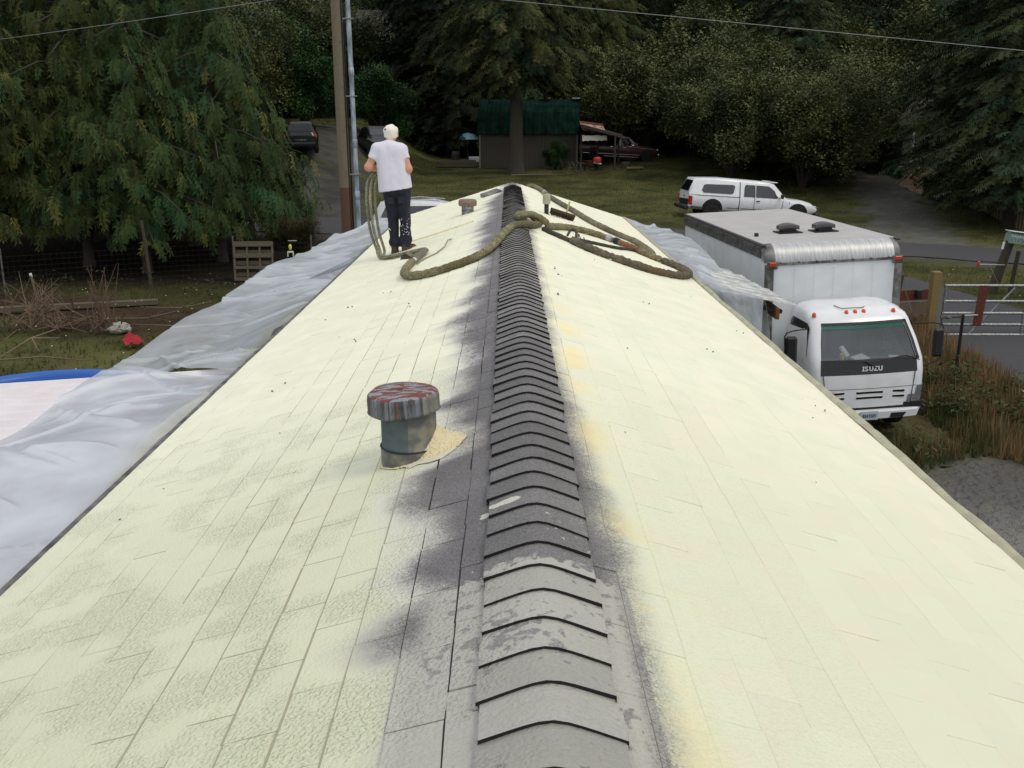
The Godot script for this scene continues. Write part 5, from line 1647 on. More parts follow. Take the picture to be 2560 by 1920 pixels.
func build_far_cars() -> void:
	var maroon := mat(S(64, 20, 30), 0.2); maroon.clearcoat_enabled = true
	var o := thing("pickup_truck", "dark maroon crew cab pickup on the grass right of the shed", "pickup", Vector3(8.2, 1.98, -74.0), 0.08)
	o.basis = o.basis * Basis(Vector3.BACK, -0.05)
	var P := [[-3.0, 0.9, 0.95, 0.7, 0.55, 1.25, 1.3], [-1.3, 0.95, 1.0, 0.7, 0.5, 1.25, 1.3], [-1.2, 0.95, 1.0, 0.72, 0.5, 1.25, 1.3], [-1.0, 0.95, 1.0, 0.74, 0.5, 1.25, 1.88], [0.2, 0.95, 1.0, 0.74, 0.5, 1.22, 1.96], [0.75, 0.95, 1.0, 0.72, 0.5, 1.2, 1.92], [1.5, 0.95, 1.0, 0.7, 0.5, 1.18, 1.34], [1.7, 0.95, 1.0, 0.7, 0.5, 1.14, 1.28], [2.6, 0.95, 0.99, 0.6, 0.55, 1.08, 1.2], [3.0, 0.88, 0.92, 0.6, 0.6, 1.0, 1.05]]
	car_body(P, maroon, o)
	side_panel("side_window", P, [Vector2(-0.85, 1.28), Vector2(-0.75, 1.76), Vector2(0.1, 1.82), Vector2(0.1, 1.28)], M.darkglass, o)
	side_panel("side_window", P, [Vector2(0.16, 1.28), Vector2(0.16, 1.82), Vector2(0.6, 1.78), Vector2(1.25, 1.3)], M.darkglass, o)
	side_bars("trim", P, [[-2.7, 0.62, 1.6, 0.62, 0.06], [-1.1, 0.45, 1.5, 0.45, 0.05]], M.chrome, o)
	side_bars("door_handle", P, [[-0.7, 1.14, -0.5, 1.14, 0.04], [0.3, 1.12, 0.5, 1.12, 0.04]], M.chrome, o, 0.04)
	for x in [-1.9, 2.15]:
		side_panel("wheel_arch", P, arch(x, 0.55, 0.52), M.black, o, 0.014)
		for s in [-1, 1]: wheel(o, Vector3(x, 0.4, s * 0.88), 0.4, 0.26, M.chrome, s, false)
	for s in [-1, 1]:
		var st := mb(); bx(st, Vector3(2.93, 0.98, s * 0.78), Vector3(0.16, 0.2, 0.22), 0.03); obj("headlamp", st, M.chrome, o)
		st = mb(); bx(st, Vector3(1.3, 1.36, s * 1.12), Vector3(0.1, 0.22, 0.22), 0.03); obj("mirror", st, M.chrome, o)
	var st := mb(); bx(st, Vector3(3.05, 0.62, 0), Vector3(0.16, 0.26, 1.9), 0.05); obj("front_bumper", st, M.chrome, o)
	st = mb(); bx(st, Vector3(3.02, 0.95, 0), Vector3(0.06, 0.3, 1.1), 0.02); obj("grille", st, M.black, o)
	# dark estate car, tail to the camera
	var dk := mat(S(13, 13, 15), 0.25)
	o = thing("estate_car", "black estate car parked tail towards us beside the cedars on the left driveway", "car", Vector3(-11.55, terr(-11.55, -55.0), -55.0), PI / 2 + 0.18)
	var Q := [[-2.3, 0.8, 0.85, 0.6, 0.4, 0.85, 0.95], [-2.22, 0.86, 0.9, 0.7, 0.35, 0.95, 1.1], [-1.93, 0.88, 0.92, 0.64, 0.3, 1.0, 1.62], [0.0, 0.9, 0.94, 0.66, 0.3, 1.0, 1.68], [0.7, 0.9, 0.94, 0.62, 0.3, 0.98, 1.55], [1.35, 0.9, 0.93, 0.6, 0.3, 0.95, 1.08], [2.1, 0.88, 0.9, 0.6, 0.32, 0.8, 0.9], [2.3, 0.75, 0.78, 0.5, 0.4, 0.65, 0.7]]
	car_body(Q, dk, o)
	side_panel("side_window", Q, [Vector2(-1.85, 1.06), Vector2(-1.7, 1.46), Vector2(0.3, 1.5), Vector2(1.1, 1.06)], M.darkglass, o)
	for x in [-1.4, 1.4]:
		for s in [-1, 1]: wheel(o, Vector3(x, 0.33, s * 0.8), 0.33, 0.22, M.dullalu, s, false)
	st = mb(); prism(st, [Vector2(-0.66, 1.06), Vector2(0.66, 1.06), Vector2(0.5, 1.5), Vector2(-0.5, 1.5)], 0.02, Transform3D(Basis(Vector3.UP, PI / 2) * Basis(Vector3.RIGHT, 0.5), Vector3(-2.105, 1.34, 0)) * Transform3D(Basis.IDENTITY, Vector3(0, -1.28, 0.0))); obj("rear_window", st, M.gloss, o)
	for s in [-1, 1]:
		st = mb(); bx(st, Vector3(-2.2, 0.9, s * 0.76), Vector3(0.16, 0.22, 0.2), 0.04); obj("tail_lamp", st, M.red, o)
	st = mb(); bx(st, Vector3(-2.31, 0.72, 0), Vector3(0.02, 0.04, 0.6)); obj("chrome_strip", st, M.chrome, o)
	st = mb(); bx(st, Vector3(-2.3, 0.48, 0), Vector3(0.14, 0.22, 1.6), 0.05); obj("rear_bumper", st, dk, o)
	# dark pickup in deep shade behind the worker
	o = thing("pickup_truck", "dark green pickup in the deep shade behind the worker's head", "pickup", Vector3(-8.6, terr(-8.6, -64.0), -64.0), -PI / 2 + 0.35)
	var dg := mat(S(14, 19, 17), 0.4)
	car_body(P, dg, o)
	side_panel("side_window", P, [Vector2(-0.85, 1.28), Vector2(-0.75, 1.76), Vector2(0.6, 1.8), Vector2(1.25, 1.3)], M.darkglass, o)
	for x in [-1.9, 2.15]:
		for s in [-1, 1]: wheel(o, Vector3(x, 0.4, s * 0.88), 0.4, 0.26, M.greymetal, s, false)
	st = mb(); bx(st, Vector3(3.05, 0.62, 0), Vector3(0.16, 0.22, 1.9), 0.05); obj("front_bumper", st, M.greymetal, o)
	st = mb(); prism(st, [Vector2(-0.66, 1.24), Vector2(0.66, 1.24), Vector2(0.58, 1.8), Vector2(-0.58, 1.8)], 0.02, Transform3D(Basis(Vector3.UP, PI / 2) * Basis(Vector3.RIGHT, -0.9), Vector3(1.16, 1.6, 0)) * Transform3D(Basis.IDENTITY, Vector3(0, -1.52, 0.0))); obj("windscreen", st, M.darkglass, o)
	# white car mostly hidden by the roof
	o = thing("car", "white hatchback on the road, mostly hidden behind the worker and the roof", "car", Vector3(-2.95, terr(-2.95, -37.6) - 0.1, -37.6), -0.12)
	car_body(Q, M.white, o)
	side_panel("side_window", Q, [Vector2(-1.85, 1.06), Vector2(-1.7, 1.46), Vector2(0.3, 1.5), Vector2(1.1, 1.06)], M.darkglass, o)
	for x in [-1.4, 1.4]:
		for s in [-1, 1]: wheel(o, Vector3(x, 0.33, s * 0.8), 0.33, 0.22, M.dullalu, s, false)
	for s in [-1, 1]:
		st = mb(); bx(st, Vector3(-2.18, 0.9, s * 0.76), Vector3(0.2, 0.24, 0.24), 0.04); obj("tail_lamp", st, M.red, o)
	st = mb(); prism(st, [Vector2(-0.66, 1.06), Vector2(0.66, 1.06), Vector2(0.5, 1.5), Vector2(-0.5, 1.5)], 0.02, Transform3D(Basis(Vector3.UP, PI / 2) * Basis(Vector3.RIGHT, 0.5), Vector3(-2.105, 1.34, 0)) * Transform3D(Basis.IDENTITY, Vector3(0, -1.28, 0.0))); obj("rear_window", st, M.darkglass, o)
	st = mb()
	for s in [-1, 1]: tube(st, [Vector3(-1.5, 1.66, s * 0.56), Vector3(-0.6, 1.73, s * 0.58), Vector3(0.4, 1.67, s * 0.56)], [0.02], 6)
	obj("roof_rail", st, M.alu, o)

# ---- ground ----
func terr(x: float, z: float) -> float:
	var d := -z
	var y := maxf(0.0, 0.0297 * (minf(d, 95.0) - 17.0))
	y += smoothstep(44.0, 60.0, d) * smoothstep(-5.0, -13.0, x) * 3.2
	y -= 0.06 * clampf(x - 8.0, 0.0, 9.0) * smoothstep(26.0, 40.0, d) * (1.0 - smoothstep(55.0, 68.0, d))
	y += 0.4 * smoothstep(64.0, 72.0, d) * smoothstep(5.0, 9.0, x)
	y += 0.24 * maxf(0.0, d - 95.0)
	return y

func seg_d(p: Vector2, pts: Array) -> float:
	var best := 1e9
	for i in pts.size() - 1:
		best = minf(best, p.distance_to(Geometry2D.get_closest_point_to_segment(p, pts[i], pts[i + 1])))
	return best

const ROAD := [Vector2(-80, -58), Vector2(-30, -46), Vector2(-8.2, -41.9), Vector2(6.5, -37.8), Vector2(16, -38.0), Vector2(20, -36.0), Vector2(32, -29), Vector2(80, -4)]
const DRIVE_L := [Vector2(-8.0, -44), Vector2(-9.9, -54), Vector2(-11.2, -62), Vector2(-11.5, -72)]
const DRIVE_R := [Vector2(17.0, -40), Vector2(19.6, -47), Vector2(22.0, -55), Vector2(24.4, -63), Vector2(27, -75)]
const PAD := [Vector2(6.0, -5.0), Vector2(7.6, -12.4)]

func ground_kind(x: float, z: float) -> float:
	# 0 grass .. 1 gravel
	var p := Vector2(x, z)
	var n := nz.get_noise_2d(x * 6.0, z * 6.0)
	var g := 0.0
	if z < -40: g = maxf(g, 1.0 - smoothstep(1.6, 2.6, seg_d(p, DRIVE_L) + n * 1.0))
	if z < -38: g = maxf(g, (1.0 - smoothstep(1.3, 2.6, seg_d(p, DRIVE_R) + n * 1.6)))
	if z > -20: g = maxf(g, 1.0 - smoothstep(1.2, 2.4, seg_d(p, PAD) + n * 0.7))
	g = maxf(g, 0.8 * (1.0 - smoothstep(2.7, 3.9, seg_d(p, ROAD) + n * 1.2)))
	return g

func ground_color(x: float, z: float) -> Color:
	var n := nz.get_noise_2d(x * 3.0, z * 3.0)
	var n2 := nz.get_noise_2d(x * 14.0 + 300.0, z * 14.0)
	var n3 := nz2.get_noise_2d(x * 2.0, z * 2.0)
	var grass := Color(0.06, 0.07, 0.024).lerp(Color(0.17, 0.175, 0.062), clampf(0.45 + n * 1.2 + n2 * 0.6, 0, 1))
	var dry := Color(0.12, 0.095, 0.05)
	var soil := Color(0.075, 0.05, 0.036)
	var c := grass
	var d := -z
	if x < -4.0 and d < 40.0:
		# rough yard by the cedars: bare brown strip, weeds
		var strip := 1.0 - smoothstep(0.9, 2.2, absf(z + 25.4 - 0.28 * (x + 12.0) + n * 1.5))
		c = c.lerp(soil, clampf(strip + 0.35 * n2 + 0.1, 0, 1))
		c = c.lerp(dry, clampf(n3 * 1.2, 0, 0.5))
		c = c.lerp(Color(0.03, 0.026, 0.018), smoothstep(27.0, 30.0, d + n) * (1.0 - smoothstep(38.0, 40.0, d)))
	elif d < 33.0:
		c = c.lerp(dry, clampf(0.35 + n * 1.5 + n2 * 0.5, 0.0, 0.8))
	elif d < 82.0:
		c = c.lerp(dry * 0.9, clampf(n3 * 0.9 + n * 0.9 - 0.1, 0, 0.55))
		c = c.lerp(soil, clampf(n2 * 2.2 - 0.55, 0, 0.7))
	if d > 78.0: c = c.lerp(Color(0.035, 0.036, 0.016), smoothstep(78.0, 90.0, d))
	var g := ground_kind(x, z)
	var grav := Color(0.15, 0.145, 0.135).lerp(Color(0.08, 0.078, 0.078), clampf(0.5 + n * 1.8 + n3 * 0.5, 0, 1))
	if x > 12 and d > 38: grav = grav.lerp(Color(0.22, 0.22, 0.19), 0.6 + 0.5 * n2)
	if x < -4: grav = grav * 0.85
	if d < 20: grav = grav * 2.0
	return c.lerp(grav, g * clampf(0.9 + n3 * 0.6, 0.0, 1.0))

func build_ground() -> void:
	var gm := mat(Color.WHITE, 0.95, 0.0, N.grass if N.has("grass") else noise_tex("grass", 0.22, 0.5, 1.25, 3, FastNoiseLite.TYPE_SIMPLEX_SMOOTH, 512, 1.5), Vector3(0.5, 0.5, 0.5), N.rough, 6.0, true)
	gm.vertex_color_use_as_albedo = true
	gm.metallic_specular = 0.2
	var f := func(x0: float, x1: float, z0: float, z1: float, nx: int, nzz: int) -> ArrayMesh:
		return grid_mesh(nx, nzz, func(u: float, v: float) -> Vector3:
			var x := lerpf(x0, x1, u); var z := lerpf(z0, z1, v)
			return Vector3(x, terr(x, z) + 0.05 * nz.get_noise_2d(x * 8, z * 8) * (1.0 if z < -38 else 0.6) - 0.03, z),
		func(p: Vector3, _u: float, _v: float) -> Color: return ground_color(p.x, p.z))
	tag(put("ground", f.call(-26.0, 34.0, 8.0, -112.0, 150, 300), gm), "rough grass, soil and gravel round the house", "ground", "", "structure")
	tag(put("ground", f.call(-140.0, -25.6, 8.0, -112.0, 40, 50), gm), "wooded ground left of the clearing", "ground", "", "structure")
	tag(put("ground", f.call(33.6, 150.0, 8.0, -112.0, 40, 50), gm), "ground right of the clearing", "ground", "", "structure")
	tag(put("hill", f.call(-140.0, 150.0, -111.0, -290.0, 80, 50), gm), "forested hillside rising behind the clearing", "hill", "", "structure")
	tag(put("ground", f.call(-140.0, 150.0, 150.0, 8.0, 20, 20), gm), "ground behind the camera", "ground", "", "structure")
	# the asphalt road and the driveway, with worn edges
	var am := mat(S(74, 74, 76), 0.9, 0.0, noise_tex("asphalt", 0.35, 0.72, 1.0, 4, FastNoiseLite.TYPE_SIMPLEX_SMOOTH, 512), Vector3(0.45, 0.45, 0.45), N.rough, 0.6, true)
	strip("road", "narrow asphalt road crossing behind the house", ROAD, 2.3, am, 0.035)
	strip("driveway", "dark asphalt driveway leading from the road through the metal gate", [Vector2(10.2, -37), Vector2(10.3, -31), Vector2(11.3, -26), Vector2(12.3, -22), Vector2(12.9, -16), Vector2(13.4, -4)], 2.35, am, 0.055)
	var lm := mat(S(196, 196, 190), 0.8, 0.0, N.mott, Vector3(2, 2, 2))
	var e := []
	for p in ROAD: e.append(p)
	strip("road_line", "worn white edge line on the road", [Vector2(5.2, -36.0), Vector2(6.5, -35.7), Vector2(9, -35.75), Vector2(13, -35.95)], 0.06, lm, 0.05)

func strip(called: String, label: String, pts: Array, hw: float, m: Material, up: float) -> void:
	var cu := Curve3D.new()
	for i in pts.size():
		var a: Vector2 = pts[maxi(i - 1, 0)]; var b: Vector2 = pts[mini(i + 1, pts.size() - 1)]
		var tn := Vector3(b.x - a.x, 0, b.y - a.y) / 6.0
		cu.add_point(Vector3(pts[i].x, 0, pts[i].y), -tn, tn)
	var L := cu.get_baked_length()
	var n := int(L / 0.6)
	var mesh := grid_mesh(8, n, func(u: float, v: float) -> Vector3:
		var p := cu.sample_baked(v * L, true)
		var d := cu.sample_baked(minf(v * L + 0.3, L), true) - cu.sample_baked(maxf(v * L - 0.3, 0), true)
		var s := Vector3(-d.z, 0, d.x).normalized()
		var w := (u * 2.0 - 1.0) * hw
		if absf(w) > hw * 0.9: w += hw * 0.06 * nz2.get_noise_2d(v * L * 2.0, u * 30.0)
		var q := p + s * w
		q.y = terr(q.x, q.z) + up - (0.03 if u < 0.01 or u > 0.99 else 0.0)
		return q)
	tag(put(called, mesh, m), label, called.replace("_", " "), "", "structure")

# ---- plants ----
func spray_mesh(pairs: int, length: float, width: float, leaf: float, lw: float, droop: float) -> ArrayMesh:
	# a flat feathery twig along +z
	var st := mb()
	for i in pairs + 1:
		var t := (i + 0.6) / (pairs + 1.0)
		var p := Vector3(0, -droop * t * t, length * t)
		for s in [-1, 1]:
			if i == pairs and s > 0: continue
			var out := Vector3(s * width * (1.0 - 0.55 * t), -droop * 0.5 - 0.03 * i, leaf * 0.75) if i < pairs else Vector3(0, -droop * 0.3, leaf)
			var e := p + out * (0.8 + 0.3 * sin(i * 2.4 + s))
			var side := Vector3(lw, 0, -lw * s * 0.6)
			st.add_vertex(p - Vector3(0, 0, lw)); st.add_vertex(p.lerp(e, 0.55) + side * 0.9 + Vector3(0, 0.01, 0)); st.add_vertex(e)
			st.add_vertex(p - Vector3(0, 0, lw)); st.add_vertex(e); st.add_vertex(p.lerp(e, 0.55) - side * 0.9 + Vector3(0, -0.02, 0))
	st.generate_normals()
	return st.commit()

func leaf_mesh(n: int, spread: float, size: float, sd: int) -> ArrayMesh:
	var r := RandomNumberGenerator.new(); r.seed = sd
	var st := mb()
	for i in n:
		var p := Vector3(r.randf_range(-1, 1), r.randf_range(-1, 1), r.randf_range(-1, 1)) * spread
		var b := Basis.from_euler(Vector3(r.randf_range(-0.65, 0.65), r.randf() * TAU, r.randf_range(-0.65, 0.65)))
		var s := size * r.randf_range(0.7, 1.3)
		var a := p + b * Vector3(0, 0, -s); var c := p + b * Vector3(0, 0, s)
		var l := p + b * Vector3(-s * 0.5, s * 0.12, 0); var q := p + b * Vector3(s * 0.5, s * 0.12, 0)
		st.add_vertex(a); st.add_vertex(l); st.add_vertex(c)
		st.add_vertex(a); st.add_vertex(c); st.add_vertex(q)
	st.generate_normals()
	return st.commit()

var LM := {}
func plant_meshes() -> void:
	LM.cedar = spray_mesh(7, 1.0, 0.4, 0.26, 0.045, 0.34)
	LM.fir = spray_mesh(8, 1.0, 0.4, 0.2, 0.035, 0.12)
	LM.leaf = leaf_mesh(12, 0.42, 0.11, 3)
	LM.smallleaf = leaf_mesh(14, 0.3, 0.06, 4)
	LM.weed = leaf_mesh(9, 0.2, 0.05, 9)
	LM.bramble = leaf_mesh(7, 0.25, 0.075, 12)
	var st := mb()
	for i in 6:
		var a := i * 1.05
		var d := Vector3(cos(a), 0, sin(a))
		var s := Vector3(-sin(a), 0, cos(a)) * 0.03
		st.add_vertex(d * 0.05 - s); st.add_vertex(d * 0.05 + s); st.add_vertex(d * 0.22 + Vector3(0, 0.6 + 0.4 * sin(i * 2.2), 0))
	st.generate_normals()
	LM.tuft = st.commit()
	M.cedar = leafy(); M.fir = leafy(Color.WHITE, 0.8, 0.15); M.leaf = leafy(Color.WHITE, 0.6, 0.35); M.grass = leafy(Color.WHITE, 0.8, 0.3)

func twist(dir: Vector3, nrm: Vector3, s: float) -> Transform3D:
	var z := dir.normalized()
	var x := nrm.cross(z).normalized()
	return Transform3D(Basis(x * s, z.cross(x) * s, z * s), Vector3.ZERO)

func conifer(called: String, label: String, category: String, h: float, hb: float, rad: float, levels: int, per: int, sp: float, mesh: Mesh, m: Material, c0: Color, c1: Color, tip: Color, tipn: float, droop: float, hang: float, trunk_r: float, bark: Material, sd: int, bend := 0.0) -> Node3D:
	var r := RandomNumberGenerator.new(); r.seed = sd
	var o := thing(called, label, category)
	var st := mb()
	tube(st, [Vector3(0, -0.3, 0), Vector3(0.0, h * 0.03, 0), Vector3(bend * 0.3, h * 0.3, 0), Vector3(bend, h * 0.97, 0)], [trunk_r * 1.5, trunk_r, trunk_r * 0.75, 0.03], 10)
	obj("trunk", st, bark, o)
	var wh := []; var tn := []
	var limb := mb()
	for k in levels:
		var t := (k + r.randf()) / levels
		var y := lerpf(hb, h, t)
		var reach := rad * (pow(1.0 - t, 0.75) * (0.55 + 0.45 * smoothstep(0.0, 0.2, t))) + 0.25
		var nb := maxi(3, int(per * (0.4 + 0.6 * (1.0 - t))))
		var a0 := r.randf() * TAU
		for b in nb:
			var a := a0 + TAU * (b + r.randf_range(-0.3, 0.3)) / nb
			var L := reach * r.randf_range(0.45, 1.25)
			var dirh := Vector3(cos(a), 0, sin(a))
			var yy := y + r.randf_range(-0.2, 0.2)
			var clump := r.randf()
			var teal := 0.45 if r.randf() < 0.22 else 0.0
			var ns := maxi(4, int(L / sp * 2.6))
			var c := Vector3(bend * 0.9 * (yy / h), yy, 0)
			if b % 3 == 0 and L > 1.0:
				tube(limb, [c, c + dirh * L * 0.5 + Vector3(0, -droop * 0.2 * L, 0), c + dirh * L * 0.9 + Vector3(0, -droop * 0.8 * L, 0)], [0.045, 0.03, 0.01], 5, false)
			for i in ns:
				var q := (i + r.randf()) / ns
				q = 0.2 + 0.8 * pow(q, 0.8)
				var p := c + dirh * (L * q) + Vector3(0, -droop * L * q * q, 0)
				var side := dirh.cross(Vector3.UP) * r.randf_range(-1, 1)
				p += side * 0.26 * L * (1.0 - q * 0.6) * r.randf() + Vector3(0, r.randf_range(-0.25, 0.12), 0) * sp
				var dir := dirh * (1.0 - hang) + side * 0.55 + Vector3(0, -hang - droop * 1.6 * q * (1.25 - q) + r.randf_range(-0.25, 0.25), 0)
				var tr := twist(dir, (Vector3.UP + dirh * 0.5 + Vector3(r.randf_range(-0.6, 0.6), 0, r.randf_range(-0.6, 0.6))).normalized(), sp * r.randf_range(0.7, 1.35))
				tr.origin = p
				wh.append(tr)
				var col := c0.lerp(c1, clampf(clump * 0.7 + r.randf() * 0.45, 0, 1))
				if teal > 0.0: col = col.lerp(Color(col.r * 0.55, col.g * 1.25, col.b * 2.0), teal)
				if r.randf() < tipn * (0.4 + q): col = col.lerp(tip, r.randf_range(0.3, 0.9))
				tn.append(col)
	obj("limbs", limb, bark, o)
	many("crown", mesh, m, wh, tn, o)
	return o

func broadleaf(called: String, label: String, category: String, h: float, rad: float, n: int, sc: float, mesh: Mesh, c0: Color, c1: Color, tip: Color, tipn: float, sd: int, low := 0.15, trunk := true) -> Node3D:
	var r := RandomNumberGenerator.new(); r.seed = sd
	var o := thing(called, label, category)
	var st := mb()
	var nb := 17
	var blobs := []
	for i in nb:
		var a := TAU * i / nb + r.randf() * 0.6
		var q := sqrt(r.randf()) * 0.85
		var y := h * r.randf_range(low + 0.18, 0.8)
		var p := Vector3(cos(a) * rad * q, y, sin(a) * rad * q)
		blobs.append([p, rad * r.randf_range(0.24, 0.46)])
		if trunk: tube(st, [Vector3(0, -0.2, 0), Vector3(p.x * 0.25, y * 0.45, p.z * 0.25), p], [0.16 * h / 6, 0.09 * h / 6, 0.02], 6)
	blobs.append([Vector3(0, h * 0.55, 0), rad * 0.6])
	if trunk: obj("trunk", st, M.bark, o)
	var wh := []; var tn := []
	for i in n:
		var b: Array = blobs[r.randi() % blobs.size()]
		var d := Vector3(r.randfn(), r.randfn() * 0.9, r.randfn()).normalized()
		var p: Vector3 = b[0] + d * b[1] * (1.0 - 0.45 * r.randf() * r.randf()) + Vector3(r.randfn(), r.randfn(), r.randfn()) * 0.08 * rad
		if p.y < h * low * r.randf_range(0.5, 1.3): continue
		if p.y < 0.05: continue
		wh.append(Transform3D(Basis.from_euler(Vector3(r.randf_range(-0.6, 0.6), r.randf() * TAU, r.randf_range(-0.6, 0.6))).scaled(Vector3.ONE * sc * r.randf_range(0.7, 1.3)), p))
		var cl := nz2.get_noise_3d(p.x * 0.55 + sd, p.y * 0.55, p.z * 0.55) * 1.2
		var col := c0.lerp(c1, clampf(0.5 + cl * 1.3 + r.randf_range(-0.25, 0.25), 0, 1))
		if cl > 0.1 and r.randf() < tipn * 2.5: col = col.lerp(tip, r.randf_range(0.3, 0.9))
		tn.append(col)
	many("crown", mesh, M.leaf, wh, tn, o)
	return o

func set_at(o: Node3D, x: float, z: float, turn := 0.0, sc := 1.0) -> void:
	o.position = Vector3(x, terr(x, z) - 0.05, z)
	o.rotation.y = turn
	o.scale = Vector3.ONE * sc

func build_trees() -> void:
	var CE0 := Color(0.018, 0.024, 0.008); var CE1 := Color(0.066, 0.088, 0.026); var CET := Color(0.15, 0.14, 0.035)
	var cedars := []
	cedars.append(conifer("cedar_tree", "tall cedar with drooping sprays at the far left edge of the yard", "tree", 12.5, 2.7, 3.7, 44, 9, 0.52, LM.cedar, M.cedar, CE0, CE1, CET, 0.06, 0.2, 0.5, 0.2, M.greybark, 101))
	cedars.append(conifer("cedar_tree", "broad cedar second from the left behind the brown soil strip", "tree", 11.0, 2.3, 4.1, 40, 9, 0.52, LM.cedar, M.cedar, CE0, CE1 * Color(1.05, 1, 0.9), CET, 0.06, 0.22, 0.5, 0.18, M.greybark, 102, 0.3))
	cedars.append(conifer("cedar_tree", "cedar right of the others whose branches reach towards the utility pole", "tree", 9.2, 1.8, 3.6, 36, 9, 0.5, LM.cedar, M.cedar, CE0 * Color(0.9, 1.05, 1.1), CE1 * Color(0.85, 1.02, 1.05), CET, 0.05, 0.22, 0.5, 0.16, M.greybark, 103))
	set_at(cedars[0], -18.2, -33.0); set_at(cedars[1], -14.2, -32.2); set_at(cedars[2], -9.9, -33.0)
	var more := [[0, -21.0, -29.5, 1.0, 1.05, "cedar standing outside the left edge, its branches entering the frame"], [1, -16.3, -37.5, 2.2, 1.15, "cedar in the second row behind the broad one"], [2, -12.0, -36.5, 4.0, 1.2, "cedar in the second row with a bare grey trunk top"], [2, -11.8, -31.0, 3.0, 0.92, "shorter cedar in front, branches sweeping almost to the pallet"], [0, -21.5, -38.0, 3.3, 1.1, "cedar at the back left corner of the cedar group"], [1, -16.6, -30.6, 5.0, 0.88, "low cedar in front of the tall one at left"], [0, -13.2, -42.5, 5.2, 0.95, "cedar behind the group beside the left driveway"]]
	for q in more:
		var c := dup(cedars[q[0]], Vector3.ZERO, 0, q[5])
		set_at(c, q[1], q[2], q[3], q[4])
	# conifers of the forest behind
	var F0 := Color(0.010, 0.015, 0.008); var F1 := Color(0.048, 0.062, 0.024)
	var firs := []
	firs.append(conifer("fir_tree", "big fir whose thick trunk stands in front of the green-roofed shed", "tree", 27.0, 6.2, 6.0, 44, 13, 1.0, LM.fir, M.fir, F0 * 1.3, F1 * Color(1.5, 1.35, 1.1), Color(0.1, 0.08, 0.03), 0.1, 0.25, 0.3, 0.5, M.greybark, 201))
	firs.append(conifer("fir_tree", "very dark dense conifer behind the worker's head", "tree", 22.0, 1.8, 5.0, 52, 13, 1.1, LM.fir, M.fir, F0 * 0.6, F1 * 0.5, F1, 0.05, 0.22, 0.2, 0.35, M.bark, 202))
	firs.append(conifer("fir_tree", "fir with sweeping branches over the wire fence at right", "tree", 15.0, 1.7, 4.4, 44, 12, 0.75, LM.fir, M.fir, F0 * 1.3, F1 * Color(1.1, 1.15, 1.0), Color(0.06, 0.08, 0.04), 0.12, 0.2, 0.2, 0.28, M.bark, 203))
	set_at(firs[0], 0.6, -67.6); set_at(firs[1], -5.0, -84.0); set_at(firs[2], 23.6, -45.0)
	more = [[2, 23.9, -48.8, 2.0, 1.1, "fir just behind the one over the wire fence at right"], [2, 28.2, -44.0, 4.0, 1.25, "large fir at the right edge of the picture"], [2, 27.0, -52.5, 1.0, 1.3, "tall fir behind the right-hand firs"], [2, 32.0, -57.0, 3.0, 1.5, "tallest fir at the back right"], [2, 20.8, -74.0, 3.0, 1.2, "fir behind the leafy thicket at right"],
		[1, -1.2, -88.0, 1.0, 1.0, "dark conifer behind the big fir trunk"], [1, -9.0, -90.0, 2.4, 0.95, "dark conifer left of the worker's head, close to the pole"], [0, 7.5, -84.0, 1.9, 0.85, "fir behind the shed's right end"], [1, 5.0, -92.0, 4.2, 1.0, "dark conifer straight behind the shed roof"]]
	for q in more:
		var c := dup(firs[q[0]], Vector3.ZERO, 0, q[5])
		set_at(c, q[1], q[2], q[3], q[4])
	var hillf := conifer("forest_tree", "dark fir of the forest on the hillside behind the clearing", "tree", 21.0, 1.0, 4.8, 34, 11, 1.5, LM.fir, M.fir, F0, F1 * 0.9, F1 * 1.5, 0.1, 0.22, 0.25, 0.3, M.bark, 301)
	hillf.set_meta("group", "firs of the hillside forest")
	var hillc := conifer("forest_tree", "olive-green cedar of the forest on the hillside behind the clearing", "tree", 19.0, 1.0, 5.2, 34, 11, 1.5, LM.cedar, M.cedar, CE0 * 0.6, CE1 * 0.55, CET * 0.6, 0.1, 0.35, 0.5, 0.3, M.bark, 302)
	hillc.set_meta("group", "cedars of the hillside forest")
	var r := RandomNumberGenerator.new(); r.seed = 9
	var spots := []
	var z := -98.0
	var row := 0
	while z > -190.0:
		var x := -62.0 - (-z - 98.0) * 0.35 + r.randf() * 4
		var lim := 66.0 + (-z - 98.0) * 0.35
		while x < lim:
			spots.append([x + r.randf_range(-2, 2), z + r.randf_range(-3, 3)])
			x += r.randf_range(6.5, 9.5) + row * 0.8
		z -= 11.0 + row * 4.0
		row += 1
	for q in [[-27.0, -70.0], [-31.0, -60.0], [-24.0, -60.0], [-33.0, -50.0], [-28.0, -46.0], [40.0, -62.0], [36.0, -72.0], [30.0, -80.0], [16.0, -90.0], [24.0, -90.0], [11.0, -93.0], [-30.0, -88.0], [-38.0, -78.0]]: spots.append(q)
	for i in spots.size():
		var src := hillf if (i * 7) % 5 < 3 else hillc
		var c: Node3D
		if i == 0: c = hillf
		elif i == 1: c = hillc
		else: c = dup(src, Vector3.ZERO, 0)
		set_at(c, spots[i][0], spots[i][1], r.randf() * TAU, r.randf_range(0.8, 1.25))
	# leafy trees
	var B0 := Color(0.03, 0.04, 0.018); var B1 := Color(0.15, 0.17, 0.07); var BT := Color(0.2, 0.21, 0.095)
	var t1 := broadleaf("leafy_tree", "round leafy tree on the lawn behind the white pickup's cab", "tree", 7.6, 3.8, 6500, 0.7, LM.leaf, B0, B1, BT, 0.06, 401)
	set_at(t1, 14.5, -62.5)
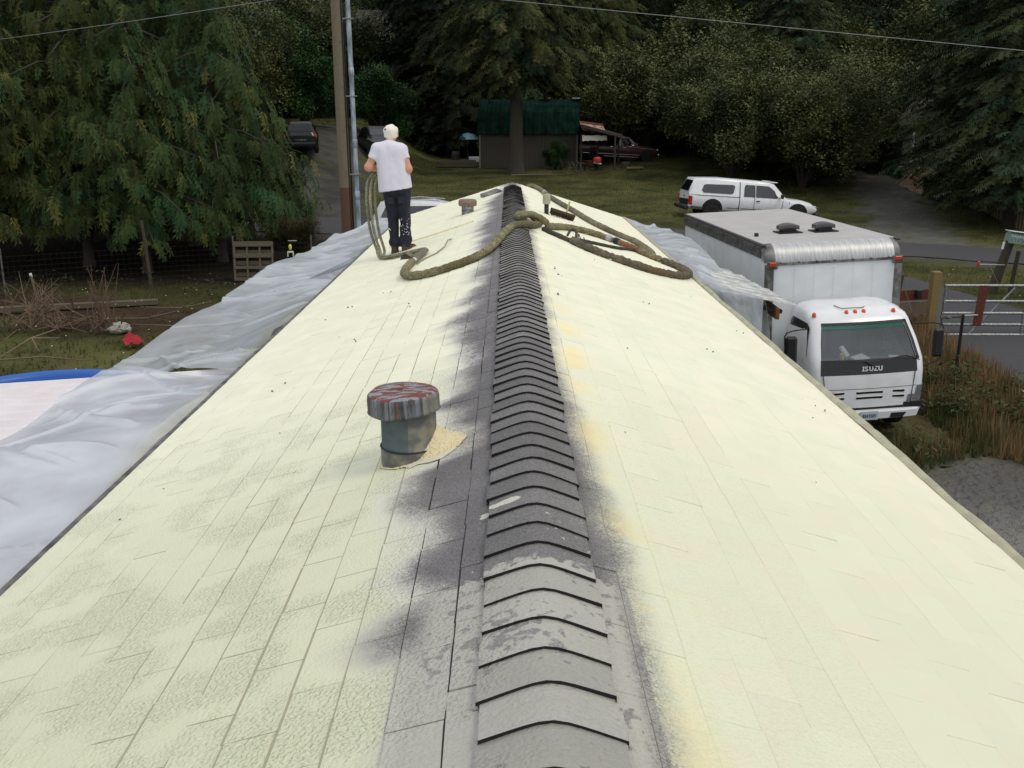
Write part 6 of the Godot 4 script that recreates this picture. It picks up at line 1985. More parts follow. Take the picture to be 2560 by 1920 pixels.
	var t2 := broadleaf("leafy_tree", "wide leafy tree right of the round one, over the gravel drive", "tree", 7.0, 4.4, 7000, 0.7, LM.leaf, B0, B1 * Color(1.05, 1, 0.95), BT, 0.06, 402)
	set_at(t2, 18.6, -61.0)
	for q in [[t1, 15.6, -68.5, 1.0, 1.25, "taller leafy tree behind and between the two round ones"], [t2, 10.8, -78.0, 2.2, 1.2, "leafy tree beyond the maroon pickup"], [t1, 22.8, -68.0, 3.3, 1.15, "leafy tree above the straw bank"], [t2, 26.5, -78.0, 0.4, 1.5, "pale leafy tree high behind the right-hand thicket"], [t1, 17.0, -80.0, 4.4, 1.6, "tall leafy tree at the forest edge behind the thicket"], [t2, -18.5, -62.0, 1.4, 1.0, "leafy tree beside the left driveway"], [t1, -4.5, -93.0, 2.0, 1.0, "leafy tree at the far end of the lawn"], [t2, -24.5, -86.0, 1.0, 1.5, "big leafy tree in front of the blue house's left end"], [t1, -16.2, -87.0, 3.0, 1.35, "leafy tree in front of the blue house's right end"], [t2, -20.0, -78.0, 5.0, 0.8, "low leafy tree below the blue house"]]:
		var c := dup(q[0], Vector3.ZERO, 0, q[5])
		set_at(c, q[1], q[2], q[3], q[4])
	var G0 := Color(0.02, 0.05, 0.018); var G1 := Color(0.05, 0.12, 0.035)
	var s1 := broadleaf("shrub", "bright green leafy shrub left of the pole, in front of the blue house", "shrub", 6.5, 2.6, 3000, 0.75, LM.leaf, G0, G1, Color(0.12, 0.18, 0.05), 0.1, 501, 0.05)
	set_at(s1, -13.6, -66.0)
	for q in [[-9.2, -72.0, 1.2, 0.9, "green shrub right of the conduit behind the dark pickup"], [1.6, -80.0, 2.0, 0.75, "green shrub left of the shed behind the blue parasol"], [12.8, -84.0, 3.0, 1.1, "bright green shrub between the shed and the round tree"], [3.5, -71.2, 4.0, 0.34, "small green bush against the shed wall"], [-17.6, -74.0, 5.0, 1.3, "green tree behind the black estate car"]]:
		var c := dup(s1, Vector3.ZERO, 0, q[4])
		set_at(c, q[0], q[1], q[2], q[3])
	var s2 := broadleaf("shrub", "brownish clipped shrub beside the cedars at the left driveway", "shrub", 3.4, 1.25, 2600, 0.62, LM.smallleaf, Color(0.03, 0.03, 0.012), Color(0.075, 0.068, 0.028), Color(0.14, 0.12, 0.05), 0.1, 502, 0.02)
	set_at(s2, -8.6, -36.0)
	var s3 := dup(s2, Vector3.ZERO, 0, "green weedy bush by the foot of the utility pole"); set_at(s3, -7.0, -31.5, 1.0, 0.55)
	s3 = dup(s2, Vector3.ZERO, 0, "rounded bush on the lawn behind the blue parasol"); set_at(s3, -5.6, -92.0, 1.0, 1.0)
	s3 = dup(s2, Vector3.ZERO, 0, "bush at the right edge by the mailbox post"); set_at(s3, 15.9, -26.2, 2.0, 0.72)

func build_grass() -> void:
	var r := RandomNumberGenerator.new(); r.seed = 61
	var wh := []; var tn := []
	var green := Color(0.06, 0.075, 0.024); var brown := Color(0.23, 0.155, 0.075); var lime := Color(0.19, 0.2, 0.07)
	var add := func(x: float, z: float, h: float, c: Color) -> void:
		wh.append(Transform3D(Basis(Vector3.UP, r.randf() * TAU).scaled(Vector3(h * 0.8 + 0.06, h, h * 0.8 + 0.06)), Vector3(x, terr(x, z) - 0.02, z)))
		tn.append(c)
	# rank grass on the bank by the truck
	for i in 22000:
		var x := r.randf_range(5.2, 14.0); var z := r.randf_range(-24.0, -8.5)
		if x < 7.6 and z < -15.0: continue
		if ground_kind(x, z) > 0.45: continue
		if x > 10.4 and z < -9: 
			if seg_d(Vector2(x, z), [Vector2(12.3, -22), Vector2(12.9, -16), Vector2(13.4, -4)]) < 2.4: continue
		var n := nz.get_noise_2d(x * 7, z * 7) + 0.09 * (-z - 14.8)
		var c := green.lerp(brown, clampf(0.35 + n * 1.6 + r.randf_range(-0.3, 0.3), 0, 1))
		add.call(x, z, r.randf_range(0.14, 0.5) * (1.15 if n > 0 else 0.7), c * r.randf_range(0.7, 1.3))
	# yard at the left
	for i in 16000:
		var x := r.randf_range(-24.0, -4.4); var z := r.randf_range(-29.0, -9.0)
		var n := nz.get_noise_2d(x * 9, z * 9)
		var strip := absf(z + 25.4 - 0.28 * (x + 12.0))
		if strip < 1.6 and r.randf() < 0.7: continue
		if n < -0.1 and r.randf() < 0.6: continue
		add.call(x, z, r.randf_range(0.06, 0.2), green.lerp(brown * 0.8, clampf(r.randf() * 0.6 - n, 0, 0.8)) * r.randf_range(0.6, 1.2))
	# lawns beyond the road
	for i in 30000:
		var x := r.randf_range(-14.0, 27.0); var z := r.randf_range(-82.0, -40.0)
		if seg_d(Vector2(x, z), ROAD) < 2.5 or ground_kind(x, z) > 0.5: continue
		var n := nz.get_noise_2d(x * 4, z * 4)
		add.call(x, z, r.randf_range(0.06, 0.18), green.lerp(lime, clampf(0.3 + n * 1.4 + r.randf_range(-0.2, 0.3), 0, 1)) * r.randf_range(0.6, 1.1))
	for i in 2500:
		var x := r.randf_range(10.5, 17.0); var z := r.randf_range(-33.0, -25.0)
		if seg_d(Vector2(x, z), ROAD) < 2.5 or seg_d(Vector2(x, z), [Vector2(10.2, -37), Vector2(10.3, -31), Vector2(11.3, -26), Vector2(12.3, -22)]) < 2.3: continue
		add.call(x, z, r.randf_range(0.06, 0.2), green.lerp(lime, r.randf()) * r.randf_range(0.8, 1.3))
	tag(many("grass", LM.tuft, M.grass, wh, tn), "grass tufts over the yard, bank and lawns", "grass")
	# weeds and brambles
	wh = []; tn = []
	for i in 5200:
		var x := r.randf_range(6.6, 13.5); var z := r.randf_range(-18.5, -11.5)
		var n := nz.get_noise_2d(x * 5 + 40, z * 5) + 0.04 * (z + 15.0)
		if n < 0.02: continue
		if x < 7.9 and z < -14.8: continue
		if ground_kind(x, z) > 0.5: continue
		if seg_d(Vector2(x, z), [Vector2(12.3, -22), Vector2(12.9, -16), Vector2(13.4, -4)]) < 2.5: continue
		var hgt := r.randf() * r.randf_range(0.2, 0.75) * clampf(0.4 + n * 3.0, 0.3, 1.2)
		wh.append(Transform3D(Basis.from_euler(Vector3(r.randf_range(-0.3, 0.3), r.randf() * TAU, 0)).scaled(Vector3.ONE * r.randf_range(0.5, 1.0)), Vector3(x, terr(x, z) + hgt, z)))
		tn.append(Color(0.022, 0.036, 0.014).lerp(Color(0.075, 0.095, 0.03), r.randf()))
	for i in 1800:
		var x := r.randf_range(-22.0, -4.6); var z := r.randf_range(-29.0, -14.0)
		var n := nz.get_noise_2d(x * 5 + 90, z * 5)
		if n < 0.08: continue
		wh.append(Transform3D(Basis.from_euler(Vector3(0, r.randf() * TAU, 0)).scaled(Vector3.ONE * r.randf_range(0.4, 0.8)), Vector3(x, terr(x, z) + r.randf_range(0.05, 0.4), z)))
		tn.append(Color(0.025, 0.036, 0.016).lerp(Color(0.065, 0.075, 0.03), r.randf()))
	tag(many("weeds", LM.bramble, M.leaf, wh, tn), "leafy weeds and brambles on the bank and in the yard", "weeds")
	# daisies
	wh = []
	for i in 170:
		var left := i % 2 == 0
		var x := r.randf_range(-14.0, -6.0) if left else r.randf_range(8.5, 16.0)
		var z := r.randf_range(-27.0, -16.0) if left else r.randf_range(-30.0, -13.0)
		if seg_d(Vector2(x, z), [Vector2(10.2, -37), Vector2(10.3, -31), Vector2(11.3, -26), Vector2(12.3, -22), Vector2(12.9, -16), Vector2(13.4, -4)]) < 2.5: continue
		wh.append(T(x, terr(x, z) + r.randf_range(0.2, 0.45), z))
	var dm := SphereMesh.new(); dm.radius = 0.016; dm.height = 0.016; dm.radial_segments = 8; dm.rings = 3
	tag(many("wildflowers", dm, mat(S(226, 222, 180), 0.8), wh, []), "small white and cream wildflowers in the weeds", "flowers")

# ---- things in the yard and beyond ----
func build_pole() -> void:
	var px := -4.36; var pz := -26.0
	var o := thing("utility_pole", "weathered wooden utility pole with a pale conduit strapped beside it", "utility pole", Vector3(px, terr(px, pz), pz))
	var st := mb()
	tube(st, [Vector3(0, 3.2, 0), Vector3(-0.02, 5.0, 0), Vector3(-0.02, 10.6, 0)], [0.155, 0.15, 0.135], 20)
	obj("pole", st, M.polewood, o)
	st = mb()
	tube(st, [Vector3(0, -0.3, 0), Vector3(0, 2.0, 0), Vector3(0, 3.2, 0)], [0.165, 0.158, 0.1555], 20)
	obj("pole_base", st, mat(S(140, 102, 80), 0.9, 0.0, N.grain, Vector3(9, 0.35, 9), N.rough, 0.4), o)
	st = mb()
	tube(st, [Vector3(0.34, 0, 0.06), Vector3(0.3, 5.0, 0.06), Vector3(0.27, 9.6, 0.06)], [0.062], 16)
	obj("conduit", st, M.pvc, o)
	for y in [3.0, 4.35, 6.15, 8.6]:
		st = mb(); lathe(st, [Vector2(0.063, -0.11), Vector2(0.073, -0.1), Vector2(0.073, 0.1), Vector2(0.063, 0.11)], 16, T(lerpf(0.34, 0.27, y / 9.6), y, 0.06)); obj("coupling", st, M.pvc, o)
	for y in [3.55, 5.55, 7.45]:
		st = mb()
		var cx := lerpf(0.34, 0.27, y / 9.6)
		bx(st, Vector3(cx / 2 + 0.1, y, 0.05), Vector3(0.34, 0.03, 0.04)); bx(st, Vector3(cx, y, 0.06), Vector3(0.15, 0.045, 0.15), 0.01)
		obj("bracket", st, M.galv, o)
	st = mb()
	tube(st, [Vector3(0.13, 0, 0.1), Vector3(0.12, 4.0, 0.1), Vector3(0.11, 10.0, 0.09)], [0.014], 6)
	tube(st, [Vector3(0.18, 0, 0.05), Vector3(0.16, 10.0, 0.05)], [0.02], 6)
	obj("ground_wire", st, M.black, o)
	st = mb()
	for k in 16:
		lathe(st, [Vector2(0.016, 0), Vector2(0.016, 0.02), Vector2(0, 0.026)], 8, Transform3D(Basis(Vector3.RIGHT, PI / 2), Vector3(-0.07 if k % 2 else 0.06, 1.4 + k * 0.55, 0.14)))
	obj("bolts", st, M.greymetal, o)
	var wm := mat(S(150, 152, 150), 0.5, 0.3)
	var line := func(label: String, pts: Array, rr: float, m: Material) -> void:
		var w := mb(); tube(w, pts, [rr], 6)
		tag(obj("overhead_wire", w, m), label, "wire")
	var sag := func(a: Vector3, b: Vector3, s: float) -> Array:
		var out := []
		for i in 25:
			var t := i / 24.0
			out.append(a.lerp(b, t) - Vector3(0, s * 4.0 * t * (1 - t), 0))
		return out
	line.call("overhead wire running from the pole to the upper right", sag.call(Vector3(-4.3, 8.55, -26), Vector3(20.0, 6.0, -22.8), 0.0), 0.008, wm)
	line.call("overhead wire running from the pole across the cedars to the left", sag.call(Vector3(-4.3, 8.42, -26.0), Vector3(-24.5, 6.95, -33.5), 0.12), 0.008, wm)
	line.call("slack guy wire slanting down from the pole into the cedars", [Vector3(-4.36, 10.2, -26.0), Vector3(-8.1, 6.45, -29.0), Vector3(-13.6, 0.9, -33.4)], 0.012, M.greymetal)

func planks(st: SurfaceTool, a: Vector3, b: Vector3, h0: float, h1: float, w: float, th: float, r: RandomNumberGenerator) -> void:
	var L := a.distance_to(b); var n := int(L / w)
	var d := (b - a) / n
	var turn := atan2(-(b - a).z, (b - a).x)
	for i in n:
		var h := lerpf(h0, h1, (i + 0.5) / n) * r.randf_range(0.985, 1.01)
		bx(st, a + d * (i + 0.5) + Vector3(0, h / 2, 0), Vector3(L / n - 0.012, h, th * r.randf_range(0.8, 1.3)), 0.004, turn)

func build_shed() -> void:
	var r := RandomNumberGenerator.new(); r.seed = 15
	var o := thing("shed", "grey plank shed with dark green metal roof behind the big fir trunk", "shed", Vector3(0, 1.62, 0))
	var st := mb()
	var A := Vector3(-2.06, 0, -72.4); var B := Vector3(5.15, 0, -73.0); var C := Vector3(-1.6, 0, -77.4); var D := Vector3(5.6, 0, -78.0)
	planks(st, A, B, 2.5, 2.5, 0.24, 0.04, r)
	planks(st, A, C, 2.5, 2.5, 0.24, 0.04, r)
	planks(st, B, D, 2.5, 2.5, 0.24, 0.04, r)
	planks(st, C, D, 2.5, 2.5, 0.24, 0.04, r)
	tag(obj("wall_boards", st, M.plank, o), "", "", "", "stuff")
	st = mb()
	bx(st, (A + D) / 2 + Vector3(0, 1.2, 0), Vector3(6.7, 2.3, 4.0)); obj("wall", st, mat(S(40, 38, 34), 0.95), o)
	st = mb()
	var mid := (A + C) / 2; var mid2 := (B + D) / 2
	var e0 := A + Vector3(-0.2, 2.42, 0.35); var e1 := B + Vector3(0.2, 2.42, 0.35)
	var k0 := A.lerp(C, 0.16) + Vector3(-0.2, 4.0, 0); var k1 := B.lerp(D, 0.16) + Vector3(0.2, 4.0, 0)
	var r0 := mid + Vector3(-0.2, 4.95, 0); var r1 := mid2 + Vector3(0.2, 4.95, 0)
	var g0 := C + Vector3(-0.2, 2.42, -0.35); var g1 := D + Vector3(0.2, 2.42, -0.35)
	var h0 := C.lerp(A, 0.16) + Vector3(-0.2, 4.0, 0); var h1 := D.lerp(B, 0.16) + Vector3(0.2, 4.0, 0)
	for q in [[e0, e1, k1, k0], [k0, k1, r1, r0], [r0, r1, h1, h0], [h0, h1, g1, g0]]:
		var n: Vector3 = (q[1] - q[0]).cross(q[3] - q[0]).normalized() * 0.03
		quad(st, q[0], q[1], q[2], q[3])
		quad(st, q[0] - n, q[1] - n, q[2] - n, q[3] - n)
	# gable fill
	for q in [[A, k0, r0, h0, C, -1], [B, k1, r1, h1, D, 1]]:
		var p0: Vector3 = q[0] + Vector3(0, 2.4, 0); var p4: Vector3 = q[4] + Vector3(0, 2.4, 0)
		var inn := Vector3(-0.18 * q[5], -0.06, 0)
		quad(st, p0, q[1] + inn, q[2] + inn, q[3] + inn); tri_out(st, p0, q[3] + inn, p4, Vector3.ZERO)
	obj("roof", st, M.greenroof, o)
	st = mb()
	for i in 25:
		var t := i / 24.0
		beam(st, e0.lerp(e1, t) + Vector3(0, 0.02, 0.02), k0.lerp(k1, t) + Vector3(0, 0.02, 0.02), 0.03, 0.03)
		beam(st, k0.lerp(k1, t) + Vector3(0, 0.02, 0.01), r0.lerp(r1, t) + Vector3(0, 0.02, 0.01), 0.03, 0.03)
	tag(obj("roof_ribs", st, M.greenroof, o), "", "", "", "stuff")
	st = mb()
	bx(st, r0.lerp(r1, 0.64) + Vector3(0, 0.08, 0.2), Vector3(0.8, 0.06, 0.3)); bx(st, r0.lerp(r1, 0.95) + Vector3(0, 0.08, 0.2), Vector3(0.6, 0.1, 0.3))
	obj("ridge_patch", st, mat(S(170, 172, 170), 0.5, 0.3), o)
	st = mb(); beam(st, B + Vector3(0.02, 0, 0.04), B + Vector3(0.02, 2.5, 0.04), 0.12, 0.12); beam(st, A + Vector3(0, 0, 0.04), A + Vector3(0, 2.5, 0.04), 0.12, 0.12); obj("corner_board", st, mat(S(128, 128, 120), 0.9), o)
	# lean-to
	o = thing("lean_to", "open pole lean-to full of clutter against the shed's right end", "lean-to", Vector3(0, 1.5, 0))
	st = mb()
	quad(st, Vector3(5.2, 3.25, -69.6), Vector3(8.1, 2.45, -68.6), Vector3(8.6, 2.55, -73.5), Vector3(5.5, 3.35, -74.5))
	quad(st, Vector3(5.2, 3.2, -69.6), Vector3(8.1, 2.4, -68.6), Vector3(8.6, 2.5, -73.5), Vector3(5.5, 3.3, -74.5))
	obj("roof", st, mat(S(72, 64, 60), 0.8, 0.0, N.mott, Vector3(0.5, 0.5, 0.5)), o)
	st = mb()
	beam(st, Vector3(5.2, 3.15, -69.55), Vector3(8.15, 2.36, -68.55), 0.16, 0.06); obj("rafter", st, mat(S(92, 84, 78), 0.9), o)
	for p in [Vector3(7.55, 0, -66.6 - 2.0), Vector3(6.6, 0, -71.5), Vector3(5.3, 0, -70.2), Vector3(8.3, 0, -73)]:
		st = mb(); rod(st, p, p + Vector3(-0.02, 2.6, 0.0), 0.075, 0.06); obj("post", st, mat(S(104, 96, 88), 0.9, 0.0, N.grain, Vector3(4, 0.5, 4)), o)
	st = mb(); bx(st, Vector3(6.9, 1.2, -74.6), Vector3(3.0, 2.4, 0.06)); obj("back_wall", st, mat(S(36, 34, 32), 0.95), o)
	var tan := thing("plywood_sheet", "tan sheet of plywood lying on the lean-to roof", "plywood", Vector3(6.2, 4.55, -71.6))
	tan.rotation = Vector3(0.35, 0.1, -0.12)
	st = mb(); bx(st, Vector3.ZERO, Vector3(1.75, 0.04, 1.7), 0.01); obj("sheet", st, mat(S(214, 180, 150), 0.8, 0.0, N.mott, Vector3(0.5, 0.5, 0.5)), tan)
	st = mb(); bx(st, Vector3(0.0, 0.035, -0.7), Vector3(1.8, 0.03, 0.4)); obj("torn_edge", st, mat(S(104, 60, 50), 0.9), tan)
	var wp := grid_mesh(20, 6, func(u: float, v: float) -> Vector3:
		return Vector3(5.3 + 1.75 * u, 4.02 + 0.09 * nz.get_noise_2d(u * 70, v * 20) - 0.35 * v, -69.7 + 0.2 * v))
	tag(put("tarpaulin", wp, mat(S(222, 216, 200), 0.7)), "dirty white tarpaulin hung along the front of the lean-to", "tarpaulin")
	# clutter
	var cl := thing("leaf_blower", "red and white machine standing under the lean-to", "machine", Vector3(6.35, 2.0, -69.0), 0.4)
	st = mb(); bx(st, Vector3(0, 0.35, 0), Vector3(0.55, 0.4, 0.4), 0.1); obj("housing", st, mat(S(196, 66, 48), 0.4), cl)
	st = mb(); rod(st, Vector3(-0.3, 0.2, 0), Vector3(0.25, 0.05, 0.1), 0.08, 0.06); bx(st, Vector3(0.15, 0.08, 0.12), Vector3(0.2, 0.12, 0.2), 0.03); obj("base", st, mat(S(190, 190, 186), 0.5), cl)
	var tb := thing("barrow", "dark barrow with rusty tub in front of the lean-to", "wheelbarrow", Vector3(5.75, 1.6, -69.0), 0.6)
	st = mb(); loft(st, [PackedVector3Array([Vector3(-0.3, 0.35, -0.25), Vector3(0.3, 0.35, -0.25), Vector3(0.3, 0.35, 0.25), Vector3(-0.3, 0.35, 0.25)]), PackedVector3Array([Vector3(-0.45, 0.7, -0.33), Vector3(0.5, 0.7, -0.33), Vector3(0.5, 0.7, 0.33), Vector3(-0.45, 0.7, 0.33)])], true, true, -1); obj("tub", st, mat(S(86, 50, 36), 0.8, 0.2, N.mott, Vector3(3, 3, 3)), tb)
	st = mb(); rod(st, Vector3(-0.9, 0.6, -0.25), Vector3(0.6, 0.2, -0.05), 0.025); rod(st, Vector3(-0.9, 0.6, 0.25), Vector3(0.6, 0.2, 0.05), 0.025); rod(st, Vector3(-0.3, 0.45, 0.22), Vector3(-0.35, 0, 0.22), 0.02); rod(st, Vector3(-0.3, 0.45, -0.22), Vector3(-0.35, 0, -0.22), 0.02); obj("frame", st, M.greymetal, tb)
	wheel(tb, Vector3(0.65, 0.2, 0), 0.2, 0.09, M.greymetal, 1.0, false)
	var ls := thing("log", "pale split log on the grass right of the lean-to", "log", Vector3(8.9, 1.72, -68.0), 0.2)
	st = mb(); rod(st, Vector3(-0.6, 0.1, 0), Vector3(0.6, 0.12, 0), 0.11, 0.09); obj("wood", st, M.newwood, ls)
	var mf := thing("tree_stump", "round grey stump by the lean-to's outer post", "stump", Vector3(8.4, 1.65, -69.2))
	st = mb(); lathe(st, [Vector2(0.36, -0.1), Vector2(0.33, 0.3), Vector2(0.32, 0.55), Vector2(0.0, 0.57)], 16); obj("wood", st, M.greybark, mf)
	# parasol, white box, raised beds, barrel
	var u := thing("parasol", "small light blue parasol on a thin pole left of the shed", "parasol", Vector3(-3.35, terr(-3.3, -82) , -82.0))
	st = mb(); lathe(st, [Vector2(0.95, 1.55), Vector2(0.8, 1.75), Vector2(0.45, 1.98), Vector2(0.02, 2.1)], 8, Transform3D.IDENTITY, -1); obj("canopy", st, mat(S(120, 178, 198), 0.7), u)
	st = mb(); rod(st, Vector3.ZERO, Vector3(0, 2.0, 0), 0.04); obj("pole", st, M.greymetal, u)
	var wb := thing("crate", "white crate on the grass left of the shed wall", "crate", Vector3(-2.6, terr(-2.6, -78.0), -78.0), 0.1)
	st = mb(); bx(st, Vector3(0, 0.2, 0), Vector3(1.0, 0.4, 0.6), 0.03); obj("box", st, M.boxwhite, wb)
	var ba := thing("barrel", "dark barrel standing behind the raised bed", "barrel", Vector3(-4.05, terr(-4, -76), -76.0))
	st = mb(); lathe(st, [Vector2(0.3, 0), Vector2(0.33, 0.3), Vector2(0.33, 0.7), Vector2(0.3, 0.95), Vector2(0.0, 0.95)], 16); obj("drum", st, mat(S(48, 42, 40), 0.7), ba)
	var bd := thing("raised_bed", "long low raised bed of grey timbers left of the shed", "raised bed", Vector3(-3.9, terr(-3.9, -73.3), -73.3), 0.08)
	for q in [[0.0, 0.55, 2.9], [0.0, -0.55, 2.9]]:
		for y in [0.12, 0.36]:
			st = mb(); bx(st, Vector3(q[0], y, q[1]), Vector3(q[2], 0.22, 0.08), 0.01); obj("timber", st, M.woodx, bd)
	for x in [-1.45, 1.45]:
		st = mb(); bx(st, Vector3(x, 0.25, 0), Vector3(0.08, 0.46, 1.02), 0.01); obj("timber", st, M.woodx, bd)
	st = mb(); bx(st, Vector3(0, 0.2, 0), Vector3(2.8, 0.4, 1.0)); obj("soil", st, mat(S(62, 50, 38), 1.0), bd)
	# dead branches on the lawn
	branch_pile("branch_pile", "heap of grey dead branches on the lawn in front of the shed", Vector3(4.6, terr(4.6, -66), -66.0), 26, 1.5, 0.5, 71)
	var lg := thing("log", "long thin pole lying on the lawn at the fir's foot", "log", Vector3(2.0, terr(2, -65.5) + 0.06, -65.5), 0.12)
	st = mb(); tube(st, [Vector3(-1.8, 0, 0), Vector3(0, 0.04, 0.1), Vector3(1.8, 0.02, -0.1)], [0.06, 0.05, 0.03], 7); obj("wood", st, M.wood, lg)

func branch_pile(called: String, label: String, at: Vector3, n: int, L: float, hgt: float, sd: int, up := 0.2, m: Material = null) -> Node3D:
	var r := RandomNumberGenerator.new(); r.seed = sd
	var o := thing(called, label, "branches", at)
	for i in n:
		var st := mb()
		var p := Vector3(r.randf_range(-0.6, 0.6) * L, r.randf_range(0.0, hgt * 0.4), r.randf_range(-0.4, 0.4) * L)
		var d := Vector3(r.randf_range(-1, 1), r.randf_range(-0.1, 0.4) + up * r.randf(), r.randf_range(-0.7, 0.7)).normalized() * L * r.randf_range(0.4, 1.0)
		var q := p + d * 0.5 + Vector3(r.randf_range(-0.12, 0.12), r.randf_range(-0.05, 0.12), r.randf_range(-0.12, 0.12)) * L
		var e := p + d + Vector3(0, r.randf_range(-0.1, 0.1), 0)
		tube(st, [p, q, e], [0.02, 0.014, 0.005], 5)
		for k in 2: tube(st, [q, q + (e - q) * 0.5 + Vector3(r.randf_range(-0.2, 0.2), r.randf_range(0, 0.2), r.randf_range(-0.2, 0.2)) * L], [0.01, 0.004], 4)
		obj("branch", st, m if m else M.wood, o)
	return o

func build_yard() -> void:
	var r := RandomNumberGenerator.new(); r.seed = 23
	# pallet leaning on the fence
	var o := thing("pallet", "weathered wooden pallet standing on edge against the wire fence", "pallet", Vector3(-7.9, terr(-7.9, -29.4), -29.4), 0.06)
	o.rotation.x = -0.16
	for i in 4:
		var st := mb(); bx(st, Vector3(-0.58 + i * 0.385, 0.6, 0), Vector3(0.045, 1.2, 0.09), 0.004); obj("stringer", st, M.wood, o)
	for q in [[0.06, 0.07], [0.42, 0.07], [0.78, 0.09], [1.14, 0.13]]:
		var st := mb(); bx(st, Vector3(0.0, q[0], 0.056), Vector3(1.22, q[1] + 0.03, 0.02), 0.003); obj("slat", st, M.woodx, o)
	for q in [0.2, 0.56, 0.9]:
		var st := mb(); bx(st, Vector3(0.0, q, -0.056), Vector3(1.22, 0.12, 0.02), 0.003); obj("slat", st, M.woodx, o)
	var c := thing("crate", "small grey block lying at the pallet's foot", "block", Vector3(-7.55, terr(-7.5, -28.9), -28.9), 0.2)
	var st := mb(); bx(st, Vector3(0, 0.1, 0), Vector3(0.26, 0.2, 0.2), 0.01); obj("block", st, mat(S(150, 140, 124), 0.9, 0.0, N.mott, Vector3(3, 3, 3)), c)
	var b := thing("fence_insulator", "small yellow and white plastic fitting hanging on the wire fence beside the pallet", "insulator", Vector3(-6.75, terr(-6.7, -29.6) + 0.85, -29.5))
	st = mb(); lathe(st, [Vector2(0.03, 0.1), Vector2(0.05, 0.16), Vector2(0.045, 0.24), Vector2(0.0, 0.28)], 12); obj("knob", st, mat(S(214, 212, 120), 0.5), b)
	st = mb(); bx(st, Vector3(0, 0.03, 0), Vector3(0.19, 0.06, 0.05), 0.01); bx(st, Vector3(-0.085, -0.05, 0), Vector3(0.03, 0.12, 0.05)); bx(st, Vector3(0.085, -0.05, 0), Vector3(0.03, 0.12, 0.05)); bx(st, Vector3(0.08, 0.38, 0), Vector3(0.26, 0.016, 0.02)); obj("bracket", st, mat(S(210, 212, 190), 0.5), b)
	# wire fence: posts and mesh
	o = thing("wire_fence", "rusty wire mesh fence with thin posts along the cedars", "fence")
	var pts := [Vector3(-17.5, 0, -26.4), Vector3(-14.6, 0, -27.3), Vector3(-11.0, 0, -28.9), Vector3(-8.6, 0, -29.7), Vector3(-6.2, 0, -29.9), Vector3(-4.0, 0, -30.0)]
	st = mb()
	for i in pts.size():
		pts[i].y = terr(pts[i].x, pts[i].z)
	for i in pts.size() - 1:
		var a: Vector3 = pts[i]; var e: Vector3 = pts[i + 1]
		for k in 8: rod(st, a + Vector3(0, 0.06 + k * 0.15, 0), e + Vector3(0, 0.06 + k * 0.15, 0), 0.0025, -1, 4)
		var n := int(a.distance_to(e) / 0.16)
		for k in n: rod(st, a.lerp(e, float(k) / n), a.lerp(e, float(k) / n) + Vector3(0, 1.12, 0), 0.002, -1, 4)
	tag(obj("wire", st, mat(S(62, 56, 50), 0.8, 0.2), o), "", "", "", "stuff")
	for p in pts:
		st = mb(); rod(st, p - Vector3(0, 0.2, 0), p + Vector3(0.03, 1.35, 0), 0.03, 0.026, 8); obj("post", st, M.greymetal, o)
	o = thing("fence_post", "leaning grey pole standing between the cedars and the soil strip", "post", Vector3(-10.75, terr(-10.8, -28.4), -28.4))
	st = mb(); rod(st, Vector3(0, -0.1, 0), Vector3(-0.14, 2.0, -0.1), 0.055, 0.05); obj("pole", st, M.greybark, o)
	o = thing("stake", "white-tipped stake leaning in the brush heap at left", "stake", Vector3(-12.05, terr(-12, -24.0), -24.0))
	st = mb(); rod(st, Vector3(0.1, 0, 0), Vector3(-0.1, 1.25, -0.05), 0.032); obj("stick", st, M.wood, o)
	st = mb(); rod(st, Vector3(-0.085, 1.15, -0.05), Vector3(-0.102, 1.26, -0.05), 0.034); obj("tip", st, M.white, o)
	o = thing("timber", "long grey timber lying along the soil strip at left", "timber", Vector3(-13.2, terr(-13, -25.0) + 0.1, -25.1), 0.28)
	st = mb(); bx(st, Vector3.ZERO, Vector3(7.2, 0.16, 0.16), 0.02); obj("beam", st, M.woodx, o)
	var br := mat(S(112, 92, 76), 0.95)
	branch_pile("brush_heap", "tangle of bare brown brush around the white-tipped stake", Vector3(-11.6, terr(-11.6, -23.3), -23.3), 44, 1.5, 0.5, 31, 0.3, br)
	o = branch_pile("brush_heap", "upright bundle of bare reddish twigs right of the brush tangle", Vector3(-10.0, terr(-10, -23.0), -23.0), 12, 0.8, 0.4, 32, 0.3, br)
	for i in 22:
		st = mb()
		var a := Vector3(r.randf_range(-0.15, 0.15), 0, r.randf_range(-0.15, 0.15))
		tube(st, [a, a * 1.6 + Vector3(r.randf_range(-0.12, 0.1), r.randf_range(0.5, 0.8), 0), a * 2.2 + Vector3(r.randf_range(-0.3, 0.35), r.randf_range(1.0, 1.75), r.randf_range(-0.2, 0.2))], [0.016, 0.012, 0.004], 5)
		obj("twig", st, br, o)
	o = thing("stick", "long crooked pale stick lying on the grass below the brush heap", "stick", Vector3(-10.9, terr(-11, -21.3), -21.3))
	st = mb(); tube(st, [Vector3(0.25, 0.35, -0.6), Vector3(0.0, 0.3, 0.1), Vector3(-0.35, 0.04, 0.9)], [0.015, 0.018, 0.012], 6); tube(st, [Vector3(0.0, 0.3, 0.1), Vector3(0.6, 0.28, 0.0)], [0.02, 0.012], 6); tube(st, [Vector3(0.02, 0.3, 0.1), Vector3(0.3, 0.05, 0.4)], [0.018, 0.01], 6); obj("wood", st, mat(S(122, 106, 84), 0.9), o)
	o = thing("stick", "long thin curved stick lying just above the porch roof edge", "stick", Vector3(-10.6, terr(-10.6, -19.8) + 0.1, -19.7))
